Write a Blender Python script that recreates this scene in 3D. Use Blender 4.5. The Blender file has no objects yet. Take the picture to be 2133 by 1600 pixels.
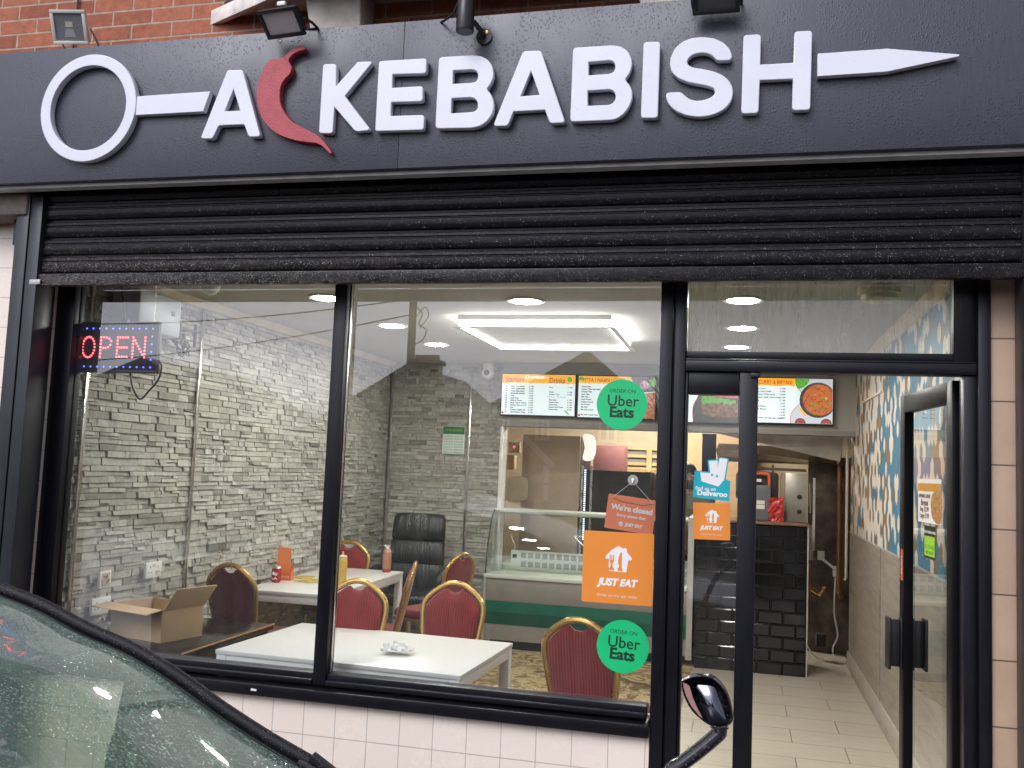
import bpy, bmesh, math, random
from mathutils import Vector, Matrix
random.seed(7)
sc = bpy.context.scene
COL = sc.collection
R = math.radians

# ------------------------------------------------------------------ camera (solved from the vanishing points and the 150 mm wall tiles)
YAW, PITCH, ROLL = 0.2434, 0.0872, 0.0411
FPX, DCAM = 1940.6, 3.8992
def _rows():
    cy_, sy_ = math.cos(YAW), math.sin(YAW); cp, sp = math.cos(PITCH), math.sin(PITCH); cr, sr = math.cos(ROLL), math.sin(ROLL)
    Rz = Matrix(((cy_, sy_, 0), (-sy_, cy_, 0), (0, 0, 1)))
    Rx = Matrix(((1, 0, 0), (0, cp, sp), (0, -sp, cp)))
    B = Matrix(((1, 0, 0), (0, 0, -1), (0, 1, 0)))
    Rr = Matrix(((cr, -sr, 0), (sr, cr, 0), (0, 0, 1)))
    return Rr @ B @ Rx @ Rz
MC = _rows(); MT = MC.transposed()
cam_d = bpy.data.cameras.new("camera"); cam = bpy.data.objects.new("camera", cam_d); COL.objects.link(cam)
cam_d.sensor_fit = 'HORIZONTAL'; cam_d.sensor_width = 36; cam_d.lens = 36 * FPX / 2133
cam_d.clip_start = 0.05; cam_d.clip_end = 2000
m3 = Matrix((MC[0], -MC[1], -MC[2])).transposed()
cam.matrix_world = Matrix.Translation((0, -DCAM, 0)) @ m3.to_4x4()
sc.camera = cam
def _ray(px, py): return MT @ Vector((px - 1066.5, py - 800, FPX))
def PY(px, py, y):
    v = _ray(px, py); return v * ((y + DCAM) / v.y) + Vector((0, -DCAM, 0))
def PX(px, py, x):
    v = _ray(px, py); return v * (x / v.x) + Vector((0, -DCAM, 0))
def PZ(px, py, z):
    v = _ray(px, py); return v * (z / v.z) + Vector((0, -DCAM, 0))

# ------------------------------------------------------------------ world, sun, exposure
SUN_EL, SUN_AZ = R(44), R(205)          # overcast: the sun only a broad soft patch, in front of the shop and to the left
w = bpy.data.worlds.new("World"); sc.world = w; w.use_nodes = True
nt = w.node_tree; bg = nt.nodes["Background"]
sky = nt.nodes.new("ShaderNodeTexSky"); sky.sky_type = 'NISHITA'; sky.sun_disc = False
sky.sun_elevation = SUN_EL; sky.sun_rotation = SUN_AZ; sky.air_density = 1.0; sky.dust_density = 4.0; sky.ozone_density = 1.0
hs = nt.nodes.new("ShaderNodeHueSaturation"); hs.inputs['Saturation'].default_value = 0.12
nt.links.new(sky.outputs[0], hs.inputs['Color']); tn = nt.nodes.new('ShaderNodeMix'); tn.data_type = 'RGBA'; tn.blend_type = 'MULTIPLY'; tn.inputs[0].default_value = 1; tn.inputs[7].default_value = (.91, .93, 1.07, 1)   # cool grey cloud
nt.links.new(hs.outputs[0], tn.inputs[6]); nt.links.new(tn.outputs[2], bg.inputs[0])
bg.inputs[1].default_value = 0.15
sd = bpy.data.lights.new("sun", 'SUN'); sun = bpy.data.objects.new("sun", sd); COL.objects.link(sun)
sd.energy = 0.8; sd.angle = R(30); sd.color = (1, 0.97, 0.94)
sdir = Vector((math.sin(SUN_AZ) * math.cos(SUN_EL), math.cos(SUN_AZ) * math.cos(SUN_EL), math.sin(SUN_EL)))
sun.rotation_euler = (-sdir).to_track_quat('-Z', 'Y').to_euler()
sc.view_settings.view_transform = 'Standard'; sc.view_settings.look = 'None'
sc.view_settings.exposure = 0.30; sc.view_settings.gamma = 1
sc.render.engine = 'CYCLES'
sc.cycles.use_denoising = True
sc.cycles.max_bounces = 10; sc.cycles.diffuse_bounces = 4; sc.cycles.glossy_bounces = 5; sc.cycles.transmission_bounces = 6; sc.cycles.transparent_max_bounces = 24
sc.cycles.caustics_reflective = False; sc.cycles.caustics_refractive = False
sc.cycles.sample_clamp_indirect = 4

# ------------------------------------------------------------------ helpers
def link(o, parent=None):
    COL.objects.link(o)
    if parent is not None: o.parent = parent
    return o
def tag(o, label=None, cat=None, group=None, kind=None):
    if label: o['label'] = label
    if cat: o['category'] = cat
    if group: o['group'] = group
    if kind: o['kind'] = kind
    return o
def thing(name, label, cat, loc=(0, 0, 0), rotz=0, group=None):
    o = bpy.data.objects.new(name, None); link(o); o.empty_display_size = .1
    o.location = loc; o.rotation_euler = (0, 0, rotz)
    return tag(o, label, cat, group)
def mesh_obj(name, me, mat=None, parent=None, smooth=False):
    o = bpy.data.objects.new(name, me)
    if mat is not None:
        for m in (mat if isinstance(mat, (list, tuple)) else [mat]): me.materials.append(m)
    if smooth:
        for p in me.polygons: p.use_smooth = True
    link(o, parent); return o
def autosmooth(o, ang=40):
    me = o.data
    bm = bmesh.new(); bm.from_mesh(me)
    for e in bm.edges:
        if len(e.link_faces) == 2: e.smooth = e.calc_face_angle(0) < R(ang)
    for f in bm.faces: f.smooth = True
    bm.to_mesh(me); bm.free(); return o
class MB:
    def __init__(s): s.v = []; s.f = []; s.mi = []
    def add(s, vs, fs, mi=0):
        b = len(s.v); s.v += [Vector(v) for v in vs]
        for f in fs: s.f.append([b + i for i in f]); s.mi.append(mi)
        return s
    def box(s, x0, x1, y0, y1, z0, z1, mi=0, M=None):
        vs = [Vector((x, y, z)) for x in (x0, x1) for y in (y0, y1) for z in (z0, z1)]
        if M is not None: vs = [M @ v for v in vs]
        return s.add(vs, [(0, 1, 3, 2), (4, 6, 7, 5), (0, 4, 5, 1), (2, 3, 7, 6), (0, 2, 6, 4), (1, 5, 7, 3)], mi)
    def quad(s, a, b, c, d, mi=0): return s.add([a, b, c, d], [(0, 1, 2, 3)], mi)
    def tube(s, pts, r, n=8, mi=0, closed=False, flat=1.0, up=None):
        pts = [Vector(p) for p in pts]; N = len(pts); rr = r if isinstance(r, (list, tuple)) else [r] * N
        prev = None; vs = []
        for i, p in enumerate(pts):
            a = pts[(i - 1) % N] if (closed or i) else p; b = pts[(i + 1) % N] if (closed or i < N - 1) else p
            t = (b - a).normalized()
            if prev is None:
                u = Vector(up) if up else (Vector((0, 0, 1)) if abs(t.z) < .9 else Vector((1, 0, 0)))
            else: u = prev
            u = (u - t * u.dot(t)).normalized(); prev = u; q = t.cross(u)
            for k in range(n):
                c = 2 * math.pi * (k + .5) / n; vs.append(p + (u * math.cos(c) + q * math.sin(c) * flat) * rr[i])
        fs = []
        for i in range(N if closed else N - 1):
            j = (i + 1) % N
            for k in range(n): fs.append((i * n + k, i * n + (k + 1) % n, j * n + (k + 1) % n, j * n + k))
        if not closed: fs += [tuple(reversed(range(n))), tuple((N - 1) * n + k for k in range(n))]
        return s.add(vs, fs, mi)
    def lathe(s, prof, c=(0, 0, 0), n=24, mi=0, axis='z'):
        c = Vector(c); vs = []
        for r_, h in prof:
            for k in range(n):
                a = 2 * math.pi * k / n; x, y = r_ * math.cos(a), r_ * math.sin(a)
                vs.append(c + (Vector((x, y, h)) if axis == 'z' else Vector((x, h, y)) if axis == 'y' else Vector((h, x, y))))
        fs = []
        for i in range(len(prof) - 1):
            for k in range(n): fs.append((i * n + k, i * n + (k + 1) % n, (i + 1) * n + (k + 1) % n, (i + 1) * n + k))
        fs += [tuple(reversed(range(n))), tuple((len(prof) - 1) * n + k for k in range(n))]
        return s.add(vs, fs, mi)
    def prism(s, poly, axis, a, b, mi=0):
        # polygon in the two other axes, extruded along axis from a to b
        def P(u, v, t): return (t, u, v) if axis == 'x' else (u, t, v) if axis == 'y' else (u, v, t)
        n = len(poly); vs = [P(u, v, a) for u, v in poly] + [P(u, v, b) for u, v in poly]
        return s.add(vs, [tuple(range(n)), tuple(range(2 * n - 1, n - 1, -1))] + [(i, i + n, (i + 1) % n + n, (i + 1) % n) for i in range(n)], mi)
    def build(s, name, mat, parent=None, bevel=0, seg=2, smooth=False, world=False, ang=40):
        me = bpy.data.meshes.new(name)
        off = parent.matrix_basis.inverted() if (world and parent is not None) else None
        vs = [off @ v for v in s.v] if off is not None else s.v
        me.from_pydata([tuple(v) for v in vs], [], s.f)
        for p, mi in zip(me.polygons, s.mi): p.material_index = mi
        bm = bmesh.new(); bm.from_mesh(me)
        bmesh.ops.recalc_face_normals(bm, faces=bm.faces)
        if bevel:
            ed = [e for e in bm.edges if len(e.link_faces) == 2 and e.calc_face_angle(0) > R(30)]
            bmesh.ops.bevel(bm, geom=ed, offset=bevel, segments=seg, affect='EDGES', profile=.5, clamp_overlap=True)
        bm.to_mesh(me); bm.free()
        o = mesh_obj(name, me, mat, parent)
        if smooth or bevel: autosmooth(o, ang)
        return o
def W(name, mb, mat, parent=None, **k): return mb.build(name, mat, parent, world=True, **k)
def children(o): return [c for c in bpy.data.objects if c.parent == o]
def copy_tree(o, loc=None, rotz=None, parent=None, label=None):
    c = o.copy(); COL.objects.link(c)
    if parent is not None: c.parent = parent
    if loc is not None: c.location = loc
    if rotz is not None: c.rotation_euler = (0, 0, rotz)
    if label: c['label'] = label
    for ch in children(o): copy_tree(ch, parent=c)
    return c
dg = bpy.context.evaluated_depsgraph_get
def from_curve(cu, name, mat, parent, M=None, smooth=True):
    o = bpy.data.objects.new("tmp", cu); COL.objects.link(o)
    bpy.context.view_layer.update()
    me = bpy.data.meshes.new_from_object(o.evaluated_get(dg())); me.name = name
    bpy.data.objects.remove(o); bpy.data.curves.remove(cu)
    if M is not None: me.transform(M)
    if parent is not None: me.transform(parent.matrix_basis.inverted())
    ob = mesh_obj(name, me, mat, parent)
    return ob
FACE = Matrix.Rotation(R(90), 4, 'X')      # a drawing in XY turned to stand upright, facing the street (-y)
def at(x, y, z, extra=None):
    M = Matrix.Translation((x, y, z)) @ FACE
    return M @ extra if extra is not None else M
def text(body, size, mat, parent, M, name="lettering", align='CENTER', extrude=.0004, fat=0, shear=0, spacing=1, lines=1.0, xs=1.0):
    cu = bpy.data.curves.new("t", 'FONT'); cu.body = body; cu.size = size; cu.align_x = align; cu.align_y = 'CENTER'
    cu.extrude = extrude; cu.offset = fat; cu.shear = shear; cu.space_character = spacing; cu.space_line = lines; cu.resolution_u = 3
    if xs != 1.0: M = M @ Matrix.Diagonal((xs, 1, 1, 1))
    return from_curve(cu, name, mat, parent, M)
def shape(loops, name, mat, parent, M=None, extrude=.0005, bevel=0, seg=2):
    cu = bpy.data.curves.new("s", 'CURVE'); cu.dimensions = '2D'; cu.fill_mode = 'BOTH'
    cu.extrude = max(extrude - bevel, 0); cu.bevel_depth = bevel; cu.bevel_resolution = seg
    for lp in loops:
        sp = cu.splines.new('POLY'); sp.points.add(len(lp) - 1)
        for p, q in zip(sp.points, lp): p.co = (q[0], q[1], 0, 1)
        sp.use_cyclic_u = True
    return from_curve(cu, name, mat, parent, M)
def rounded(poly, r, n=4, only=None):
    out = []; N = len(poly)
    for i in range(N):
        a, b, c = Vector(poly[i - 1][:2]), Vector(poly[i][:2]), Vector(poly[(i + 1) % N][:2])
        if only is not None and i not in only: out.append(tuple(b)); continue
        u = (a - b); v = (c - b); d = min(r, u.length * .45, v.length * .45)
        p, q = b + u.normalized() * d, b + v.normalized() * d
        for k in range(n + 1):
            t = k / n; out.append(tuple(p * (1 - t) ** 2 + b * 2 * t * (1 - t) + q * t * t))
    return out
def rrect(w_, h, r, cx=0, cy=0): return rounded([(cx - w_ / 2, cy - h / 2), (cx + w_ / 2, cy - h / 2), (cx + w_ / 2, cy + h / 2), (cx - w_ / 2, cy + h / 2)], r)
def circ(r, cx=0, cy=0, n=40): return [(cx + r * math.cos(2 * math.pi * k / n), cy + r * math.sin(2 * math.pi * k / n)) for k in range(n)]
def spline(pts, n=6, closed=True):
    out = []; N = len(pts); P = [Vector(p) for p in pts]
    for i in range(N if closed else N - 1):
        g = (lambda k: P[k % N]) if closed else (lambda k: P[max(0, min(N - 1, k))])
        a, b, c, d = g(i - 1), g(i), g(i + 1), g(i + 2)
        for k in range(n):
            t = k / n
            out.append(.5 * ((2 * b) + (c - a) * t + (2 * a - 5 * b + 4 * c - d) * t * t + (3 * b - a - 3 * c + d) * t ** 3))
    if not closed: out.append(P[-1])
    return out

# ------------------------------------------------------------------ materials
class G:
    """small node-graph builder"""
    def __init__(s, name):
        s.m = bpy.data.materials.new(name); s.m.use_nodes = True; s.t = s.m.node_tree
        s.b = s.t.nodes["Principled BSDF"]; s.out = s.t.nodes["Material Output"]; s._p = None
    def n(s, typ, **kw):
        nd = s.t.nodes.new(typ)
        for k, v in kw.items():
            if hasattr(nd, k): setattr(nd, k, v)
        return nd
    def l(s, a, b): s.t.links.new(a, b)
    def pos(s, obj=False, scale=(1, 1, 1), loc=(0, 0, 0), rot=(0, 0, 0)):
        if obj: src = s.n("ShaderNodeTexCoord").outputs['Object']
        else: src = s.n("ShaderNodeNewGeometry").outputs['Position']
        mp = s.n("ShaderNodeMapping"); mp.inputs['Scale'].default_value = scale; mp.inputs['Location'].default_value = loc; mp.inputs['Rotation'].default_value = rot
        s.l(src, mp.inputs[0]); return mp.outputs[0]
    def swz(s, vec, a, b, c=None):
        sp = s.n("ShaderNodeSeparateXYZ"); s.l(vec, sp.inputs[0]); cb = s.n("ShaderNodeCombineXYZ")
        s.l(sp.outputs[a], cb.inputs[0]); s.l(sp.outputs[b], cb.inputs[1]); return cb.outputs[0]
    def noise(s, vec, scale, detail=3, rough=.6, dist=0):
        nd = s.n("ShaderNodeTexNoise"); s.l(vec, nd.inputs['Vector']); nd.inputs['Scale'].default_value = scale
        nd.inputs['Detail'].default_value = detail; nd.inputs['Roughness'].default_value = rough; nd.inputs['Distortion'].default_value = dist
        return nd.outputs[0]
    def vor(s, vec, scale, out='Distance', feature='F1'):
        nd = s.n("ShaderNodeTexVoronoi", feature=feature); s.l(vec, nd.inputs['Vector']); nd.inputs['Scale'].default_value = scale
        return nd.outputs[out]
    def ramp(s, fac, stops, interp='LINEAR'):
        nd = s.n("ShaderNodeValToRGB"); cr = nd.color_ramp; cr.interpolation = interp
        while len(cr.elements) < len(stops): cr.elements.new(.5)
        for e, (p, c) in zip(cr.elements, stops):
            e.position = p; e.color = (*c, 1) if isinstance(c, (tuple, list)) else (c, c, c, 1)
        s.l(fac, nd.inputs[0]); return nd.outputs[0]
    def mix(s, fac, a, b, mode='MIX'):
        nd = s.n("ShaderNodeMix"); nd.data_type = 'RGBA'; nd.blend_type = mode
        for sock, v in ((nd.inputs[0], fac), (nd.inputs[6], a), (nd.inputs[7], b)):
            if hasattr(v, 'is_linked') or hasattr(v, 'links'): s.l(v, sock)
            elif isinstance(v, (tuple, list)): sock.default_value = (*v, 1)
            else: sock.default_value = v if sock == nd.inputs[0] else (v, v, v, 1)
        return nd.outputs[2]
    def math(s, op, a, b=0.0):
        nd = s.n("ShaderNodeMath", operation=op)
        for i, v in enumerate((a, b)):
            if hasattr(v, 'links'): s.l(v, nd.inputs[i])
            else: nd.inputs[i].default_value = v
        return nd.outputs[0]
    def fresnel(s, ior=1.5):
        # the same mirror strength from either face of a thin sheet
        nd = s.n("ShaderNodeFresnel"); geo = s.n("ShaderNodeNewGeometry")
        s.l(s.math('SUBTRACT', ior, s.math('MULTIPLY', geo.outputs['Backfacing'], ior - 1 / ior)), nd.inputs[0]); return nd
    def color(s, c): s.l(c, s.b.inputs['Base Color'])
    def rough(s, c): s.l(c, s.b.inputs['Roughness'])
    def bump(s, h, strength=.3, dist=.01, prev=None):
        nd = s.n("ShaderNodeBump"); nd.inputs['Strength'].default_value = strength; nd.inputs['Distance'].default_value = dist
        s.l(h, nd.inputs['Height'])
        if prev is not None: s.l(prev, nd.inputs['Normal'])
        s.l(nd.outputs[0], s.b.inputs['Normal']); return nd.outputs[0]
def mat(name, col, rough=.5, metal=0, var=.12, vs=6, bump=0, bs=60, spec=.5, coat=0, obj=True):
    g = G(name); p = g.pos(obj)
    n1 = g.noise(p, vs, 4)
    lo = tuple(max(0, c * (1 - var)) for c in col); hi = tuple(min(1, c * (1 + var)) for c in col)
    g.color(g.ramp(n1, [(.3, lo), (.7, hi)]))
    g.rough(g.ramp(g.noise(p, vs * 2.3, 3), [(.3, max(.02, rough - .07)), (.7, min(1, rough + .07))]))
    g.b.inputs['Metallic'].default_value = metal; g.b.inputs['Specular IOR Level'].default_value = spec; g.b.inputs['Coat Weight'].default_value = coat
    if bump: g.bump(g.noise(p, bs, 4), bump, .004)
    return g.m
def emis(name, col, strength):
    g = G(name); g.b.inputs['Base Color'].default_value = (*[min(.8, c) for c in col], 1); g.b.inputs['Roughness'].default_value = .4
    g.b.inputs['Emission Color'].default_value = (*col, 1); g.b.inputs['Emission Strength'].default_value = strength
    return g.m
def glass(name, tint=(.96, .98, .97), refl=1.8, bumpmap=None, haze=0.0, hazecol=(.8, .82, .8)):
    """a single sheet: transmits straight through, mirrors by Fresnel (both faces of the sheet), plus a haze: a film of dirt, and on the fanlight a painted glow"""
    g = G(name); g.t.nodes.remove(g.b)
    tr = g.n("ShaderNodeBsdfTransparent"); tr.inputs[0].default_value = (*tint, 1)
    gl = g.n("ShaderNodeBsdfGlossy"); gl.inputs['Roughness'].default_value = .0; gl.inputs[0].default_value = (1, 1, 1, 1)
    fr = g.fresnel()
    f = g.math('MULTIPLY', fr.outputs[0], refl); f = g.math('MINIMUM', f, 1.0)
    mx = g.n("ShaderNodeMixShader"); g.l(f, mx.inputs[0]); g.l(tr.outputs[0], mx.inputs[1]); g.l(gl.outputs[0], mx.inputs[2])
    last = mx.outputs[0]
    if bumpmap:
        h = bumpmap(g); b = g.n("ShaderNodeBump"); b.inputs['Strength'].default_value = h[1]; b.inputs['Distance'].default_value = h[2]
        g.l(h[0], b.inputs['Height']); g.l(b.outputs[0], gl.inputs['Normal']); g.l(b.outputs[0], fr.inputs['Normal'])
    if haze:
        df = g.n("ShaderNodeBsdfDiffuse"); df.inputs[0].default_value = (*hazecol, 1)
        p = g.pos(True, scale=(9, 9, 1.2)); hz = g.ramp(g.noise(p, 3, 5, .7), [(.35, haze * .25), (.75, haze)])
        m2 = g.n("ShaderNodeMixShader"); g.l(hz, m2.inputs[0]); g.l(last, m2.inputs[1]); g.l(df.outputs[0], m2.inputs[2]); last = m2.outputs[0]
    g.l(last, g.out.inputs[0]); return g.m

def brickmat():
    g = G("red_brick"); p = g.swz(g.pos(), 'X', 'Z'); mp = g.n("ShaderNodeMapping"); mp.inputs['Location'].default_value = (.06, .021, 0); g.l(p, mp.inputs[0]); v = mp.outputs[0]
    # slightly uneven courses
    br = g.n("ShaderNodeTexBrick"); g.l(v, br.inputs['Vector'])
    br.inputs['Scale'].default_value = 1; br.inputs['Mortar Size'].default_value = .0055; br.inputs['Mortar Smooth'].default_value = .25
    br.inputs['Brick Width'].default_value = .228; br.inputs['Row Height'].default_value = .077; br.inputs['Bias'].default_value = 0
    br.inputs['Color1'].default_value = (.43, .14, .07, 1); br.inputs['Color2'].default_value = (.30, .09, .05, 1); br.inputs['Mortar'].default_value = (.42, .33, .25, 1)
    n1 = g.noise(v, 22, 6, .75); n2 = g.noise(v, 3.1, 3)
    c = g.mix(1.0, br.outputs['Color'], g.ramp(n1, [(.3, .62), (.7, 1.25)]), 'MULTIPLY')
    c = g.mix(g.ramp(n2, [(.55, 0.0), (.75, .45)]), c, (.47, .2, .1))
    g.color(c); g.b.inputs['Roughness'].default_value = .88
    h = g.mix(.35, br.outputs['Fac'], n1); inv = g.math('SUBTRACT', 1.0, h); g.bump(inv, .8, .008); return g.m
def tilemat(name, c1, c2, grout, tw, th, x0, z0, rough=.18, axes=('X', 'Z'), offset=0, mort=.0022, var=.5, bumpd=.002, coat=0):
    g = G(name); p = g.swz(g.pos(), *axes); mp = g.n("ShaderNodeMapping"); mp.inputs['Location'].default_value = (-x0, -z0, 0); g.l(p, mp.inputs[0]); v = mp.outputs[0]
    br = g.n("ShaderNodeTexBrick"); g.l(v, br.inputs['Vector']); br.offset = offset; br.squash = 1
    br.inputs['Scale'].default_value = 1; br.inputs['Mortar Size'].default_value = mort; br.inputs['Mortar Smooth'].default_value = .1
    br.inputs['Brick Width'].default_value = tw; br.inputs['Row Height'].default_value = th
    br.inputs['Color1'].default_value = (*c1, 1); br.inputs['Color2'].default_value = (*c2, 1); br.inputs['Mortar'].default_value = (*grout, 1)
    n1 = g.noise(v, 4, 5, .7)
    c = g.mix(var, br.outputs['Color'], g.ramp(n1, [(.25, .74), (.75, 1.1)]), 'MULTIPLY')
    sp = g.noise(v, 130, 2); c = g.mix(g.ramp(sp, [(.7, 0.0), (.78, .25)]), c, (.25, .2, .17))
    g.color(c); g.rough(g.ramp(n1, [(.3, rough), (.7, rough + .15)])); g.b.inputs['Coat Weight'].default_value = coat
    g.bump(g.math('SUBTRACT', 1.0, br.outputs['Fac']), .6, bumpd); return g.m
M_brick = brickmat()
M_wtile = tilemat("cream_wall_tile", (.87, .76, .65), (.855, .745, .64), (.46, .40, .36), .15, .15, -2.0037, -1.2181, var=.10, mort=.0017)
M_ptile = tilemat("tan_pier_tile", (.56, .385, .27), (.52, .355, .25), (.15, .10, .075), .5, .243, .8, .0775, rough=.45, mort=.003)
def framemat(name="black_frame_paint", col=(.0055, .0055, .0085), spec=.30):
    g = G(name); p = g.pos(); n1 = g.noise(p, 9, 5, .7); st = g.noise(g.pos(scale=(30, 30, 2)), 3, 4)
    c = g.ramp(n1, [(.3, tuple(x * .8 for x in col)), (.75, tuple(x * 1.3 for x in col))])
    sp = g.ramp(g.noise(p, 90, 2), [(.77, 0.0), (.82, .35)]); c = g.mix(sp, c, (.25, .24, .23))
    g.color(c); g.rough(g.ramp(st, [(.3, .30), (.7, .42)])); g.b.inputs['Specular IOR Level'].default_value = spec; g.bump(g.noise(p, 240, 2), .12, .001); return g.m
M_frame = framemat()
M_leaf = framemat("satin_black_door_paint", (.005, .005, .007), .12)
M_guide = framemat("dark_grey_guide_paint", (.014, .016, .021), .4)
def signmat():
    g = G("wet_grey_sign_panel"); p = g.pos(); n1 = g.noise(p, 2.2, 4); st = g.noise(g.pos(scale=(60, 1, 2.2)), 3.5, 5, .7)
    c = g.ramp(st, [(.32, (.038, .041, .055)), (.70, (.058, .060, .080))])
    # rain drops: small darker beads, and light specks that paint their highlights
    d = g.vor(g.pos(scale=(1, 1, .8)), 96); drops = g.ramp(d, [(.20, 1.0), (.34, 0.0)])
    nm = g.ramp(g.noise(p, 9, 3), [(.36, .15), (.56, 1.0)]); drops = g.math('MULTIPLY', drops, nm)
    c = g.mix(g.math('MULTIPLY', drops, .75), c, (.014, .015, .022)); d2 = g.vor(p, 110); c = g.mix(g.math('MULTIPLY', g.ramp(d2, [(.10, .55), (.2, 0.0)]), nm), c, (.16, .165, .19)); g.color(c)
    g.rough(g.ramp(n1, [(.3, .30), (.7, .45)])); g.b.inputs['Specular IOR Level'].default_value = .5
    g.bump(drops, .4, .0015); return g.m
M_sign = signmat()
M_white = mat("white_acrylic_letter", (.70, .70, .76), .32, var=.03)
M_chilli = mat("red_chilli_face", (.40, .045, .055), .45, var=.12, vs=20, bump=.5, bs=220)
M_trim = mat("grey_white_trim", (.52, .50, .47), .6, var=.2, vs=9)
def shuttermat():
    g = G("black_shutter_paint"); p = g.pos(); n1 = g.noise(g.pos(scale=(3, 1, 25)), 2, 5, .7)
    c = g.ramp(n1, [(.3, (.004, .004, .005)), (.75, (.010, .0095, .011))])
    spx = g.n("ShaderNodeSeparateXYZ"); g.l(p, spx.inputs[0])
    low = g.n("ShaderNodeMapRange"); low.inputs[1].default_value = 1.02; low.inputs[2].default_value = .76; g.l(spx.outputs['Z'], low.inputs[0])
    lft = g.n("ShaderNodeMapRange"); lft.inputs[1].default_value = -.5; lft.inputs[2].default_value = -3.2; lft.inputs[3].default_value = .35; g.l(spx.outputs['X'], lft.inputs[0])
    amt = g.math('MULTIPLY', low.outputs[0], lft.outputs[0])
    n2 = g.noise(p, 250, 2, .6); th = g.math('ADD', n2, g.math('MULTIPLY', amt, .13)); n3 = g.noise(p, 55, 3)
    th = g.math('ADD', th, g.math('MULTIPLY', g.math('SUBTRACT', n3, .5), .25))
    c = g.mix(g.ramp(th, [(.685, 0.0), (.73, .9)]), c, (.46, .43, .41))
    grime = g.math('MULTIPLY', g.ramp(g.noise(g.pos(scale=(1, 1, 3)), 7, 5, .7), [(.4, 0.0), (.7, .6)]), amt); c = g.mix(grime, c, (.09, .075, .065))
    g.color(c); g.b.inputs['Specular IOR Level'].default_value = .16; g.rough(g.ramp(n1, [(.3, .24), (.7, .36)])); g.bump(n2, .2, .002); return g.m
M_shut = shuttermat()
M_conc = mat("grey_concrete", (.58, .52, .45), .9, var=.2, vs=12, bump=.4, bs=120)
M_soffit = mat("cream_painted_soffit", (.70, .62, .52), .8, var=.22, vs=5, bump=.2)
M_board = mat("flaky_white_bargeboard", (.74, .67, .60), .6, var=.25, vs=14)
M_blackmetal = mat("black_metal", (.014, .014, .016), .38, .2, var=.25)
M_bplastic = mat("black_plastic", (.012, .012, .013), .45, var=.25)
M_alu = mat("pale_grey_aluminium", (.46, .44, .41), .45, .3, var=.12)
M_pavem = tilemat("grey_paving_slab", (.36, .345, .33), (.32, .31, .30), (.1, .1, .1), .6, .45, 0, 0, rough=.5, axes=('X', 'Y'), offset=.5, mort=.006, bumpd=.004)
M_road = mat("wet_asphalt", (.05, .05, .052), .45, var=.3, vs=8, bump=.6, bs=150)
M_ceil = mat("off_white_ceiling_plaster", (.46, .45, .41), .85, var=.05, vs=1.5, obj=False)
M_cove = mat("cream_coving", (.66, .58, .45), .6, var=.08)
M_wplastic = mat("white_plastic", (.74, .74, .70), .35, var=.04)
M_steel = mat("brushed_steel", (.52, .51, .49), .28, .9, var=.15)
M_dsteel = mat("sooty_steel", (.14, .11, .085), .35, .7, var=.6, vs=5)
M_copper = mat("brown_copper_pipe", (.30, .13, .06), .4, .4, var=.25)
M_gold = mat("gold_painted_tube", (.50, .31, .10), .30, .75, var=.12)
M_vel = None
def fabric(name, col, ribs=True):
    g = G(name); p = g.pos(True); wv = g.n("ShaderNodeTexWave", wave_type='BANDS', bands_direction='X'); g.l(p, wv.inputs['Vector'])
    wv.inputs['Scale'].default_value = 22; wv.inputs['Distortion'].default_value = .6; wv.inputs['Detail'].default_value = 1
    n1 = g.noise(p, 9, 4)
    c = g.ramp(n1, [(.3, tuple(x * .8 for x in col)), (.7, tuple(x * 1.15 for x in col))])
    if ribs: c = g.mix(g.math('MULTIPLY', wv.outputs[1], .35), c, tuple(min(1, x * 2.2 + .02) for x in col))
    g.color(c); g.b.inputs['Roughness'].default_value = .9; g.b.inputs['Sheen Weight'].default_value = .3; g.b.inputs['Specular IOR Level'].default_value = .2
    g.bump(wv.outputs[1] if ribs else n1, .3, .002); return g.m
M_red = fabric("ribbed_red_velour", (.155, .017, .016))
M_red_backlit = fabric("backlit_red_velour", (.135, .030, .033), False)  # dark purple cast of backlit red fabric, put into the colour
M_leather = None
def leather():
    g = G("creased_black_leather"); p = g.pos(True); wv = g.noise(g.pos(True, scale=(14, 2, 2.2)), 2.2, 4, .6, .8)
    g.color(g.ramp(g.noise(p, 4, 3), [(.3, (.010, .012, .012)), (.7, (.022, .025, .024))])); g.b.inputs['Roughness'].default_value = .32
    g.bump(wv, .8, .02); return g.m
M_leather = leather()
M_tabletop = mat("white_laminate", (.66, .655, .625), .36, var=.01, vs=.6)
M_tableleg = mat("white_lacquer", (.70, .69, .66), .35, var=.05)
M_dark_ledge = mat("glossy_black_ledge", (.018, .017, .016), .14, var=.3, vs=3)
M_wood = mat("orange_wood_edge", (.42, .21, .08), .5, var=.3, vs=20)
def cardboard(name, col):
    g = G(name); p = g.pos(True); n = g.noise(g.pos(True, scale=(2, 2, 40)), 6, 3); n2 = g.noise(p, 5, 4)
    g.color(g.mix(.5, g.ramp(n2, [(.3, tuple(x * .82 for x in col)), (.7, tuple(x * 1.1 for x in col))]), g.ramp(n, [(.3, tuple(x * .9 for x in col)), (.7, tuple(x * 1.08 for x in col))])))
    g.b.inputs['Roughness'].default_value = .85; g.bump(n, .12, .002); return g.m
M_card = cardboard("brown_cardboard", (.47, .32, .175))
M_cardp = cardboard("pinkish_tan_board", (.46, .37, .29))
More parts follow.
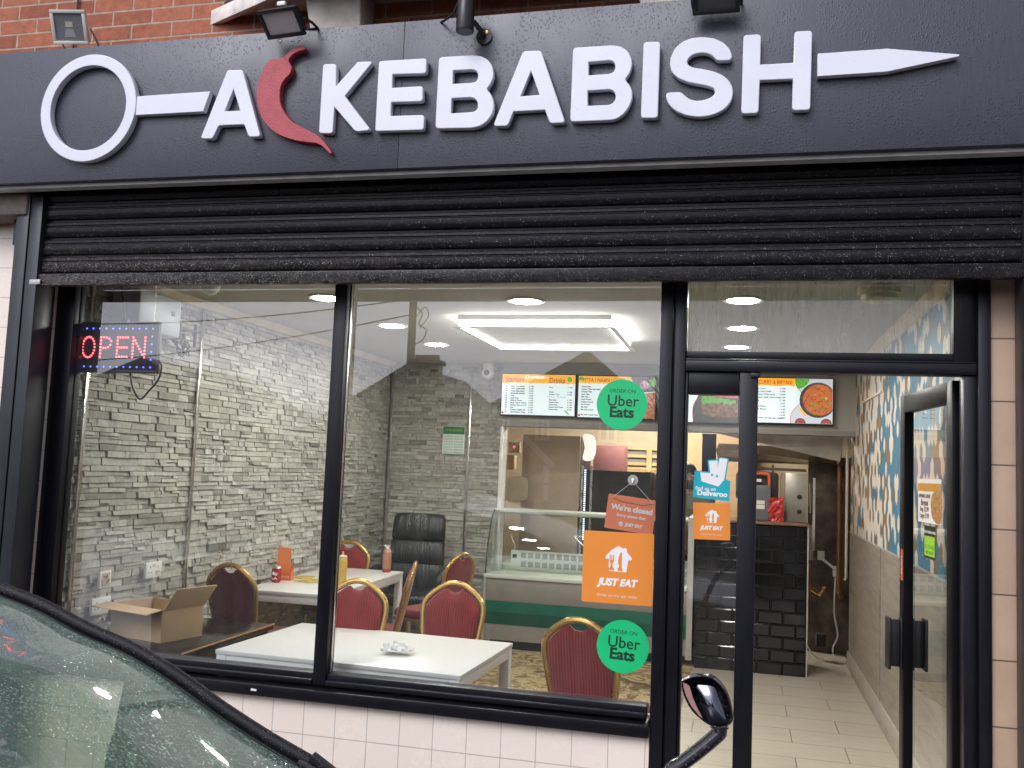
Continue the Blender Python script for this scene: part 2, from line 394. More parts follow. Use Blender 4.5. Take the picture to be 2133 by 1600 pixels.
def floormat():
    g = G("cream_floor_tile"); p = g.swz(g.pos(), 'X', 'Y'); br = g.n("ShaderNodeTexBrick"); mp = g.n("ShaderNodeMapping"); mp.inputs['Location'].default_value = (-.033, -.29, 0); g.l(p, mp.inputs[0]); g.l(mp.outputs[0], br.inputs['Vector'])
    br.offset = .5; br.offset_frequency = 2
    br.inputs['Scale'].default_value = 1; br.inputs['Brick Width'].default_value = .6; br.inputs['Row Height'].default_value = .312; br.inputs['Mortar Size'].default_value = .0035; br.inputs['Mortar Smooth'].default_value = .1
    br.inputs['Color1'].default_value = (.43, .385, .31, 1); br.inputs['Color2'].default_value = (.40, .355, .285, 1); br.inputs['Mortar'].default_value = (.13, .11, .085, 1)
    n = g.noise(g.pos(scale=(2, 12, 1)), 2.5, 5, .65)
    g.color(g.mix(.8, br.outputs['Color'], g.ramp(n, [(.25, .82), (.75, 1.1)]), 'MULTIPLY')); g.b.inputs['Roughness'].default_value = .3
    g.bump(g.math('SUBTRACT', 1.0, br.outputs['Fac']), .5, .002); return g.m
M_floor = floormat()
def carpetmat():
    g = G("floral_carpet"); p = g.pos(); d = g.noise(p, 3.0, 3, .5, 2.2); e = g.noise(p, 9, 4, .6, 1.4)
    v = g.vor(g.pos(scale=(1, 1.0, 1)), 5.5, 'Distance', 'SMOOTH_F1')
    f = g.math('ADD', g.math('MULTIPLY', d, .75), g.math('MULTIPLY', e, .35))
    c = g.ramp(f, [(.42, (.085, .052, .024)), (.49, (.20, .135, .06)), (.535, (.47, .37, .20)), (.58, (.33, .24, .105)), (.64, (.14, .09, .04)), (.70, (.42, .34, .19))])
    c = g.mix(.5, c, g.ramp(g.noise(p, 240, 2), [(.3, .6), (.7, 1.2)]), 'MULTIPLY'); g.color(c); g.b.inputs['Roughness'].default_value = .95
    g.bump(g.noise(p, 300, 2), .5, .004); return g.m
M_carpet = carpetmat()
def stonemat():
    g = G("grey_split_stone"); p = g.pos()
    at_ = g.n("ShaderNodeAttribute"); at_.attribute_name = "tone"
    n = g.noise(p, 26, 6, .75); n2 = g.noise(p, 90, 4, .7)
    c = g.ramp(at_.outputs['Fac'], [(0, (.15, .142, .118)), (.25, (.275, .265, .228)), (.6, (.42, .408, .355)), (1, (.54, .53, .475))])
    c = g.mix(.8, c, g.ramp(n, [(.28, .6), (.72, 1.25)]), 'MULTIPLY'); g.color(c)
    g.b.inputs['Roughness'].default_value = .9; g.bump(g.mix(.4, n, n2), .9, .012); return g.m
M_stone = stonemat()
M_chrome = mat("shiny_edge_strip", (.62, .60, .55), .2, .9, var=.1)
def dadomat():
    g = G("grey_brown_plank_panel"); p = g.pos(scale=(1, 1.1, 11)); n = g.noise(p, 2.6, 6, .7, .4); n2 = g.noise(g.pos(scale=(1, 1, 3)), 14, 4)
    c = g.ramp(n, [(.28, (.17, .145, .118)), (.5, (.26, .226, .188)), (.75, (.36, .32, .275))]); g.color(g.mix(.4, c, g.ramp(n2, [(.3, .8), (.7, 1.12)]), 'MULTIPLY'))
    g.b.inputs['Roughness'].default_value = .42; g.bump(n, .2, .004); return g.m
M_dado = dadomat()
M_skirt = mat("grey_stone_skirting", (.36, .32, .27), .4, var=.15, vs=6)
M_hexw = mat("cream_drop", (.62, .55, .47), .45, var=.06)
M_hexb = mat("blue_drop", (.055, .18, .27), .45, var=.1)
M_hexn = mat("tan_drop", (.22, .14, .075), .45, var=.15)
M_bulk = mat("grey_bulkhead_paint", (.36, .345, .32), .6, var=.06, vs=2)
M_kwall = mat("warm_beige_kitchen_wall", (.50, .42, .30), .6, var=.12, vs=2)
M_btile = mat("glossy_black_bevel_tile", (.009, .009, .010), .10, var=.3)
M_counterw = mat("pale_green_white_metal", (.60, .64, .57), .35, var=.05)
M_counterg = mat("warm_grey_counter_panel", (.255, .235, .205), .45, var=.08)
M_green = mat("dark_green_stripe", (.004, .12, .075), .35, var=.2)
M_green2 = mat("darker_green_stripe", (.003, .07, .042), .35, var=.2)
M_ceramic = M_wplastic
M_glass = glass("window_pane_glass", (.93, .95, .94), 3.0, haze=.03)
M_sglass = glass("side_light_glass", (.95, .97, .96), 1.7, haze=.02)
M_dglass = glass("door_leaf_glass", (.95, .97, .96), 1.0)
def rain(g):
    p = g.pos(True, scale=(1, 1, 1)); d = g.vor(p, 60); return (g.noise(p, 55, 4, .7, .6), .35, .004)
M_fan = glass("rain_streaked_glow_haze_glass", (.90, .92, .86), 1.9, bumpmap=None, haze=.48, hazecol=(.62, .64, .58))  # streaky haze also paints the milky glow around the downlights
M_cglass = glass("display_counter_glass", (.93, .97, .95), 1.7)

# ================================================================== GROUND
FL = -1.60          # shop floor; z = 0 is the photographer's eye height
GZ = -1.70          # pavement
g_ = MB().box(-7, 5.5, -1.5, .30, GZ - .3, GZ); o = g_.build("pavement", M_pavem); tag(o, kind='structure')
g_ = MB().box(-7, 5.5, -1.62, -1.5, GZ - .3, GZ - .003); o = g_.build("kerb", M_conc, bevel=.012); tag(o, kind='structure')
g_ = MB().quad((-900, -900, GZ - .13), (900, -900, GZ - .13), (900, 900, GZ - .13), (-900, 900, GZ - .13)); o = g_.build("road", M_road); tag(o, kind='structure')

# ================================================================== SHOP BUILDING (shell)
XL, XR, YB, ZC = -3.27, .93, 4.46, .94
YBACK = 8.2
xa, xb, xc = PY(82, 700, 0).x, PY(109, 700, 0).x, PY(147, 700, 0).x
shop = thing("shop_building", "red brick shop building with cream tiled front below a dark fascia", "building", (0, 0, GZ))
mb = MB(); mb.box(-7, 5.5, .02, .28, 1.0, 5.2); W("brick_wall", mb, M_brick, shop)
mb = MB(); mb.box(xb - .03, -.336, 0, .22, GZ, -1.03); W("tiled_stall_riser", mb, M_wtile, shop)
mb = MB(); mb.box(-7, xa - .02, -.04, .28, GZ, 1.10); W("tiled_pier", mb, M_wtile, shop)
mb = MB(); mb.box(xa - .02, xb, -.005, .25, GZ, 1.0); W("tiled_reveal", mb, M_wtile, shop)
mb = MB(); mb.box(.926, 1.60, 0, .25, GZ, 1.0); W("tan_tiled_pier", mb, M_ptile, shop)
mb = MB(); mb.box(1.60, 5.5, .0, .28, GZ, 1.0); W("side_brick_wall", mb, M_brick, shop)
mb = MB(); mb.box(-3.9, -3.36, -.20, -.03, 1.105, 1.222); W("corbel", mb, mat("dirty_corbel", (.17, .14, .12), .9, var=.3, vs=14), shop, bevel=.015)
mb = MB(); mb.box(-7, 5.5, .03, 9, 4.9, 5.3); mb.box(-7, -6.7, .28, 9, GZ, 4.9); mb.box(5.2, 5.5, .28, 9, GZ, 4.9); mb.box(-6.7, 5.2, 8.8, 9, GZ, 4.9)
W("rear_wall", mb, M_brick, shop)
# canted bay above the fascia: soffit board, bargeboards, concrete bracket
zs = 2.135
mb = MB(); mb.prism([(-2.51, .02), (-1.82, -.29), (-.61, -.29), (.20, .02)], 'z', zs, zs + .06); W("bay_soffit", mb, M_soffit, shop)
mb = MB()
for (ax, ay), (bx, by) in (((-2.58, .02), (-1.83, -.32)), ((-1.83, -.32), (-.6, -.32)), ((-.6, -.32), (.27, .02))):
    d_ = Vector((bx - ax, by - ay, 0)); nrm = Vector((-d_.y, d_.x, 0)).normalized() * .028
    a, b = Vector((ax, ay, zs - .035)), Vector((bx, by, zs - .035)); up = Vector((0, 0, .075))
    mb.add([a, b, b + nrm, a + nrm, a + up, b + up, b + nrm + up, a + nrm + up], [(0, 1, 2, 3), (4, 7, 6, 5), (0, 4, 5, 1), (1, 5, 6, 2), (2, 6, 7, 3), (3, 7, 4, 0)])
W("bargeboard", mb, M_board, shop, bevel=.003)
mb = MB(); mb.prism([(-2.51, .02), (-1.82, -.29), (-.61, -.29), (.20, .02)], 'z', zs + .0605, zs + .078); W("canopy_top", mb, M_blackmetal, shop)
mb = MB()
for x0 in (-1.93, -.42):
    mb = MB(); mb.add([(x0, .02, 1.70), (x0 + .22, .02, 1.70), (x0 + .22, -.12, 1.80), (x0, -.12, 1.80), (x0 - .06, .02, zs - .001), (x0 + .22, .02, zs - .001), (x0 + .22, -.16, zs - .001), (x0 - .06, -.16, zs - .001)],
           [(0, 1, 2, 3), (4, 7, 6, 5), (0, 4, 5, 1), (1, 5, 6, 2), (2, 6, 7, 3), (3, 7, 4, 0)])
    W("concrete_bracket", mb, M_conc, shop, bevel=.008)
p = PY(160, 0, 0); mb = MB(); mb.tube([(p.x, .01, 3.2), (p.x, .008, p.z), (p.x - .01, .006, 1.85)], .006); W("red_cable", mb, mat("red_brown_cable", (.09, .022, .018), .5), shop)

# ================================================================== FASCIA SIGN
SY = -.30
sign = thing("shop_sign", "dark grey wet shop fascia with raised white lettering, a red chilli and a skewer", "shop sign", (-1.2, SY, 1.228))
mb = MB(); mb.box(-3.62, -1.4308, SY, -.235, 1.228, 1.872); mb.box(-1.430, 1.45, SY, -.235, 1.228, 1.872); W("fascia_panel", mb, M_sign, sign, bevel=.002)
mb = MB(); mb.box(-3.62, 1.45, -.268, -.215, 1.211, 1.2275); W("underside_trim", mb, M_trim, sign)
mb = MB(); mb.box(-3.46, 1.45, -.234, .015, 1.231, 1.86); W("sign_backing", mb, M_blackmetal, sign)
LF = -.335          # front face of the letters
def tr(pts, ox, oy, k, y=LF):
    out = []
    for a, b in pts:
        p = PY(ox + a * k, oy + b * k, y); out.append((p.x, p.z))
    return out
Z2 = (410, 80, .1876); Z3 = (770, 70, .2016); Z4 = (1170, 60, .1828); Z5 = (1520, 40, .2344); Z1 = (60, 90, .1876)
def letter(name, outer, holes, z, r=.011, only=None, mat_=None, front=LF, depth=.030, bevel=.0035, label=None):
    lo = [rounded(tr(outer, *z), r, only=only) if r else tr(outer, *z)] + [tr(h, *z) for h in holes]
    # centre of the extrusion sits half a depth behind the front face
    o = shape(lo, name, mat_ or M_white, sign, at(0, front + depth / 2, 0), extrude=depth / 2, bevel=bevel)
    if label: o['label'] = label
    return autosmooth(o, 50)
letter("letter", [(48, 1105), (343, 358), (500, 355), (697, 1082), (580, 1085), (530, 945), (237, 960), (170, 1105)], [[(408, 540), (293, 818), (490, 808)]], Z2, label="white raised letter A beside the skewer handle")
letter("letter", [(1408, 291), (1542, 290), (1532, 555), (1788, 268), (1942, 262), (1632, 640), (1915, 1012), (1765, 1026), (1520, 738), (1500, 1047), (1362, 1045)], [], Z2, only=(0, 1, 4, 6, 7, 9, 10), label="white raised letter K")
letter("letter", [(102, 290), (580, 262), (575, 403), (228, 412), (222, 568), (541, 550), (540, 692), (215, 700), (207, 858), (556, 848), (550, 987), (63, 1000)], [], Z3, r=.010, only=(0, 1, 2, 5, 6, 9, 10, 11), label="white raised letter E")
Bh = [[(855, 372), (1050, 362), (1085, 367), (1112, 385), (1126, 418), (1127, 455), (1112, 490), (1085, 508), (1045, 516), (847, 528)], [(840, 660), (1040, 650), (1085, 660), (1112, 685), (1125, 722), (1124, 765), (1105, 798), (1075, 814), (1035, 819), (828, 832)]]
letter("letter", [(722, 250), (1080, 230), (1150, 240), (1215, 275), (1255, 330), (1273, 395), (1265, 465), (1237, 525), (1195, 573), (1240, 620), (1267, 680), (1276, 745), (1262, 820), (1210, 898), (1140, 948), (1050, 967), (685, 973)], Bh, Z3, r=.014, label="white raised letter B")
letter("letter", [(1285, 948), (1590, 187), (1763, 182), (2010, 912), (1868, 918), (1815, 778), (1480, 797), (1422, 946)], [[(1667, 360), (1545, 655), (1768, 640)]], Z3, only=(0, 1, 2, 3, 4, 7), label="white raised letter A between two letters B")
Bh = [[(297, 370), (540, 350), (580, 357), (608, 380), (620, 415), (617, 460), (598, 495), (565, 515), (535, 523), (295, 538)], [(287, 695), (545, 680), (590, 695), (615, 725), (625, 765), (618, 810), (593, 848), (560, 868), (525, 876), (285, 886)]]
letter("letter", [(138, 222), (590, 195), (680, 212), (748, 262), (787, 340), (792, 415), (768, 500), (705, 582), (765, 642), (795, 715), (793, 790), (760, 885), (692, 975), (610, 1022), (540, 1032), (105, 1050)], Bh, Z4, r=.014, label="white raised letter B beside the letter I")
letter("letter", [(943, 158), (1113, 153), (1085, 1006), (911, 1008)], [], Z4, label="white raised letter I")
Sp = [(1930, 330), (1905, 350), (1775, 352), (1740, 310), (1690, 278), (1630, 263), (1560, 266), (1480, 290), (1432, 335), (1417, 382), (1437, 420), (1490, 450), (1600, 465), (1720, 490), (1820, 530), (1895, 590), (1936, 665), (1943, 745), (1918, 830), (1850, 908), (1750, 962), (1640, 989), (1540, 994), (1420, 976), (1310, 930), (1232, 862), (1200, 790), (1200, 745), (1225, 733), (1355, 728), (1400, 772), (1455, 812), (1530, 831), (1620, 822), (1710, 788), (1752, 745), (1758, 700), (1735, 665), (1670, 641), (1580, 625), (1450, 600), (1335, 556), (1262, 490), (1240, 405), (1252, 320), (1302, 222), (1390, 147), (1500, 110), (1620, 101), (1740, 117), (1840, 165), (1900, 228), (1927, 285)]
letter("letter", Sp, [], Z4, r=.012, label="white raised letter S")
letter("letter", [(130, 147), (270, 140), (263, 410), (575, 393), (583, 115), (726, 108), (708, 799), (562, 802), (570, 520), (260, 535), (248, 827), (110, 832)], [], Z5, only=(0, 1, 4, 5, 6, 7, 10, 11), label="white raised letter H")
letter("skewer_blade", [(788, 310), (1400, 265), (2036, 316), (2036, 326), (1392, 463), (783, 503)], [], Z5, r=0, bevel=.002)
letter("skewer_handle", [(1205, 592), (2005, 537), (1930, 752), (1188, 792)], [], Z1, r=0, front=LF + .0015, bevel=.002)
cl, cr_ = PY(87, 222, LF), PY(281, 222, LF); ct, cb = PY(187, 114.5, LF), PY(187, 335, LF)
rcx, rcz, rr = (cl.x + cr_.x) / 2, (ct.z + cb.z) / 2, ((cr_.x - cl.x) + (ct.z - cb.z)) / 4
shape([circ(rr, rcx, rcz, 72), circ(rr - .047, rcx, rcz, 64)], "skewer_ring", M_white, sign, at(0, LF + .016, 0), extrude=.016, bevel=.003)
ch = [(1115, 100), (1170, 88), (1205, 108), (1192, 128), (1130, 142), (1062, 182), (1022, 230), (1024, 272), (1050, 312), (1048, 352), (1028, 400), (980, 448), (945, 500), (924, 560), (918, 640), (926, 720), (955, 800), (1000, 865), (1060, 932), (1150, 985), (1250, 1035), (1330, 1080), (1390, 1130), (1440, 1190), (1492, 1268), (1476, 1272), (1420, 1215), (1350, 1166), (1280, 1155), (1150, 1140), (1030, 1110), (920, 1070), (830, 1010), (752, 920), (702, 820), (676, 720), (668, 640), (676, 560), (700, 460), (735, 370), (772, 300), (822, 243), (900, 235), (970, 210), (1020, 165), (1060, 130)]
chl = tr(ch, *Z2); chs = [(q.x, q.y) for q in spline([Vector((a, b, 0)) for a, b in chl], 2)]
c_o = shape([chs], "chilli", M_chilli, sign, at(0, LF + .013, 0), extrude=.0165, bevel=.002); c_o['label'] = "red chilli cut-out standing in for the letter L"

# ================================================================== ROLLER SHUTTER
GY = -.15
shut = thing("roller_shutter", "black roller shutter rolled up over the shop front, speckled with dirt", "shutter", (-1.15, GY, .765))
prof = []; z = .826; pitch = .086
while z < 1.24:
    for t, dy in ((0, .010), (.04, .010), (.07, .0), (.12, -.004), (.35, -.008), (.58, -.0065), (.64, -.001), (.68, -.001), (.72, -.0055), (.85, -.0045), (.90, .0), (.93, .010)):
        prof.append((GY + dy, z + t * pitch))
    z += pitch
mb = MB(); N = len(prof); xs_ = (-3.295, 1.0)
vs = [(x, y, z) for x in xs_ for y, z in prof]; mb.add(vs, [(i, i + 1, N + i + 1, N + i) for i in range(N - 1)])
cu = W("slat_curtain", mb, M_shut, shut); autosmooth(cu, 35)
mb = MB(); mb.box(-3.315, 1.004, GY - .022, GY + .02, .765, .822); W("bottom_rail", mb, M_shut, shut, bevel=.006)
mb = MB(); mb.box(-3.322, -3.262, GY - .034, GY - .0265, .768, .792); W("rail_end_clip", mb, M_alu, shut, bevel=.002)
for x0, x1, xg in ((-3.425, -3.284, -3.352), (.998, 1.14, 1.07)):
    mb = MB(); mb.box(x0, xg - .003, -.185, -.05, GZ, 1.2); mb.box(xg + .003, x1, -.182, -.05, GZ, 1.2); mb.box(xg - .003, xg + .003, -.174, -.06, GZ, 1.2)
    W("guide_rail", mb, M_guide, shut, bevel=.003)
mb = MB(); mb.box(-3.5, 1.2, GY + .035, -.01, .98, 1.225); W("shutter_housing", mb, M_blackmetal, shut)

# ================================================================== SHOP WINDOW
FY0, FY1, GLY = .010, .085, .06     # frame front, frame back, glass
ZG0, ZTOP = -.955, 1.0
win = thing("shop_window", "large two-pane shop window in a black metal frame", "window", (-1.78, FY0, -1.0))
mb = MB()
mb.box(xb, xc, FY0, FY1, -1.0, ZTOP); mb.box(xc - .012, xc + .005, GLY - .01, FY1 + .004, -.95, ZTOP)
W("side_frame", mb, M_frame, win, bevel=.004)
mb = MB(); mb.box(-1.822, -1.760, FY0 - .012, FY1 - .003, -1.0, ZTOP); W("mullion", mb, M_frame, win, bevel=.005)
mb = MB(); mb.box(-1.7598, -1.7545, FY0 + .028, FY0 + .045, ZG0, ZTOP); W("mullion_bead", mb, M_chrome, win, bevel=.002)
mb = MB(); mb.box(xc + .006, -1.823, FY0, FY1, -1.0, ZG0 + .004); mb.box(-1.759, -.352, FY0, FY1, -1.0, ZG0 + .004); W("bottom_rail", mb, M_frame, win, bevel=.004)
mb = MB(); mb.box(xc + .006, -1.823, FY0 - .018, FY0 - .001, -1.0, ZG0 - .02); mb.box(-1.759, -.352, FY0 - .018, FY0 - .001, -1.0, ZG0 - .02); W("glazing_bead", mb, M_frame, win, bevel=.006)
mb = MB(); mb.add([(xb, -.036, -1.066), (-.34, -.036, -1.066), (-.34, -.036, -1.016), (xb, -.036, -1.016), (xb, .1, -1.062), (-.34, .1, -1.062), (-.34, .1, -1.0035), (xb, .1, -1.0035)], [(0, 1, 2, 3), (3, 2, 6, 7), (0, 4, 5, 1), (4, 7, 6, 5), (0, 3, 7, 4), (1, 5, 6, 2)])
W("sill", mb, M_frame, win, bevel=.004)
mb = MB(); mb.box(-2.098, -2.07, -.040, -.0365, -1.045, -1.035); W("paint_chip", mb, M_wplastic, win, bevel=.0015)
for x0, x1 in ((xc, -1.823), (-1.759, -.337)):
    mb = MB(); mb.quad((x0, GLY, ZG0), (x1, GLY, ZG0), (x1, GLY, ZTOP), (x0, GLY, ZTOP)); W("pane", mb, M_glass, win)

# ================================================================== DOORWAY: posts, transom, fanlight, side light
fx0, fx1, fz = PY(1433, 660, GLY).x, PY(1981, 660, GLY).x, PY(1700, 737, GLY).z
sx0, sx1 = PY(1430, 1000, GLY).x, PY(1537, 1000, GLY).x
px0, px1 = PY(1538, 1200, FY0).x, PY(1566, 1200, FY0).x
st = PY(1485, 823, GLY).z
dway = thing("shop_doorway", "black metal door frame with a fanlight and a narrow side light", "door frame", (.3, FY0, GZ))
mb = MB(); mb.box(-.338, -.285, FY0 - .02, FY1 + .02, GZ, ZTOP); mb.box(-.278, -.232, FY0 - .008, FY1 + .02, GZ, ZTOP); mb.box(-.286, -.277, FY0, FY1, GZ, ZTOP); W("corner_post", mb, M_frame, dway, bevel=.005)
mb = MB(); mb.box(.832, .878, FY0, FY1, GZ, .418); mb.box(.878, .924, FY0 - .03, FY1, GZ, ZTOP); W("jamb", mb, M_frame, dway, bevel=.005)
mb = MB(); mb.box(-.231, .877, FY0 - .012, FY1, .420, .464); mb.box(-.231, .877, FY0 - .002, FY1 - .01, .4645, .474); W("transom", mb, M_frame, dway, bevel=.004)
fan = MB(); fan.box(-.231, fx0, FY0 + .004, FY1, .475, ZTOP); fan.box(fx1, .877, FY0 + .004, FY1, .475, ZTOP); fan.box(fx0 + .0005, fx1 - .0005, FY0 + .008, FY1, .475, fz); W("fanlight_frame", fan, M_frame, dway, bevel=.004)
mb = MB(); mb.quad((fx0, GLY, fz), (fx1, GLY, fz), (fx1, GLY, ZTOP), (fx0, GLY, ZTOP)); W("fanlight_pane", mb, M_fan, dway)
mb = MB(); mb.box(-.2315, sx0, FY0 + .006, FY1, GZ, .4195); mb.box(sx1, px1 + .012, FY0 - .004, FY1, GZ, .4185); mb.box(sx0 + .0005, sx1 - .0005, FY0 + .006, FY1, st, .4185); mb.box(sx0 + .0005, sx1 - .0005, FY0 + .006, FY1, GZ, GZ + .14)
W("side_light_frame", mb, M_frame, dway, bevel=.004)
mb = MB(); mb.quad((sx0, GLY, GZ + .14), (sx1, GLY, GZ + .14), (sx1, GLY, st), (sx0, GLY, st)); W("side_light_pane", mb, M_sglass, dway)
p = PY(1572, 783, FY0 - .014); mb = MB(); mb.box(p.x - .015, p.x + .022, FY0 - .0145, FY0 - .0045, p.z - .006, p.z + .012); W("door_stop", mb, M_blackmetal, dway, bevel=.002)
mb = MB(); mb.box(px1 + .012, .832, FY0, FY1, GZ, FL - .004); W("threshold", mb, M_alu, dway)

# open door leaf, swung inwards and nearly flat to the right-hand wall
HX, HY = .835, .12
FXY = (.765, .915)
ang = math.atan2(FXY[1] - HY, FXY[0] - HX); LW = math.hypot(FXY[0] - HX, FXY[1] - HY)
leaf = thing("glass_door", "open black framed glass door swung inwards against the right wall", "door", (HX, HY, FL + .006), ang)
LH = .405 - FL
mb = MB(); mb.box(0, .075, -.022, .022, 0, LH); mb.build("hinge_stile", M_leaf, leaf, bevel=.004)
mb = MB(); mb.box(LW - .075, LW, -.022, .022, 0, LH); mb.build("lock_stile", M_leaf, leaf, bevel=.004)
mb = MB(); mb.box(.0755, LW - .0755, -.022, .022, LH - .085, LH); mb.build("top_rail", M_leaf, leaf, bevel=.004)
mb = MB(); mb.box(.0755, LW - .0755, -.022, .022, 0, .12); mb.build("bottom_rail", M_leaf, leaf, bevel=.004)
mb = MB(); mb.quad((.0755, 0, .12), (LW - .0755, 0, .12), (LW - .0755, 0, LH - .085), (.0755, 0, LH - .085)); mb.build("pane", M_dglass, leaf)
def onleaf(px, py):
    n = Vector((-math.sin(ang), math.cos(ang), 0)); v = _ray(px, py); o_ = Vector((0, -DCAM, 0)); t = (Vector((HX, HY, 0)) - o_).dot(n) / v.dot(n); q = o_ + v * t
    return (q - Vector((HX, HY, 0))).dot(Vector((math.cos(ang), math.sin(ang), 0))), q.z - FL - .006
h0, h1 = onleaf(1897, 1402)[1], onleaf(1897, 1292)[1]
for s in (-1, 1):
    mb = MB(); mb.box(LW - .068, LW - .012, *sorted((s * .023, s * .030)), h0, h1); mb.box(LW - .044, LW - .036, *sorted((s * .030, s * .075)), h0 + .01, h1 - .01); mb.box(LW - .075, LW - .005, *sorted((s * .075, s * .088)), h0, h1)
    mb.build("pull_handle", M_bplastic, leaf, bevel=.004)
u0, v1 = onleaf(1900, 1148); v0 = onleaf(1900, 1214)[1]
mb = MB(); mb.box(LW - .064, LW - .028, .0225, .0240, v0, v1); pl = mb.build("push_label", mat("orange_red_sticker", (.62, .13, .05), .4), leaf)
Ml = Matrix.Translation((LW - .046, .0245, (v0 + v1) / 2)) @ Matrix.Rotation(math.pi, 4, 'Z') @ FACE @ Matrix.Rotation(R(90), 4, 'Z')
def ltext(body, size, m, parent, M, **k):
    # text placed in the door leaf's own coordinates
    cu = bpy.data.curves.new("t", 'FONT'); cu.body = body; cu.size = size; cu.align_x = 'CENTER'; cu.align_y = 'CENTER'; cu.extrude = .0003
    return from_curve(cu, k.get('name', 'lettering'), m, None, M)
lt = ltext("PUSH", .036, M_white, None, Ml); lt.parent = pl

# ================================================================== ROOM: floor, carpet, ceiling and walls
mb = MB(); mb.quad((XL - .1, .11, FL), (XR + .02, .11, FL), (XR + .02, YBACK, FL), (XL - .1, YBACK, FL)); tag(mb.build("floor", M_floor), kind='structure')
mb = MB(); mb.box(XL, -.366, .11, 4.14, FL + .0005, FL + .006); tag(mb.build("carpet", M_carpet), kind='structure')
mb = MB(); mb.box(XL - .2, XR + .2, .112, YBACK, ZC, ZC + .04); tag(mb.build("ceiling", M_ceil), kind='structure')

def stones(L, H, wname, label, place, seed):
    rnd = random.Random(seed); V = []; F = []; T = []
    def put(u0, u1, v0, v1, d, t):
        b = len(V); e = .0012; k = rnd.uniform(.0, .005); k2 = rnd.uniform(.0, .004)
        V.extend([(u0, v0, 0), (u1, v0, 0), (u1, v1, 0), (u0, v1, 0), (u0 + e, v0 + e, d + k), (u1 - e, v0 + e + rnd.uniform(-.001, .002), d + k2), (u1 - e, v1 - e, d - k2 * .5), (u0 + e, v1 - e - rnd.uniform(0, .002), d - k * .5)])
        for f in ((4, 5, 6, 7), (0, 1, 5, 4), (1, 2, 6, 5), (2, 3, 7, 6), (3, 0, 4, 7)): F.append([b + i for i in f]); T.append(t)
    v = 0
    while v < H:
        h = rnd.choice((.030, .036, .042, .026)); h = min(h, H - v + .001); u = -rnd.uniform(0, .1)
        while u < L:
            wd = rnd.choice((.04, .06, .08, .11, .15, .21)) * rnd.uniform(.85, 1.15); a, b = max(0, u), min(L, u + wd)
            if b - a > .012:
                t = min(1, max(0, rnd.gauss(.60, .19)))
                if rnd.random() < .22 and h > .034:
                    hh = h * rnd.uniform(.4, .6); put(a, b, v, v + hh, rnd.uniform(.004, .020), t); c = a + (b - a) * rnd.uniform(.3, .7); put(a, c, v + hh, v + h, rnd.uniform(.003, .02), min(1, max(0, rnd.gauss(.60, .19)))); put(c, b, v + hh, v + h, rnd.uniform(.003, .018), min(1, max(0, rnd.gauss(.5, .24))))
                else: put(a, b, v, v + h, rnd.uniform(.003, .021), t)
            u += wd
        v += h
    th = thing(wname, label, "wall", place((L / 2, 0, 0)))
    me = bpy.data.meshes.new("stone_cladding"); off = th.location
    me.from_pydata([tuple(Vector(place(q)) - off) for q in V], [], F)
    at_ = me.attributes.new("tone", 'FLOAT', 'FACE'); at_.data.foreach_set("value", T)
    bm = bmesh.new(); bm.from_mesh(me); bmesh.ops.recalc_face_normals(bm, faces=bm.faces); bm.to_mesh(me); bm.free()
    mesh_obj("stone_cladding", me, M_stone, th); return th
HW = ZC - FL - .03
wl = stones(YB - .11, HW, "stone_wall", "long grey split-stone wall on the left side of the dining room", lambda q: (XL - .02 + q[2], YB - q[0], FL + q[1]), 3)
wb = stones(1.12, HW, "stone_wall", "short grey split-stone back wall behind the office chair", lambda q: (XL + q[0], YB + .02 - q[2], FL + q[1]), 5)
mb = MB(); mb.box(XL - .15, XL - .02, .11, YB + .2, FL - .1, ZC); W("wall_core", mb, M_bulk, wl)
mb = MB(); mb.box(XL, -2.15, YB + .021, YB + .12, FL, ZC); W("wall_core", mb, M_bulk, wb)
for y in (.20, 1.21): mb = MB(); mb.box(XL + .003, XL + .014, y - .012, y + .012, FL, ZC - .05); W("edge_strip", mb, M_chrome, wl, bevel=.002)
for x in (-3.245, -2.468): mb = MB(); mb.box(x - .012, x + .012, YB - .016, YB - .004, FL, ZC - .05); W("edge_strip", mb, M_chrome, wb, bevel=.002)
mb = MB(); mb.box(-2.165, -2.13, YB - .02, YB + .12, FL, .39); W("corner_bead", mb, M_wplastic, wb, bevel=.003)
mb = MB(); mb.prism([(XL - .02, ZC - .001), (XL - .02, ZC - .05), (XL + .016, ZC - .045), (XL + .05, ZC - .012), (XL + .05, ZC - .001)], 'y', .11, YB); W("coving", mb, M_cove, wl)

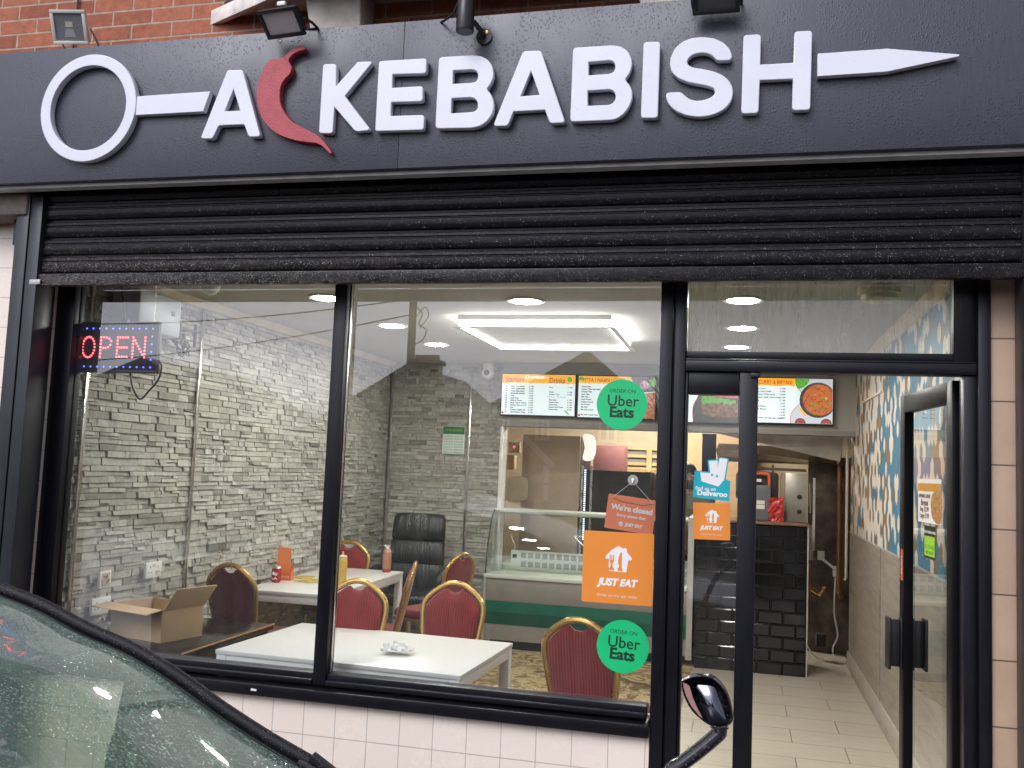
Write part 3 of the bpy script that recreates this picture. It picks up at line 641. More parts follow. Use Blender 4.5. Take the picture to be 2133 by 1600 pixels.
# right-hand wall: hexagonal drops above a stone-look dado
rw = thing("patterned_wall", "right interior wall with blue, cream and tan drop pattern above a grey dado", "wall", (XR, 2.4, FL))
mb = MB(); mb.box(XR + .001, XR + .14, .252, 4.72, FL, ZC); W("wall_core", mb, M_bulk, rw)
rnd = random.Random(11); hw, hh, pt = .085, .082, .034; ZD = -.45
mb = MB(); row = 0; z = ZD - .05
while z < ZC - .06 + hh:
    y = .26 + (row % 2) * hw / 2
    while y < 4.72:
        cz = z
        cl_ = math.sin(y * 3.1 + z * 2.3) * .12 + math.sin(y * 7.7 - z * 1.7) * .12
        r_ = rnd.random() + cl_ * .25
        if y > 2.87: mi = 0 if r_ < .60 else (1 if r_ < .76 else 2)
        else:
            q = 1.0 if cz < .1 else .6
            mi = 1 if r_ < .66 - .12 * q else (0 if r_ < .90 else 2)
        y0, y1, ym = max(.26, y - hw / 2), min(4.72, y + hw / 2), y
        pts = [(ym, cz - hh / 2 - pt / 2), (y1, cz - hh / 2 + pt / 2), (y1, cz + hh / 2 - pt / 2), (ym, cz + hh / 2 + pt / 2), (y0, cz + hh / 2 - pt / 2), (y0, cz - hh / 2 + pt / 2)]
        pts = [(a, min(max(b, ZD), ZC - .05)) for a, b in pts]
        if max(b for a, b in pts) - min(b for a, b in pts) > .01: mb.add([(XR, a, b) for a, b in pts], [(0, 1, 2, 3, 4, 5)], mi)
        y += hw
    z += hh; row += 1
W("drop_pattern", mb, [M_hexw, M_hexb, M_hexn], rw)
mb = MB(); mb.box(XR - .004, XR + .001, .26, 4.72, FL + .14, ZD); W("dado_panel", mb, M_dado, rw)
mb = MB(); mb.box(XR - .008, XR - .0045, .26, 4.72, ZD - .006, ZD + .006); W("dado_trim", mb, M_alu, rw)
mb = MB(); mb.box(XR - .008, XR - .0035, 1.592, 1.602, FL + .14, ZD - .007); W("panel_joint", mb, M_chrome, rw)
mb = MB(); mb.box(XR - .008, XR - .0035, 2.862, 2.876, FL + .14, ZD - .007); W("panel_joint", mb, M_chrome, rw)
mb = MB(); mb.box(XR - .018, XR + .001, .26, 4.72, FL, FL + .1395); W("skirting", mb, M_skirt, rw, bevel=.002)
mb = MB(); mb.prism([(XR, ZC - .001), (XR, ZC - .055), (XR - .016, ZC - .05), (XR - .055, ZC - .012), (XR - .055, ZC - .001)], 'y', .26, 4.6); W("coving", mb, M_cove, rw)
mb = MB(); mb.box(XR - .012, XR, 2.87, 3.9, .60, .615); W("pattern_trim", mb, M_cove, rw)

# shop-front side returns inside (so nothing is open from another viewpoint)
# bulkhead over the counter
bulk = thing("bulkhead", "grey painted bulkhead above the counter carrying the menu screens", "bulkhead", (-.6, 4.40, .36))
mb = MB(); mb.box(-2.15, XR, 4.40, 4.62, .36, ZC); W("panel", mb, M_bulk, bulk)
mb = MB(); mb.box(-2.15, XR - .002, 4.385, 4.3995, .36, .40); W("lower_lip", mb, M_counterg, bulk)
# kitchen shell behind
kit = thing("kitchen_wall", "warm beige kitchen wall behind the counter", "wall", (-.6, 7.2, FL))
mb = MB(); mb.box(-3.0, 1.9, 7.2, 7.3, FL, ZC); mb.box(-3.0, -2.9, 4.6, 7.2, FL, ZC); mb.box(1.8, 1.9, 4.73, 7.2, FL, ZC); mb.box(-2.9, -2.26, 4.6, 4.7, FL, ZC); mb.box(1.07, 1.8, 4.73, 4.8, FL, ZC); W("plaster", mb, M_kwall, kit)

# ================================================================== LIGHTS SEEN LIT, PLUS AN ADDED KITCHEN LAMP
M_led = emis("lit_downlight", (1, .97, .91), 200)
def downlight(x, y, label):
    t = thing("downlight", label, "ceiling light", (x, y, ZC), 0, "round ceiling downlights")
    mb = MB(); mb.lathe([(.084, -.001), (.108, -.001), (.110, -.006), (.104, -.012), (.084, -.009)], n=32); mb.build("bezel", M_wplastic, t, smooth=True)
    mb = MB(); mb.lathe([(.0835, -.010), (.0835, -.004)], n=32); mb.build("diffuser", M_led, t)
    return t
D0 = None
for x, y, lb in ((-2.376, 1.08, "lit round downlight nearest the window, half behind the mullion"), (-2.37, 2.126, "lit round downlight in the middle of the left-hand row"), (-2.37, 3.09, "lit round downlight farthest back in the left-hand row"),
                 (-1.206, 1.2, "lit round downlight in front of the square light frame"), (-.005, 1.19, "lit round downlight nearest the fanlight, largest of its row"), (-.008, 2.167, "lit round downlight seen mid-height through the fanlight"), (-.045, 3.08, "lit round downlight touching the fanlight's lower edge")):
    if D0 is None: D0 = downlight(x, y, lb)
    else: copy_tree(D0, (x, y, ZC), label=lb)
lf = thing("light_frame", "square white light frame hung under the ceiling with glowing edges", "ceiling light", (-1.275, 2.255, ZC))
M_tube = emis("lit_tube", (1, .97, .92), 13)
xs0, xs1, ys0, ys1 = -.515, .515, -.565, .565
mb = MB()
for a in ((xs0, xs1, ys0, ys0 + .035), (xs0, xs1, ys1 - .035, ys1), (xs0, xs0 + .035, ys0 + .0355, ys1 - .0355), (xs1 - .035, xs1, ys0 + .0355, ys1 - .0355)): mb.box(*a, -.082, -.074)
mb.build("frame_lip", M_wplastic, lf, bevel=.002)
mb = MB()
for a in ((xs0 + .03, xs1 - .03, ys0 + .03, ys0 + .045), (xs0 + .03, xs1 - .03, ys1 - .045, ys1 - .03), (xs0 + .03, xs0 + .045, ys0 + .046, ys1 - .046), (xs1 - .045, xs1 - .03, ys0 + .046, ys1 - .046)): mb.box(*a, -.0735, -.020)
mb.build("glowing_edge", M_tube, lf)
mb = MB(); mb.box(xs0 + .046, xs1 - .046, ys0 + .046, ys1 - .046, -.06, -.001); mb.build("light_back", M_wplastic, lf)
mb = MB(); mb.box(xs0 + .025, xs1 - .025, ys0 + .02, ys0 + .0295, -.030, -.001); mb.build("mount_rail", M_wplastic, lf)
# kitchen: one unseen warm lamp, added to brighten it
kb = thing("kitchen_fill_lamp", "added lamp, out of sight, brightening the kitchen behind the counter", "ceiling light", (-.9, 6.0, ZC))
mb = MB(); mb.box(-.6, .6, -.05, .05, -.05, -.001); mb.build("fill_lamp_body", M_wplastic, kb)
mb = MB(); mb.box(-.58, .58, -.035, .035, -.066, -.0505); mb.build("lamp_tube", emis("warm_fill_glow", (1, .91, .80), 250), kb)
ss = thing("ceiling_sensor", "white round ceiling sensor beyond the fanlight", "sensor", (.64, .88, ZC))
mb = MB(); mb.lathe([(.10, -.001), (.10, -.035), (.085, -.038), (.085, -.062), (.07, -.072), (.03, -.075)], n=32); mb.build("housing", mat("yellowed_white_plastic", (.62, .56, .40), .45), ss, smooth=True)
p = PZ(438, 600, ZC - .03); s2 = thing("ceiling_sensor", "small white dome sensor on the ceiling beside the left stone wall", "sensor", (p.x, p.y, ZC))
mb = MB(); mb.lathe([(.055, -.001), (.055, -.02), (.048, -.045), (.028, -.064), (.008, -.07)], n=24); mb.build("dome", M_wplastic, s2, smooth=True)
cc = thing("ceiling_camera", "white dome security camera hanging by the back stone wall", "security camera", (-2.28, 4.36, .86))
mb = MB(); mb.lathe([(.05, .075), (.055, .05), (.05, .01)], n=20); mb.box(-.02, .02, .0, .03, .03, .075); mb.build("bracket", M_wplastic, cc, smooth=True)
mb = MB(); mb.lathe([(.01, -.06), (.045, -.055), (.062, -.02), (.05, .012), (.02, .02)], (0, 0, -.02), n=20, axis='y'); mb.build("camera_body", M_wplastic, cc, smooth=True)
mb = MB(); mb.lathe([(.002, -.066), (.026, -.062), (.028, -.0555)], (0, 0, -.02), n=20, axis='y'); mb.build("lens", M_bplastic, cc, smooth=True)

# ================================================================== FLOODLIGHTS AND CAMERA ON THE FASCIA
def flood(name, label, loc, wd, ht, tilt, yaw, frame_m, face_m, cell=False):
    t = thing(name, label, "floodlight", loc); M = Matrix.Rotation(yaw, 4, 'Z') @ Matrix.Rotation(tilt, 4, 'X')
    def P(mb): mb.v = [M @ v for v in mb.v]; return mb
    P_ = lambda mb, n_, m_, b=.0: P(mb).build(n_, m_, t, bevel=b)
    mb = MB(); mb.box(-wd / 2 + .012, wd / 2 - .012, .006, .036, -ht / 2 + .012, ht / 2 - .012)
    for k in range(5): x = -wd / 2 + .03 + k * (wd - .06) / 4; mb.box(x - .003, x + .003, .0365, .05, -ht / 2 + .02, ht / 2 - .02)
    P_(mb, "housing", frame_m)
    mb = MB()
    for a in ((-wd / 2, wd / 2, -ht / 2, -ht / 2 + .017), (-wd / 2, wd / 2, ht / 2 - .017, ht / 2), (-wd / 2, -wd / 2 + .017, -ht / 2 + .0172, ht / 2 - .0172), (wd / 2 - .017, wd / 2, -ht / 2 + .0172, ht / 2 - .0172)): mb.box(a[0], a[1], -.010, .0058, a[2], a[3])
    P_(mb, "front_frame", frame_m, .003)
    mb = MB(); mb.box(-wd / 2 + .0172, wd / 2 - .0172, -.003, .004, -ht / 2 + .0172, ht / 2 - .0172); P_(mb, "lens", face_m)
    if cell:
        mb = MB(); mb.box(-.018, .018, -.0045, -.0032, .0, .026); P_(mb, "led_cell", mat("pale_yellow_led", (.50, .48, .36), .4))
        mb = MB(); mb.add([(-.03, -.0042, -.045), (.03, -.0042, -.045), (.018, -.0042, -.006), (-.018, -.0042, -.006)], [(0, 1, 2, 3)]); P_(mb, "reflector", mat("silvery_reflector", (.42, .42, .43), .3, .6))
    mb = MB(); z0 = -ht / 2
    mb.tube([(-wd / 2 - .004, .02, 0), (-wd / 2 - .004, .07, z0 * .7), (-wd / 2 - .002, .10, z0 - .02)], .006, 6); mb.tube([(wd / 2 + .004, .02, 0), (wd / 2 + .004, .07, z0 * .7), (wd / 2 + .002, .10, z0 - .02)], .006, 6); mb.tube([(-wd / 2 - .002, .10, z0 - .02), (wd / 2 + .002, .10, z0 - .02)], .006, 6)
    P_(mb, "bracket", frame_m)
    return t
p = PY(145, 57, -.17)
flood("floodlight", "white framed floodlight above the skewer ring", tuple(p), .178, .160, R(24), R(10), mat("dull_white_metal", (.68, .64, .58), .45), mat("grey_lens", (.17, .17, .18), .3), True)
p = PY(587, 47, -.42)
fl2 = flood("floodlight", "black framed floodlight with pale lens above the red chilli", tuple(p), .19, .128, R(50), R(-6), M_blackmetal, mat("greyish_pink_lens", (.50, .45, .45), .35))
for dx in (-.03, .02, .06): mb = MB(); mb.lathe([(.0, -.004), (.005, -.003), (.005, .003), (0, .004)], (dx, .052, -.058), n=8); mb.build("bolt", M_steel, fl2)
mb = MB(); mb.box(-.02, .02, -.02, .0, .066, .088); mb.build("sensor_cap", M_wplastic, fl2, bevel=.006)
p = PY(1492, -14, -.40); flood("floodlight", "black floodlight half out of frame above the letter S", tuple(p), .18, .15, R(40), 0, M_blackmetal, mat("dark_lens", (.06, .06, .065), .2))
p = PY(967, 30, -.40); q = PY(968, 66, -.40)
bc = thing("bullet_camera", "black bullet security camera pointing down in front of the fascia", "security camera", tuple(q))
L_ = (p - q).length * 1.9
mb = MB(); mb.lathe([(.010, .002), (.036, .0), (.037, .004), (.037, L_ * .9), (.03, L_), (.006, L_ + .005)], n=28); W1 = mb.build("camera_body", M_blackmetal, bc, smooth=True)
mb = MB(); mb.lathe([(.032, -.001), (.032, .0015), (.0, .0015)], n=24); mb.build("lens", mat("grey_camera_glass", (.16, .16, .17), .1), bc)
mb = MB(); mb.tube([(.03, .02, .05), (.05, .06, .03), (.055, -SY - .40 + .01 + .0 if False else .095, .02)], .011, 8); mb.build("arm", M_blackmetal, bc, smooth=True)
mb = MB(); mb.lathe([(.0, -.006), (.034, -.006), (.034, .006), (.0, .006)], (.055, .098, .02), n=24, axis='y'); mb.build("base_disc", M_blackmetal, bc)
mb = MB(); mb.lathe([(.0, -.003), (.008, -.002), (.008, .002)], (.066, .090, .036), n=10, axis='y'); mb.build("screw", M_gold, bc)
mb = MB(); mb.tube([(-.03, .01, .16), (-.06, .03, .10), (-.11, .06, .085), (-.14, .10, .10)], .005, 6); mb.build("cable", M_bplastic, bc, smooth=True)

# ================================================================== STICKERS AND SIGNS IN THE WINDOW (inside face of the glass)
SYK = GLY - .0012
M_ug = mat("bright_green_vinyl", (.008, .50, .17), .38, var=.03); M_ut = mat("near_black_green_print", (.004, .03, .012), .5)
M_or = mat("orange_vinyl", (.76, .25, .035), .40, var=.03); M_wp = mat("white_print", (.80, .78, .75), .5, var=.03); M_wp2 = mat("pale_print", (.70, .62, .54), .5)
def disc_sticker(px, py, rad, label, rot):
    p = PY(px, py, SYK); t = thing("round_sticker", label, "sticker", (p.x, SYK, p.z), 0, "round green delivery stickers")
    X = Matrix.Rotation(R(rot), 4, 'Z')
    b = shape([circ(rad, n=64)], "sticker_face", M_ug, t, at(p.x, SYK, p.z, X), extrude=.0005)
    k = rad / .107; Mx = lambda u, v: at(p.x, SYK - .0008, p.z, X @ Matrix.Translation((u * k, v * k, 0)))
    text("ORDER ON", .022 * k, M_ut, t, Mx(0, .057), extrude=.0002)
    text("Uber", .066 * k, M_ut, t, Mx(.003, .014), extrude=.0002, fat=.0006, xs=.98)
    text("Eats", .062 * k, M_ut, t, Mx(0, -.034), extrude=.0002, fat=.0022, xs=1.03)
disc_sticker(1295.5, 843, .108, "round green delivery sticker high in the window, beside the menu screens", -1)
disc_sticker(1297, 1347, .1085, "round green delivery sticker low in the window, over the red chair", -3)
def house_logo(t, M, k):
    """a pitched-roof house with chimney; fork and knife cut out of it"""
    fork = [(-.30, .22), (-.26, .22), (-.26, -.02), (-.235, -.02), (-.235, .22), (-.20, .22), (-.20, -.02), (-.175, -.02), (-.175, .22), (-.135, .22), (-.135, -.08), (-.185, -.16), (-.175, -.34), (-.125, -.40), (-.125, -.50), (-.315, -.50), (-.315, -.40), (-.265, -.34), (-.255, -.16), (-.30, -.08)]
    knife = [(.06, .35), (.02, .30), (-.03, .12), (-.05, -.08), (-.04, -.20), (-.02, -.24), (-.02, -.34), (-.06, -.38), (-.06, -.50), (.11, -.50), (.11, -.40), (.075, -.36), (.075, .30)]
    fork = [(x * 1.25 - .02, z * .95 - .06) for x, z in fork]; knife = [(x * 1.35 + .06, z - .04) for x, z in knife]
    house = [(-.42, -.545), (-.42, -.02), (-.58, -.04), (-.56, .10), (-.30, .38), (-.02, .56), (.12, .50), (.22, .42), (.22, .50), (.36, .47), (.38, .30), (.60, .06), (.60, -.04), (.44, -.04), (.38, -.56), (.16, -.555), (.16, -.545)]
    lo = [[(x * k, z * k) for x, z in rounded(house, .05)], [(x * k, z * k) for x, z in knife], [(x * k, z * k) for x, z in fork]]
    house2 = [(-.42, -.56), (-.42, -.02), (-.58, -.04), (-.56, .10), (-.30, .38), (-.02, .56), (.12, .50), (.22, .42), (.22, .50), (.36, .47), (.38, .30), (.60, .06), (.60, -.04), (.44, -.04), (.38, -.58)]
    lo[0] = [(x * k, z * k) for x, z in rounded(house2, .05)]
    shape(lo, "house_emblem", M_wp, t, M, extrude=.0002)
pc = PY(1286.5, 1183, SYK); je = thing("square_sticker", "large orange square sticker with a white house emblem beside the corner post", "sticker", tuple(pc))
shape([rrect(.297, .297, .008)], "sticker_face", M_or, je, at(pc.x, SYK, pc.z), extrude=.0006)
house_logo(je, at(pc.x + .002, SYK - .0009, pc.z + .038), .094)
text("JUST EAT", .040, M_wp, je, at(pc.x, SYK - .0009, pc.z - .062), shear=.22, fat=.0022, extrude=.0002, xs=.98)
text("Order on the app today", .0175, M_wp2, je, at(pc.x, SYK - .0009, pc.z - .116), extrude=.0002)
pc = PY(1482, 1086, SYK); j2 = thing("square_sticker", "small orange square sticker on the side light under a teal one", "sticker", tuple(pc))
shape([rrect(.150, .150, .004)], "sticker_face", M_or, j2, at(pc.x, SYK, pc.z, Matrix.Rotation(R(1), 4, 'Z')), extrude=.0006)
house_logo(j2, at(pc.x + .002, SYK - .0009, pc.z + .021), .047)
text("JUST EAT", .021, M_wp, j2, at(pc.x, SYK - .0009, pc.z - .028), shear=.22, fat=.0011, extrude=.0002)
text("Order on the app today", .009, M_wp2, j2, at(pc.x, SYK - .0009, pc.z - .054), extrude=.0002)
# teal sticker, outline taken as the printed card's own shape
M_teal = mat("teal_vinyl", (.006, .38, .44), .4, var=.03); k5 = (1400, 920, .3125)
tp = [(150, 193), (242, 200), (236, 122), (312, 118), (312, 103), (380, 112), (358, 255), (390, 260), (382, 398), (137, 370)]
roo = [(188, 205), (256, 210), (245, 130), (304, 126), (304, 180), (316, 110), (370, 116), (347, 255), (308, 300), (196, 264)]
pc = PY(1482, 998, SYK); dv = thing("teal_sticker", "teal cut-out sticker with a white angular head emblem on the side light", "sticker", tuple(pc))
shape([rounded(tr(tp, *k5, y=SYK), .002)], "sticker_face", M_teal, dv, at(0, SYK, 0), extrude=.0006)
shape([rounded(tr(roo, *k5, y=SYK), .003)], "angular_emblem", M_wp, dv, at(0, SYK - .0009, 0), extrude=.0002)
for ex, ey in ((266, 222), (299, 231)): c_ = PY(k5[0] + ex * k5[2], k5[1] + ey * k5[2], SYK); shape([circ(.0052, n=16)], "eye_dot", M_teal, dv, at(c_.x, SYK - .0013, c_.z), extrude=.0002)
c_ = PY(1470, 1018, SYK); text("find us on", .021, M_wp, dv, at(c_.x, SYK - .0009, c_.z, Matrix.Rotation(R(-2), 4, 'Z')), extrude=.0002, fat=.0003)
c_ = PY(1483.5, 1028.5, SYK); text("Deliveroo", .030, M_wp, dv, at(c_.x, SYK - .0009, c_.z, Matrix.Rotation(R(-2), 4, 'Z')), extrude=.0002, fat=.0011)
# hanging closed sign on a suction hook, pushed against the inside of the glass
HYK = GLY + .012
q4 = [PY(1267, 1028, HYK), PY(1365, 1043, HYK), PY(1364, 1113, HYK), PY(1258, 1101, HYK)]; pc = sum(q4, Vector()) / 4; hk = PY(1319, 1000, HYK)
cs = thing("hanging_sign", "orange closed sign hung by a cord from a clear suction hook", "hanging sign", tuple(pc)); rot = math.atan2(q4[1].z - q4[0].z, q4[1].x - q4[0].x)
M_or2 = mat("salmon_orange_card", (.80, .23, .10), .5, var=.05); X = Matrix.Rotation(rot, 4, 'Z')
shape([rrect(.205, .145, .006)], "sign_card", M_or2, cs, at(pc.x, HYK, pc.z, X), extrude=.0012)
cm = lambda u, v: at(pc.x, HYK - .0016, pc.z, X @ Matrix.Translation((u, v, 0)))
text("We're closed", .032, M_wp, cs, cm(.004, .020), extrude=.0002, fat=.0013); text("Sorry about that", .0185, M_wp, cs, cm(.004, -.010), extrude=.0002, fat=.0003)
house_logo(cs, cm(-.035, -.046), .017); text("JUST EAT", .0175, M_wp, cs, cm(.019, -.046), extrude=.0002, shear=.22, fat=.0009)
tl = X @ Vector((-.085, .058, 0)); t2 = X @ Vector((.088, .058, 0))
mb = MB(); mb.tube([(pc.x + tl.x, HYK - .003, pc.z + tl.y), (hk.x, HYK - .006, hk.z - .006), (pc.x + t2.x, HYK - .003, pc.z + t2.y)], .0012, 6); W("hanging_cord", mb, M_wplastic, cs)
mb = MB(); mb.tube([(pc.x + tl.x, HYK - .003, pc.z + tl.y), (pc.x + tl.x * .5, HYK - .003, pc.z + tl.y - .014), (pc.x + t2.x * .6, HYK - .003, pc.z + t2.y - .010), (pc.x + t2.x, HYK - .003, pc.z + t2.y)], .0012, 6); W("hanging_cord", mb, mat("salmon_cord", (.40, .14, .08), .7), cs)
sh = thing("suction_hook", "clear round suction hook on the glass above the closed sign", "hook", tuple(hk))
mb = MB(); mb.lathe([(.022, -.0105), (.021, -.006), (.012, .0), (.006, .003), (.0, .004)], n=28, axis='y'); mb.build("suction_cup", mat("cloudy_clear_vinyl", (.55, .55, .46), .15), sh, smooth=True)
mb = MB(); mb.lathe([(.0, -.016), (.008, -.015), (.009, -.011), (.004, -.0108)], n=20, axis='y'); mb.tube([(0, -.014, 0), (0, -.02, -.012), (0, -.016, -.020)], .0025, 8); mb.build("hook", M_chrome, sh, smooth=True)
# leaflets on the open door's glass
def onl(px, py): return onleaf(px, py)
Mleaf = lambda u, v, d=.003: Matrix.Translation((u, d, v)) @ Matrix.Rotation(math.pi, 4, 'Z') @ FACE
def leafthing(name, label, cat, px, py):
    u, v = onl(px, py); t = thing(name, label, cat, (HX + u * math.cos(ang) - math.sin(ang) * .003, HY + u * math.sin(ang) + math.cos(ang) * .003, FL + .006 + v), ang); return t, u, v
def lshape(loops, name, m, t, d=0.0): return shape([[(-q_[0], q_[1]) for q_ in lp] for lp in loops], name, m, None, Matrix.Rotation(math.pi, 4, 'Z') @ Matrix.Translation((0, -d, 0)) @ FACE, extrude=.0003), t
def lfin(pair): pair[0].parent = pair[1]; return pair[0]
t, u, v = leafthing("leaflet", "white and orange food offer leaflet taped to the open glass door", "leaflet", 1937, 1044)
ua, ub = onl(1960, 1044)[0], onl(1912, 1044)[0]; va, vb = onl(1937, 1090)[1], onl(1937, 998)[1]; wu, hv = abs(ua - ub), vb - va
lfin(lshape([rrect(wu, hv, .004)], "paper", M_wp, t)); lfin(lshape([[(-wu / 2, hv * .22), (wu / 2, hv * .22), (wu / 2, hv * .40), (-wu / 2, hv * .40)]], "orange_band", mat("amber_print", (.60, .28, .02), .5), t, .0009))
fd = mat("golden_food_photo", (.42, .21, .06), .5, var=.6, vs=45)
lfin(lshape([spline([Vector((-wu * .5, hv * .2, 0)), Vector((-wu * .16, hv * .17, 0)), Vector((-wu * .08, -hv * .15, 0)), Vector((-wu * .2, -hv * .42, 0)), Vector((-wu * .5, -hv * .44, 0))], 4)], "food_picture", fd, t, .0009))
M_brownprint = mat("dark_red_print", (.16, .02, .015), .6)
for k, (b_, s_) in enumerate((("OPENING OFFER", .024), ("Biryani", .04), ("Reg  £5.99", .03), ("Large £7.99", .03))):
    o = ltext(b_, s_, M_brownprint, None, Matrix.Rotation(math.pi, 4, 'Z') @ Matrix.Translation((-wu * .2, -.0012, hv * (.10 - .15 * k))) @ FACE); o.parent = t
t, u, v = leafthing("rating_sticker", "black and lime green hygiene rating sticker on the open glass door", "sticker", 1938, 1130)
ua, ub = onl(1950, 1130)[0], onl(1927, 1130)[0]; va, vb = onl(1938, 1165)[1], onl(1938, 1096)[1]; wu, hv = abs(ua - ub), vb - va
lfin(lshape([rrect(wu, hv, .004)], "sticker_face", M_bplastic, t)); lfin(lshape([[(-wu * .46, -hv * .42), (wu * .46, -hv * .42), (wu * .46, hv * .18), (-wu * .46, hv * .18)]], "green_panel", mat("lime_green_print", (.30, .62, .03), .5), t, .0009))
for b_, s_, dz in (("FOOD HYGIENE RATING", .016, .30), ("0 1 2 3 4 (5)", .026, -.15), ("VERY GOOD", .02, -.32)):
    o = ltext(b_, s_, M_wp if dz > .2 else M_ut, None, Matrix.Rotation(math.pi, 4, 'Z') @ Matrix.Translation((0, -.0012, hv * dz)) @ FACE); o.parent = t

# LED open sign hanging behind the left pane
OY = .105
c4 = [PY(152, 673, OY), PY(327, 675, OY), PY(330, 772, OY), PY(155, 775, OY)]; pc = sum(c4, Vector()) / 4; ow, oh = .49, .255
op = thing("open_sign", "lit LED sign reading OPEN in red dots inside a blue dotted border", "LED sign", tuple(pc))
mb = MB(); mb.box(-ow / 2, ow / 2, .0, .022, -oh / 2, oh / 2); mb.build("sign_panel", M_bplastic, op, bevel=.003)
mb = MB()
for a in ((-ow / 2, ow / 2, -oh / 2, -oh / 2 + .012), (-ow / 2, ow / 2, oh / 2 - .012, oh / 2), (-ow / 2, -ow / 2 + .012, -oh / 2 + .0122, oh / 2 - .0122), (ow / 2 - .012, ow / 2, -oh / 2 + .0122, oh / 2 - .0122)): mb.box(a[0], a[1], -.008, -.0003, a[2], a[3])
mb.build("sign_rim", M_bplastic, op, bevel=.002)
M_bl = emis("blue_led", (.06, .09, 1.0), 5); M_rl = emis("red_led", (1.0, .07, .09), 6)
def dots(pts, r, m, name):
    mb = MB()
    for x, z in pts: mb.lathe([(0, -.005), (r * .7, -.004), (r, -.0005), (r, 0)], (x, -.001, z), n=8, axis='y')
    mb.build(name, m, op, smooth=True)
def dot_each(pts, r, m, name):
    mb = MB(); mb.lathe([(0, -.005), (r * .7, -.004), (r, -.0005), (r, 0)], (0, 0, 0), n=8, axis='y'); o0 = mb.build(name, m, op, smooth=True)
    for k, (x, z) in enumerate(pts):
        o = o0 if k == 0 else o0.copy()
        if k: COL.objects.link(o)
        o.location = (x, -.001, z)
bd = [(-.208 + i * .416 / 11, z) for i in range(12) for z in (.094, -.098)] + [(x, .094 - j * .192 / 5) for j in range(1, 5) for x in (-.208, .208)]
dot_each(bd, .0042, M_bl, "blue_light")
ox, oz, sx, sz = 550, 415, .49 / 650, -.255 / 365
def dz(pts): return [(-.245 + (a - 550) * sx, .1275 + (b - 412) * sz) for a, b in pts]
O_ = [(672 + 47 * math.cos(2 * math.pi * i / 20), 595 + 74 * math.sin(2 * math.pi * i / 20)) for i in range(20)]
P_ = [(765, 523 + 23.5 * i) for i in range(7)] + [(787, 523), (808, 525), (828, 532), (842, 550), (838, 578), (822, 594), (803, 600), (785, 600)]
E_ = [(892, 523 + 23.5 * i) for i in range(7)] + [(912 + 19 * i, 523) for i in range(4)] + [(910 + 18 * i, 595) for i in range(4)] + [(912 + 19 * i, 662) for i in range(4)]
N_ = [(1010, 523 + 23.5 * i) for i in range(7)] + [(1100, 523 + 23.5 * i) for i in range(7)] + [(1024 + 12.5 * i, 545 + 20 * i) for i in range(6)]
for L__ in (O_, P_, E_, N_): dots(dz(L__), .0048, M_rl, "red_dotted_letter")
mb = MB(); mb.tube(spline([Vector(v) for v in ((.09, .01, -.127), (.11, .012, -.20), (.155, .012, -.255), (.20, .012, -.215), (.25, .012, -.155), (.262, .012, -.09), (.24, .012, -.06))], 5, False), .0045, 8); mb.build("power_cable", M_bplastic, op, smooth=True)
mb = MB(); mb.tube([(.035, .012, .128), (.02, .02, .20), (-.005, .03, .27), (-.01, .03, .34)], .004, 8); mb.box(.02, .055, .005, .022, .128, .142); mb.build("hanging_cable", M_bplastic, op, smooth=True)
for x in (-.2, .2): mb = MB(); mb.tube([(x, .012, .128), (x, .012, ZC - pc.z - .002)], .0012, 6); mb.build("hanging_wire", M_chrome, op)

# ================================================================== WALL BITS ON THE LEFT STONE WALL
def plate(name, label, cat, px, py, wd, ht, holes, x=XL + .022):
    p = PX(px, py, x); t = thing(name, label, cat, tuple(p))
    mb = MB(); mb.box(-.004, .012, -wd / 2, wd / 2, -ht / 2, ht / 2); mb.build("face_plate", M_wplastic, t, bevel=.003)
    mb = MB()
    for (u, v, a, b) in holes: mb.box(.0118, .0124, u - a, u + a, v - b, v + b)
    if holes: mb.build("pin_holes", mat("dark_slot", (.03, .03, .03), .7), t)
    return t
S3 = lambda u: [(u, .018, .0025, .006), (u - .012, -.012, .005, .0022), (u + .012, -.012, .005, .0022)]
t = plate("wall_socket", "white double wall socket on the stone wall above the cardboard box", "wall socket", 317, 1187, .147, .088, S3(-.036) + S3(.036))
mb = MB(); mb.box(.0123, .016, -.008, -.001, .022, .036); mb.box(.0123, .016, .004, .011, .022, .036); mb.build("rocker_switch", M_wplastic, t)
t = plate("back_box", "open white socket box with bare wires on the stone wall", "back box", 216, 1207, .088, .088, [])
mb = MB(); mb.box(.0122, .0128, -.034, .034, -.034, .034); mb.build("box_recess", mat("grubby_cream", (.42, .36, .26), .7, var=.4, vs=30), t)
mb = MB(); mb.tube([(.013, -.02, .02), (.02, -.005, .012), (.014, .01, .024)], .003, 6); mb.tube([(.013, .0, -.02), (.02, .012, -.01), (.014, .022, .0)], .003, 6); mb.build("bare_wires", M_copper, t)
plate("wall_socket", "white wall socket half hidden behind the cardboard box", "wall socket", 207, 1262, .147, .088, S3(-.036) + S3(.036))
p = PX(300, 655, XL + .03); t = thing("wall_heater", "pale grey plastic box on the wall above the OPEN sign", "wall unit", tuple(p))
mb = MB(); mb.box(-.02, .16, -.26, .12, -.12, .10); mb.build("casing", mat("pale_blue_grey_plastic", (.40, .43, .45), .4), t, bevel=.02)
mb = MB(); mb.box(.1605, .162, .02, .05, -.005, .02); mb.build("badge", M_bplastic, t)
p = PX(352, 690, XL + .02); t = thing("wall_bracket", "black bracket with tangled wires on the stone wall right of the OPEN sign", "bracket", tuple(p))
mb = MB(); mb.box(-.01, .05, -.05, .05, -.045, .055); mb.build("bracket_box", M_bplastic, t, bevel=.004)
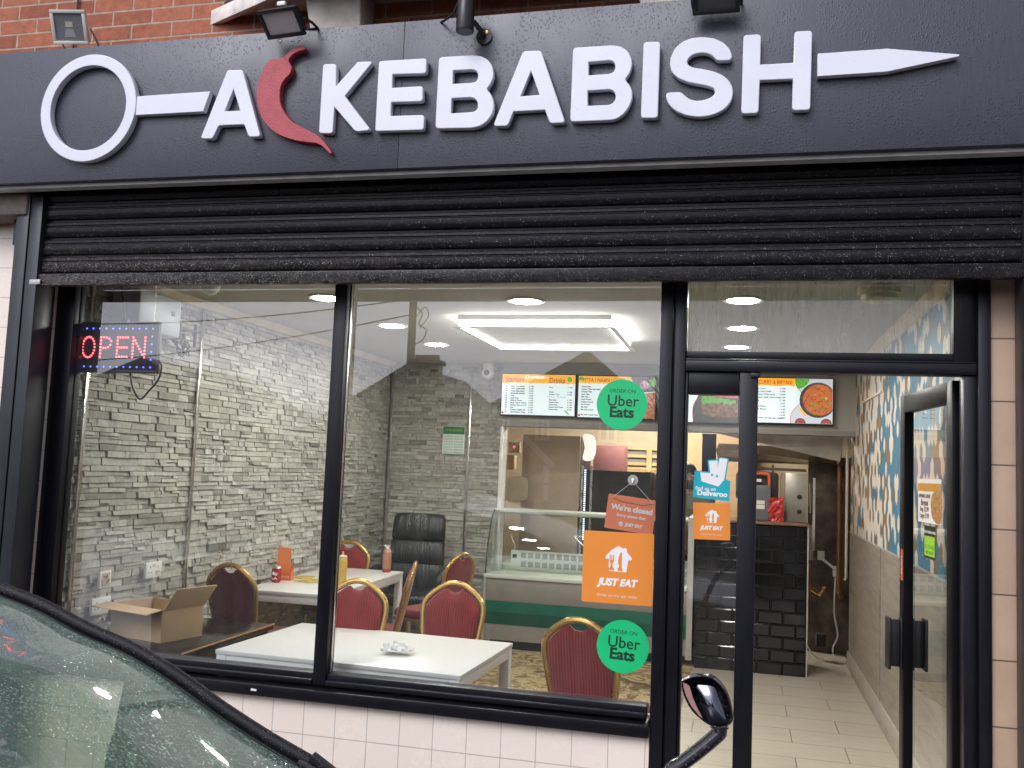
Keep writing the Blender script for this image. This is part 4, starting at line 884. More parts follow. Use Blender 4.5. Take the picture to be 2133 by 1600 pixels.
mb = MB(); mb.tube([(.04, .02, .01), (.06, .12, .02), (.05, .24, .03)], .008, 8); mb.tube([(.05, .19, .07), (.05, .19, -.07)], .01, 8); mb.build("arm", M_bplastic, t, smooth=True)
mb = MB()
for k in range(6):
    rr_ = random.Random(k); mb.tube(spline([Vector((.03, -.03 + .02 * k, -.05)), Vector((.05, rr_.uniform(-.02, .14), -.09 + rr_.uniform(-.03, .02))), Vector((.05, rr_.uniform(.02, .18), -.11 + rr_.uniform(-.04, .04))), Vector((.03, .10 + rr_.uniform(-.03, .06), -.04))], 4, False), .0035, 5)
mb.build("tangled_wires", M_bplastic, t, smooth=True)
p = PY(945, 917, YB - .012); t = thing("allergen_notice", "small green and white allergen notice on the back stone wall", "notice", tuple(p))
mb = MB(); mb.box(-.108, .108, -.004, .004, -.13, .13); mb.build("notice_board", M_wp, t, bevel=.002)
mb = MB(); mb.box(-.105, .105, -.0052, -.0042, .055, .127); mb.build("green_header", mat("notice_green", (.01, .16, .05), .5), t)
mb = MB()
for c_ in range(2):
    for r_ in range(7): mb.box(-.098 + c_ * .1, -.006 + c_ * .1, -.0052, -.0042, .044 - r_ * .025 - .018, .044 - r_ * .025)
mb.build("printed_rows", mat("pale_green_print", (.45, .60, .50), .6), t)
o = text("14 ALLERGENS", .026, mat("gold_print", (.45, .38, .06), .5), t, at(p.x, p.y - .0058, p.z + .092), extrude=.0002)

# ================================================================== FURNITURE
def table(name, label, L, Wd, H, loc, rot):
    t = thing(name, label, "table", loc, rot, "white dining tables")
    mb = MB(); mb.box(-L / 2, L / 2, -Wd / 2, Wd / 2, H - .020, H); mb.build("tabletop", M_tabletop, t, bevel=.002)
    mb = MB(); e = .006
    for s in (-1, 1): mb.box(-L / 2 + .056, L / 2 - .056, *sorted((s * (Wd / 2 - e), s * (Wd / 2 - e - .02))), H - .072, H - .0205)
    for s in (-1, 1): mb.box(*sorted((s * (L / 2 - e), s * (L / 2 - e - .02))), -Wd / 2 + .056, Wd / 2 - .056, H - .072, H - .0205)
    mb.build("apron", M_tableleg, t, bevel=.002)
    for sx in (-1, 1):
        for sy in (-1, 1):
            mb = MB(); mb.box(*sorted((sx * (L / 2 - .004), sx * (L / 2 - .055))), *sorted((sy * (Wd / 2 - .004), sy * (Wd / 2 - .055))), 0, H - .0205); mb.build("leg", M_tableleg, t, bevel=.002)
    return t
T1Z, T2Z = -.93, -.885
table("dining_table", "white table just inside the window with a crumpled napkin on it", 1.235, .845, T1Z - FL - .006, (-1.78, .575, FL + .006), R(-2.2))
table("dining_table", "white table against the left stone wall carrying sauce bottles", .63, 1.50, T2Z - FL - .006, (-2.905, 2.52, FL + .006), R(2))

HC = .935
def chair_back(inset=0, z0=.40):
    pts = [(-.140, z0), (-.150, .52), (-.168, .66), (-.178, .755), (-.170, .808), (-.135, .852), (-.085, .888), (-.045, .908), (0, .914)]
    if inset: pts = [(x * (1 - inset / .175), z - (inset if z > .8 else 0)) for x, z in pts]
    return pts + [(-x, z) for x, z in reversed(pts[:-1])]
def bk(x, z, off=0): return Vector((x, -.185 - (z - .42) * .22 + off, z))
def banquet(label, fab=None, sides=True):
    t = thing("banquet_chair", label, "chair", (0, 0, FL), 0, "red banquet chairs")
    fab = fab or M_red
    path = spline([bk(x, z) for x, z in chair_back(0, .02)][0:0] + [bk(x, z) for x, z in [(-.165, .0)] + chair_back() + [(.165, .0)]], 4, False)
    mb = MB(); mb.tube(path, .0125, 10, flat=1.25, up=(0, 1, 0)); mb.build("back_frame", M_gold, t, smooth=True)
    mb = MB(); mb.tube([p + Vector((0, -.0085, 0)) for p in path], .006, 6); mb.build("frame_bead", M_gold, t, smooth=True)
    # padded back: outline follows the frame, a dip below the crown leaves the hand slot
    pts = chair_back(.016, .44)
    top = max(z for x, z in pts); out = []
    for x, z in pts: out.append((x, z))
    k = len(out) // 2; zc_ = out[k][1]; out[k] = (0, zc_ - .034); out[k - 1] = (-.048, zc_ - .012); out[k + 1] = (.048, zc_ - .012); out.insert(k + 1, (.026, zc_ - .029)); out.insert(k, (-.026, zc_ - .029))
    ol = spline([Vector((x, 0, z)) for x, z in out], 4, False)
    n = len(ol); vs = []; fs = []
    rings = [(1.0, -.004), (1.0, .006), (.93, .022), (.7, .030)]
    cz = .66
    def ring(sc_, off): return [bk(p.x * sc_, cz + (p.z - cz) * sc_, off) for p in ol]
    front = [ring(a, b) for a, b in rings]; back = [ring(a, -b * .8) for a, b in ((1.0, .008), (.93, .018), (.7, .022))]
    allr = list(reversed(back)) + front; mb = MB()
    for r_ in allr: vs += r_
    for i in range(len(allr) - 1):
        for j in range(n): fs.append((i * n + j, i * n + (j + 1) % n, (i + 1) * n + (j + 1) % n, (i + 1) * n + j))
    fs += [tuple(range(n)), tuple(reversed(range((len(allr) - 1) * n, len(allr) * n)))]
    mb.add(vs, fs); mb.build("backrest", fab, t, smooth=True, ang=50)
    mb = MB(); mb.prism([(-.20, .20), (.20, .20), (.175, -.20), (-.175, -.20)], 'z', .42, .485); mb.build("seat", fab, t, bevel=.024, seg=3)
    mb = MB(); mb.prism([(-.198, .198), (.198, .198), (.173, -.198), (-.173, -.198)], 'z', .395, .4195); mb.build("seat_rail", M_gold, t, bevel=.005)
    for s in (-1, 1):
        mb = MB(); mb.tube([(s * .175, .175, .40), (s * .185, .195, 0)], [.0125, .0115], 10); mb.build("leg", M_gold, t, smooth=True)
        mb = MB(); mb.tube([(s * .170, -.14, .40), (s * .172, -.155, .38), (s * .178, -.21, 0)], [.0125, .0125, .0115], 10); mb.build("leg", M_gold, t, smooth=True)
    return t
def place(src, px, py, ztop, rz, label, back_off=.295):
    """the crown of the chair's back stands at the pixel's ray where it crosses height ztop"""
    p = PZ(px, py, ztop); c, s = math.cos(rz), math.sin(rz)
    loc = (p.x + s * -back_off * -1 * -1, p.y + c * back_off, FL + (.006))
    loc = (p.x - s * back_off, p.y + c * back_off, FL + .006)
    if src is None: return loc
    return copy_tree(src, loc, rz, label=label)
ZT = FL + .006 + .925
base = banquet("red ribbed banquet chair tucked behind the window table, left of its twin")
l_ = place(None, 748, 1206, ZT, math.pi + .05, ""); base.location = l_; base.rotation_euler = (0, 0, math.pi + .05)
place(base, 950, 1211, ZT, math.pi - .03, "red ribbed banquet chair behind the window table's right half")
place(base, 1205, 1311, -.72, R(-12), "red banquet chair nearest the window, beside the low round green sticker")
place(base, 866, 1170, ZT, R(106), "red banquet chair seen edge-on between the two tables")
place(base, 729, 1117, -.635, math.pi + .1, "red banquet chair at the far end of the sauce bottle table")
place(base, 966, 1149, ZT + .01, R(70), "red banquet chair turned sideways in front of the glass counter")
c1 = banquet("red banquet chair painted in its backlit plum tone, at the near end of the table by the stone wall", M_red_backlit)
l_ = place(None, 479, 1173, ZT, R(-8), ""); c1.location = l_; c1.rotation_euler = (0, 0, R(-8))

# office chair
oc = thing("office_chair", "black leather office chair with a creased tall back by the stone wall", "office chair", (-2.72, 3.72, FL + .006), R(188))
mb = MB()
def pad(mb, rows, dep, yb, n=12):
    vs = []; fs = []; m_ = len(rows)
    for z, hw_, off in rows:
        for k in range(n):
            a = 2 * math.pi * k / n; c, s = math.cos(a), math.sin(a); ce, se = math.copysign(abs(c) ** .45, c), math.copysign(abs(s) ** .6, s)
            vs.append((hw_ * ce, yb + off + dep * se - (z - .5) * .22, z))
    for i in range(m_ - 1):
        for k in range(n): fs.append((i * n + k, i * n + (k + 1) % n, (i + 1) * n + (k + 1) % n, (i + 1) * n + k))
    fs += [tuple(reversed(range(n))), tuple((m_ - 1) * n + k for k in range(n))]; mb.add(vs, fs)
pad(mb, [(.48, .19, 0), (.50, .235, 0), (.58, .245, .012), (.66, .247, .012), (.70, .245, 0)], .05, -.22); mb.build("back_cushion", M_leather, oc, smooth=True, ang=60)
mb = MB(); pad(mb, [(.7005, .243, 0), (.72, .247, .014), (.80, .245, .018), (.88, .240, .012), (.905, .236, 0)], .05, -.22); mb.build("back_cushion", M_leather, oc, smooth=True, ang=60)
mb = MB(); pad(mb, [(.9055, .236, 0), (.93, .240, .02), (1.02, .238, .024), (1.10, .232, .014), (1.125, .215, 0), (1.135, .17, 0)], .055, -.22); mb.build("headrest", M_leather, oc, smooth=True, ang=60)
mb = MB(); mb.box(-.25, .25, -.22, .28, .40, .50); mb.build("seat", M_leather, oc, bevel=.04, seg=3)
for s in (-1, 1):
    mb = MB(); mb.tube(spline([Vector((s * .27, -.20, .66)), Vector((s * .29, .0, .68)), Vector((s * .29, .2, .66)), Vector((s * .285, .24, .58)), Vector((s * .27, .16, .45))], 5, False), .025, 8, flat=1.3); mb.build("armrest", M_bplastic, oc, smooth=True)
mb = MB(); mb.lathe([(.03, .1), (.03, .40)], n=14); mb.build("gas_lift", M_chrome, oc)
for k in range(5):
    a = 2 * math.pi * k / 5; mb = MB(); mb.tube([(0, 0, .11), (.30 * math.cos(a), .30 * math.sin(a), .07)], [.03, .018], 8); mb.lathe([(.0, 0), (.025, .005), (.025, .05), (.0, .055)], (.30 * math.cos(a), .30 * math.sin(a), 0), n=10); mb.build("leg", M_bplastic, oc, smooth=True)

# low glossy ledge by the window, with a cardboard box on it
LZ = -.95
lg = thing("window_ledge", "low glossy black ledge with an orange wood edge under the left pane", "ledge", (-2.9, .55, FL))
mb = MB(); mb.box(XL + .022, -2.556, .115, 1.02, LZ - .03, LZ); W("ledge_top", mb, M_dark_ledge, lg, bevel=.002)
mb = MB(); mb.box(-2.5555, -2.548, .115, 1.02, LZ - .005, LZ + .001); W("wood_edge", mb, M_wood, lg)
mb = MB(); mb.box(XL + .022, -2.58, .14, 1.0, FL + .006, LZ - .0305); W("ledge_body", mb, M_dark_ledge, lg)
A = PZ(334, 1341, LZ); B = PZ(228, 1322, LZ); u = (B - A); u.z = 0; bl = u.length; u.normalize(); v = Vector((-u.y, u.x, 0)); v = -v if v.y < 0 else v; bw = .27
bh = PY(334, 1272, A.y).z - LZ
bx = thing("cardboard_box", "open brown cardboard box standing on the glossy black ledge", "box", tuple(A), 0)
def BP(a, b, z): return A + u * a + v * b + Vector((0, 0, z))
mb = MB(); tk = .004
def wall(p, q, inn):
    mb.add([p, q, q + inn, p + inn, p + Vector((0, 0, bh)), q + Vector((0, 0, bh)), q + inn + Vector((0, 0, bh)), p + inn + Vector((0, 0, bh))], [(0, 1, 2, 3), (4, 7, 6, 5), (0, 4, 5, 1), (1, 5, 6, 2), (2, 6, 7, 3), (3, 7, 4, 0)])
z1 = .001
wall(BP(0, 0, z1), BP(bl, 0, z1), v * tk); wall(BP(0, bw - tk, z1), BP(bl, bw - tk, z1), v * tk); wall(BP(0, tk + .0002, z1), BP(0, bw - tk - .0002, z1), u * tk); wall(BP(bl - tk, tk + .0002, z1), BP(bl - tk, bw - tk - .0002, z1), u * tk)
mb.add([BP(0.005, .005, .004), BP(bl - .005, .005, .004), BP(bl - .005, bw - .005, .004), BP(.005, bw - .005, .004)], [(0, 1, 2, 3)]); W("box_body", mb, M_card, bx)
def flap(name, p, q, dirv, thick=.004):
    mb = MB(); nn = (q - p).cross(dirv).normalized() * thick
    mb.add([p, q, q + dirv * .97, p + dirv, p + nn, q + nn, q + dirv * .97 + nn, p + dirv + nn], [(0, 1, 2, 3), (4, 7, 6, 5), (0, 4, 5, 1), (1, 5, 6, 2), (2, 6, 7, 3), (3, 7, 4, 0)]); W(name, mb, M_card, bx)
flap("flap", BP(.0, -.001, bh), BP(bl + .03, -.001, bh), -v * .10 + Vector((0, 0, -.012)))
flap("flap", BP(-.001, 0, bh), BP(-.001, bw, bh), -u * .085 + Vector((0, 0, .115)))
flap("flap", BP(bl + .001, 0, bh), BP(bl + .001, bw, bh), u * .04 + Vector((0, 0, -.10)))

# things on the tables
def bottle(label, px, py, col, capc, hgt, spout):
    p = PZ(px, py, T2Z); t = thing("sauce_bottle", label, "bottle", (p.x, p.y, T2Z), 0, "squeezy sauce bottles"); r_ = .034
    g = mat("sauce_" + label.split()[0], col, .35, var=.08, vs=14)
    mb = MB(); mb.lathe([(r_ * .9, 0), (r_, .006), (r_, hgt * .68), (r_ * .93, hgt * .76), (r_ * .62, hgt * .85), (r_ * .55, hgt * .87)], n=22); mb.build("bottle_body", g, t, smooth=True)
    mb = MB(); cm_ = mat("cap_" + label.split()[0], capc, .4)
    if spout: mb.lathe([(r_ * .92, hgt * .76), (r_ * .95, hgt * .85), (r_ * .8, hgt * .875), (.007, hgt * .90), (.005, hgt), (.002, hgt)], n=20)
    else:
        mb.lathe([(.016, hgt * .86), (.016, hgt * .90), (.006, hgt * .92)], n=14); mb.tube([(-.02, 0, hgt * .955), (-.002, 0, hgt * .935), (.018, 0, hgt * .95)], [.008, .006, .009], 8); mb.tube([(-.028, 0, hgt * .975), (-.014, 0, hgt * .955)], [.006, .009], 8)
    mb.build("bottle_cap", cm_, t, smooth=True)
    if not spout: mb = MB(); mb.lathe([(r_ * .905, .0005), (r_ * 1.005, .006), (r_ * 1.005, .028), (r_ * .98, .030)], n=22); mb.build("sauce_level", mat("brick_red_sauce", (.25, .05, .03), .4), t, smooth=True)
bottle("yellow mustard squeezy bottle with a pale nozzle on the table by the stone wall", 711, 1219, (.62, .42, .11), (.66, .56, .34), .235, True)
bottle("pink squeezy bottle with a bent white cap near the table's far corner", 805, 1192, (.44, .20, .13), (.66, .64, .60), .215, False)
p = PZ(575, 1213, T2Z); cn = thing("drink_can", "red soft drink can with white script on the table by the stone wall", "drink can", (p.x, p.y, T2Z))
mb = MB(); mb.lathe([(.024, 0), (.031, .007), (.033, .012), (.033, .098)], n=26); mb.build("can_body", mat("red_can", (.42, .012, .018), .25, .3), cn, smooth=True)
mb = MB(); mb.lathe([(.0331, .098), (.027, .112), (.026, .115), (.024, .112), (.0, .111)], n=26); mb.build("can_lid", M_steel, cn, smooth=True)
mb = MB(); mb.tube(spline([Vector((.033 * math.sin(a) * 1.01, -.033 * math.cos(a) * 1.01, z)) for a, z in ((-.5, .055), (-.3, .075), (-.1, .055), (.1, .07), (.3, .05), (.6, .068))], 4, False), .004, 5); mb.build("white_script", M_wp, cn)
mb = MB(); mb.tube(spline([Vector((.033 * math.sin(a) * 1.01, -.033 * math.cos(a) * 1.01, z)) for a, z in ((-.6, .03), (-.2, .022), (.2, .034), (.6, .026))], 4, False), .003, 5); mb.build("white_script", M_wp, cn)
p = PZ(588, 1209, T2Z); lh = thing("leaflet_holder", "orange card leaflet holder with a tall leaflet standing in it", "leaflet holder", (p.x, p.y + .03, T2Z), R(12))
M_oc = mat("bright_orange_card", (.66, .14, .03), .5, var=.04)
mb = MB(); mb.box(-.055, .055, -.03, -.028, 0, .055); mb.box(-.055, .055, .028, .03, 0, .10); mb.box(-.055, -.053, -.0278, .0278, 0, .075); mb.box(.053, .055, -.0278, .0278, 0, .075); mb.box(-.053, .053, -.0278, .0278, 0, .002); mb.build("holder", M_oc, lh)
mb = MB(); mb.add([(-.05, -.018, .003), (.046, -.018, .003), (.036, .012, .225), (-.062, .012, .232), (-.05, -.0165, .003), (.046, -.0165, .003), (.036, .0135, .225), (-.062, .0135, .232)], [(0, 1, 2, 3), (4, 7, 6, 5), (0, 4, 5, 1), (1, 5, 6, 2), (2, 6, 7, 3), (3, 7, 4, 0)]); mb.build("leaflet", mat("orange_leaflet", (.72, .20, .05), .5, var=.03), lh)
o = from_curve((lambda cu: (setattr(cu, 'body', "JUST EAT"), setattr(cu, 'size', .02), setattr(cu, 'align_x', 'CENTER'), setattr(cu, 'extrude', .0003), cu)[-1])(bpy.data.curves.new("t", 'FONT')), "lettering", M_wp, None, Matrix.Translation((.004, -.0308, .018)) @ FACE); o.parent = lh
for k, (px, py, rz, lb) in enumerate(((632, 1203, .3, "yellow flyer flat on the table, behind another flyer"), (648, 1211, -.5, "yellow flyer flat on the table, in front of another flyer"))):
    p = PZ(px, py, T2Z); t = thing("flyer", lb, "flyer", (p.x, p.y, T2Z + .001 + .001 * k), rz, "yellow flyers")
    mb = MB(); mb.box(-.075, .075, -.10, .10, 0, .0008); mb.build("paper", mat("yellow_printed_flyer_%d" % k, (.50, .36, .07), .5, var=.85, vs=26), t)
# crumpled napkin
p = PZ(829, 1362, T1Z); nk = bpy.data.meshes.new("crumpled_napkin"); bm = bmesh.new(); bmesh.ops.create_grid(bm, x_segments=26, y_segments=20, size=1)
from mathutils import noise as mnoise
for vtx in bm.verts:
    q = vtx.co.copy(); rr_ = q.length
    n1 = mnoise.noise(Vector((q.x * 2.1, q.y * 2.1, 3.3))); n2 = mnoise.noise(Vector((q.x * 5.5, q.y * 5.5, 1.7))); n3 = mnoise.noise(Vector((q.x * 11, q.y * 11, 7.7)))
    edge = max(0, 1 - rr_ * .72)
    vtx.co = Vector((q.x * .070 + n2 * .020 + n3 * .006, q.y * .046 + n1 * .016 + n3 * .006, .004 + max(0, .02 * edge + abs(n1) * .042 + abs(n2) * .028 + abs(n3) * .008)))
bm.to_mesh(nk); bm.free(); o = mesh_obj("crumpled_napkin", nk, mat("white_tissue", (.82, .82, .80), .9, var=.01), None); autosmooth(o, 100); o.location = (p.x, p.y, T1Z)
tag(o, "crumpled white paper napkin lying on the white table by the window", "napkin")

# ================================================================== DISPLAY COUNTER AND TILED COUNTER
CY = 4.15
gc = thing("glass_display_counter", "refrigerated display counter with curved glass front and a green stripe", "display counter", (-1.28, CY, FL))
gx0, gx1 = -2.17, -.42
mb = MB(); mb.box(gx0, gx1, CY, CY + .78, FL + .08, -1.385); W("plinth_panel", mb, M_counterg, gc)
mb = MB(); mb.box(gx0, gx1, CY - .004, CY + .78, -1.185, -.99); W("front_panel", mb, M_counterg, gc, bevel=.003)
mb = MB(); mb.box(gx0, gx1, CY - .003, CY + .78, -1.28, -1.1855); W("green_stripe", mb, M_green, gc)
mb = MB(); mb.box(gx0, gx1, CY - .003, CY + .78, -1.3845, -1.2805); W("green_stripe", mb, M_green2, gc)
mb = MB(); mb.box(gx0 + .05, gx1 - .05, CY + .05, CY + .7, FL, FL + .0795); W("kick_plinth", mb, M_bplastic, gc)
mb = MB(); mb.box(gx0 - .01, gx1, CY - .02, CY + .74, -.9895, -.955); W("deck", mb, M_counterw, gc, bevel=.006)
mb = MB(); mb.box(gx0 + .12, gx1, CY + .44, CY + .47, -.9545, -.78)
W("vent_panel", mb, M_counterw, gc, bevel=.003)
mb = MB(); n_ = 0; x = gx0 + .20
mb.box(gx0 + .135, gx0 + .175, CY + .4385, CY + .4395, -.85, -.815); W("control_display", mb, M_bplastic, gc)
mb = MB(); xv = gx0 + .215
while xv < gx1 - .06:
    for z in (-.845, -.925): mb.box(xv, xv + .048, CY + .4385, CY + .4395, z, z + .05)
    xv += .067
W("vent_grille", mb, mat("grey_vent_slots", (.30, .31, .29), .6), gc)
mb = MB(); mb.box(gx0 + .0, gx1, CY + .22, CY + .52, -.425, -.395); W("top_shelf", mb, M_counterw, gc, bevel=.004)
mb = MB(); mb.box(gx0 + .02, gx1 - .02, CY + .30, CY + .44, -.4365, -.4255); W("lamp_strip", mb, mat("milky_diffuser", (.7, .72, .66), .3), gc)
prof = [(CY - .005, -.954), (CY - .004, -.90), (CY + .012, -.78), (CY + .045, -.66), (CY + .10, -.54), (CY + .16, -.45), (CY + .22, -.405)]
mb = MB(); NP = len(prof); mb.add([(x, y, z) for x in (gx0 + .01, gx1 - .005) for y, z in prof], [(i, i + 1, NP + i + 1, NP + i) for i in range(NP - 1)]); o = W("curved_glass", mb, M_cglass, gc); autosmooth(o, 60)
mb = MB(); mb.prism(prof + [(CY + .5, -.405), (CY + .5, -.954)], 'x', gx0 + .002, gx0 + .009); W("end_glass", mb, M_cglass, gc)
mb = MB(); mb.tube([(gx0 + .004, y - .002, z) for y, z in prof], .005, 6); W("glass_edge", mb, M_bplastic, gc)
mb = MB(); mb.tube([(gx0 + .0, CY - .012, FL + .02), (gx0, CY - .012, -1.0), (gx0, CY + .05, -.94)], .014, 8); W("corner_tube", mb, M_alu, gc)
mb = MB(); mb.box(gx0 + .02, gx1 - .02, CY + .47, CY + .74, -.9545, -.90); W("back_shelf", mb, M_counterw, gc)
mb = MB(); mb.tube(spline([Vector((gx0 + .15, CY + .43, -.78)), Vector((gx0 + .16, CY + .42, -.73)), Vector((gx0 + .13, CY + .44, -.69)), Vector((gx0 + .11, CY + .46, -.64))], 4, False), .004, 6); W("white_cable", mb, M_wplastic, gc)
mb = MB(); mb.box(gx1 + .0005, -.37, CY - .002, CY + .7, FL + .05, -.375); W("side_post", mb, M_alu, gc)

bt = thing("tiled_counter", "high counter faced in glossy black tiles, seen through the doorway", "counter", (.09, CY, FL))
bx0, bx1, bz1 = -.345, .537, -.378
mb = MB(); mb.box(bx0, bx1, CY - .028, CY + .6, FL, bz1 - .02); W("counter_core", mb, mat("dark_grout", (.012, .011, .010), .7), bt)
mb = MB(); mb.box(bx0 - .01, bx1 + .012, CY - .045, CY + .62, bz1 - .0195, bz1); W("worktop", mb, mat("brown_worktop", (.16, .085, .06), .4, var=.3, vs=14), bt, bevel=.003)
mb = MB(); mb.box(bx1 + .0005, bx1 + .010, CY - .03, CY + .6, FL, bz1 - .02); W("end_panel", mb, M_alu, bt)
mb = MB(); hgt = (bz1 - .02 - FL) / 12; row = 0
rn = random.Random(4)
for row in range(12):
    z0 = FL + row * hgt; x = bx0 - (0 if row % 2 else .1)
    while x < bx1 - .004:
        a, b = max(bx0, x) + .0012, min(bx1, x + .2) - .0012
        if b - a > .01:
            e = min(.011, (b - a) * .3); yb, yf = CY - .0282, CY - .036 - rn.uniform(0, .0012); z_a, z_b = z0 + .0012, z0 + hgt - .0012; tl_ = rn.uniform(-.0009, .0009)
            mb.add([(a, yb, z_a), (b, yb, z_a), (b, yb, z_b), (a, yb, z_b), (a + e, yf + tl_, z_a + e), (b - e, yf - tl_, z_a + e), (b - e, yf - tl_, z_b - e), (a + e, yf + tl_, z_b - e)], [(4, 5, 6, 7), (0, 1, 5, 4), (1, 2, 6, 5), (2, 3, 7, 6), (3, 0, 4, 7)])
        x += .2
W("bevelled_tiles", mb, M_btile, bt)

# ================================================================== MENU SCREENS
TY = 4.335
M_scr = emis("screen_white", (.66, .77, .80), .66); M_scry = emis("screen_amber", (.80, .38, .02), .72); M_scrr = emis("screen_red_print", (.42, .03, .012), .55)
M_scrk = emis("screen_dark_print", (.03, .035, .04), .3); M_scrg = emis("screen_green", (.10, .40, .03), .7); M_scrw = emis("screen_bright", (.86, .86, .80), 1.0); M_scrgrey = emis("screen_grey", (.42, .44, .48), .8)
def emnoise(name, stops, scale, strength=.8, dist=0.0):
    g = G(name); p = g.pos(); c = g.ramp(g.noise(p, scale, 5, .7, dist), stops); g.l(c, g.b.inputs['Emission Color']); g.b.inputs['Emission Strength'].default_value = strength
    g.b.inputs['Base Color'].default_value = (.02, .02, .02, 1); g.b.inputs['Roughness'].default_value = .3; return g.m
M_curry = emnoise("screen_curry", [(.30, (.10, .012, .008)), (.42, (.36, .06, .018)), (.52, (.62, .20, .05)), (.60, (.30, .05, .02)), (.70, (.85, .62, .34))], 34, .9, 1.0)
M_bun = emnoise("screen_burger_bun", [(.35, (.09, .04, .025)), (.6, (.30, .15, .09)), (.75, (.65, .52, .40))], 40, .7)
M_dark = emnoise("screen_slate", [(.3, (.035, .035, .035)), (.7, (.10, .095, .09))], 20, .7)
M_meat = emnoise("screen_grilled_meat", [(.3, (.08, .02, .015)), (.5, (.45, .12, .05)), (.65, (.75, .40, .22))], 42, .8, .8)
M_lett = emnoise("screen_lettuce", [(.35, (.03, .16, .012)), (.6, (.16, .55, .05)), (.75, (.45, .75, .22))], 60, .8)
M_tom = emnoise("screen_tomato", [(.4, (.40, .05, .04)), (.7, (.60, .16, .12))], 30, .8)
def tv(label, x0, x1, z0, z1):
    cx_, cz_ = (x0 + x1) / 2, (z0 + z1) / 2; t = thing("menu_screen", label, "screen", (cx_, TY, cz_), 0, "menu screens above the counter")
    mb = MB(); mb.box(x0 - .008, x1 + .008, TY, TY + .05, z0 - .014, z1 + .008); W("screen_casing", mb, M_bplastic, t, bevel=.003)
    mb = MB(); mb.box(cx_ - .1, cx_ + .1, TY + .0505, 4.385, cz_ - .08, cz_ + .08); W("wall_mount", mb, M_blackmetal, t)
    mb = MB(); mb.quad((x0, TY - .0006, z0), (x1, TY - .0006, z0), (x1, TY - .0006, z1), (x0, TY - .0006, z1)); W("screen", mb, M_scr, t)
    return t
def sp_(t, name, m, pts, d=.0012): return shape([pts], name, m, t, at(0, TY - d, 0), extrude=.0002)
def band(t, x0, x1, zt, zb, m=None, d=.0012):
    rn = random.Random(int(abs(x0 * 991))); pts = [(x0, zt), (x0, zb + .004)]; x = x0
    while x < x1 - .008: x += rn.uniform(.006, .02); pts.append((min(x, x1), zb + rn.uniform(-.005, .006)))
    pts += [(x1, zb), (x1, zt)]; return sp_(t, "header_band", m or M_scry, pts, d)
def rows(t, lines, x, z, pitch, size=.0165, m=None, name="menu_rows", al='LEFT'):
    return text("\n".join(lines), size, m or M_scrk, t, at(x, TY - .0014, z - pitch * (len(lines) - 1) / 2), name=name, align=al, extrude=.0001, fat=.0007, lines=pitch / size / 1.0)
def cm_(px, py): q = PY(px, py, TY); return q.x, q.z
x0, z1 = cm_(1047, 779); x1, _ = cm_(1199, 783); _, z0 = cm_(1125, 865)
tv1 = tv("menu screen headed Starters and Drinks, leftmost above the counter", x0, x1, z0, z1); wv, hv = x1 - x0, z1 - z0
band(tv1, x0, x1, z1, z1 - hv * .22)
text("Starters", .066, M_scrr, tv1, at(x0 + wv * .175, TY - .0016, z1 - hv * .135), extrude=.0001, fat=.0012, xs=.82, name="menu_heading"); text("Drinks", .066, M_scrr, tv1, at(x0 + wv * .755, TY - .0016, z1 - hv * .145), extrude=.0001, fat=.0012, xs=.82, name="menu_heading")
text("A KEBABISH", .030, M_scrw, tv1, at(x0 + wv * .50, TY - .0016, z1 - hv * .075), extrude=.0001, fat=.0008, xs=.8, name="menu_logo")
shape([circ(.017, x0 + wv * .345, z1 - hv * .07, 20), circ(.013, x0 + wv * .345, z1 - hv * .07, 20)], "menu_logo_ring", M_scrw, tv1, at(0, TY - .0016, 0), extrude=.0001)
mb = MB(); mb.box(x0 + wv * .365, x0 + wv * .40, TY - .0018, TY - .0014, z1 - hv * .08, z1 - hv * .065); mb.box(x0 + wv * .60, x0 + wv * .645, TY - .0018, TY - .0014, z1 - hv * .08, z1 - hv * .065); W("menu_logo_bar", mb, M_scrw, tv1)
L1 = ["Meat / Veg Samosa", "Seekh Kebab Buffet", "Onion Rings (6pcs)", "Mozzarella Sticks(4)", "Fries", "Large Fries", "Chips & Cheese", "Large Chips & Cheese", "Chicken Popcorn (10)", "Rice", "Chicken Nuggets (6)", "Fried Chicken Wings"]
pt_ = hv * .058
rows(tv1, L1, x0 + wv * .125, z1 - hv * .30, pt_); rows(tv1, ["%02d" % (k + 1) for k in range(12)], x0 + wv * .05, z1 - hv * .30, pt_); rows(tv1, ["£ %d.99" % k for k in (1, 2, 3, 3, 2, 3, 3, 4, 3, 2, 3, 4)], x0 + wv * .375, z1 - hv * .30, pt_)
rows(tv1, ["Cans", "", "Water", "Bottles 1.25 ltr"], x0 + wv * .65, z1 - hv * .31, pt_); rows(tv1, ["£ 1.00", "", "£ 1.00", "£ 2.50"], x0 + wv * .90, z1 - hv * .31, pt_); rows(tv1, ["Plain Naan", "Cheese Naan", "Garlic Naan", "Cheese Garlic Naan", "Keema Naan"], x0 + wv * .65, z1 - hv * .62, pt_); rows(tv1, ["£ 1.00", "£ 2.50", "£ 1.50", "£ 3.00", "£ 3.50"], x0 + wv * .90, z1 - hv * .62, pt_)
text("Naan Bread", .036, M_scrgrey, tv1, at(x0 + wv * .755, TY - .0016, z1 - hv * .545), extrude=.0001, fat=.0004, name="menu_heading")
sp_(tv1, "lime_picture", M_lett, circ(.022, x0 + wv * .925, z1 - hv * .11, 18), .0018); sp_(tv1, "herb_picture", M_lett, [(x0 + wv * .86, z0 + hv * .14), (x0 + wv * .88, z0 + hv * .13), (x0 + wv * .94, z0 + hv * .02), (x0 + wv * .91, z0 + hv * .04)], .0018); sp_(tv1, "tomato_picture", M_tom, circ(.010, x0 + .014, z0 + .016, 14), .0018)
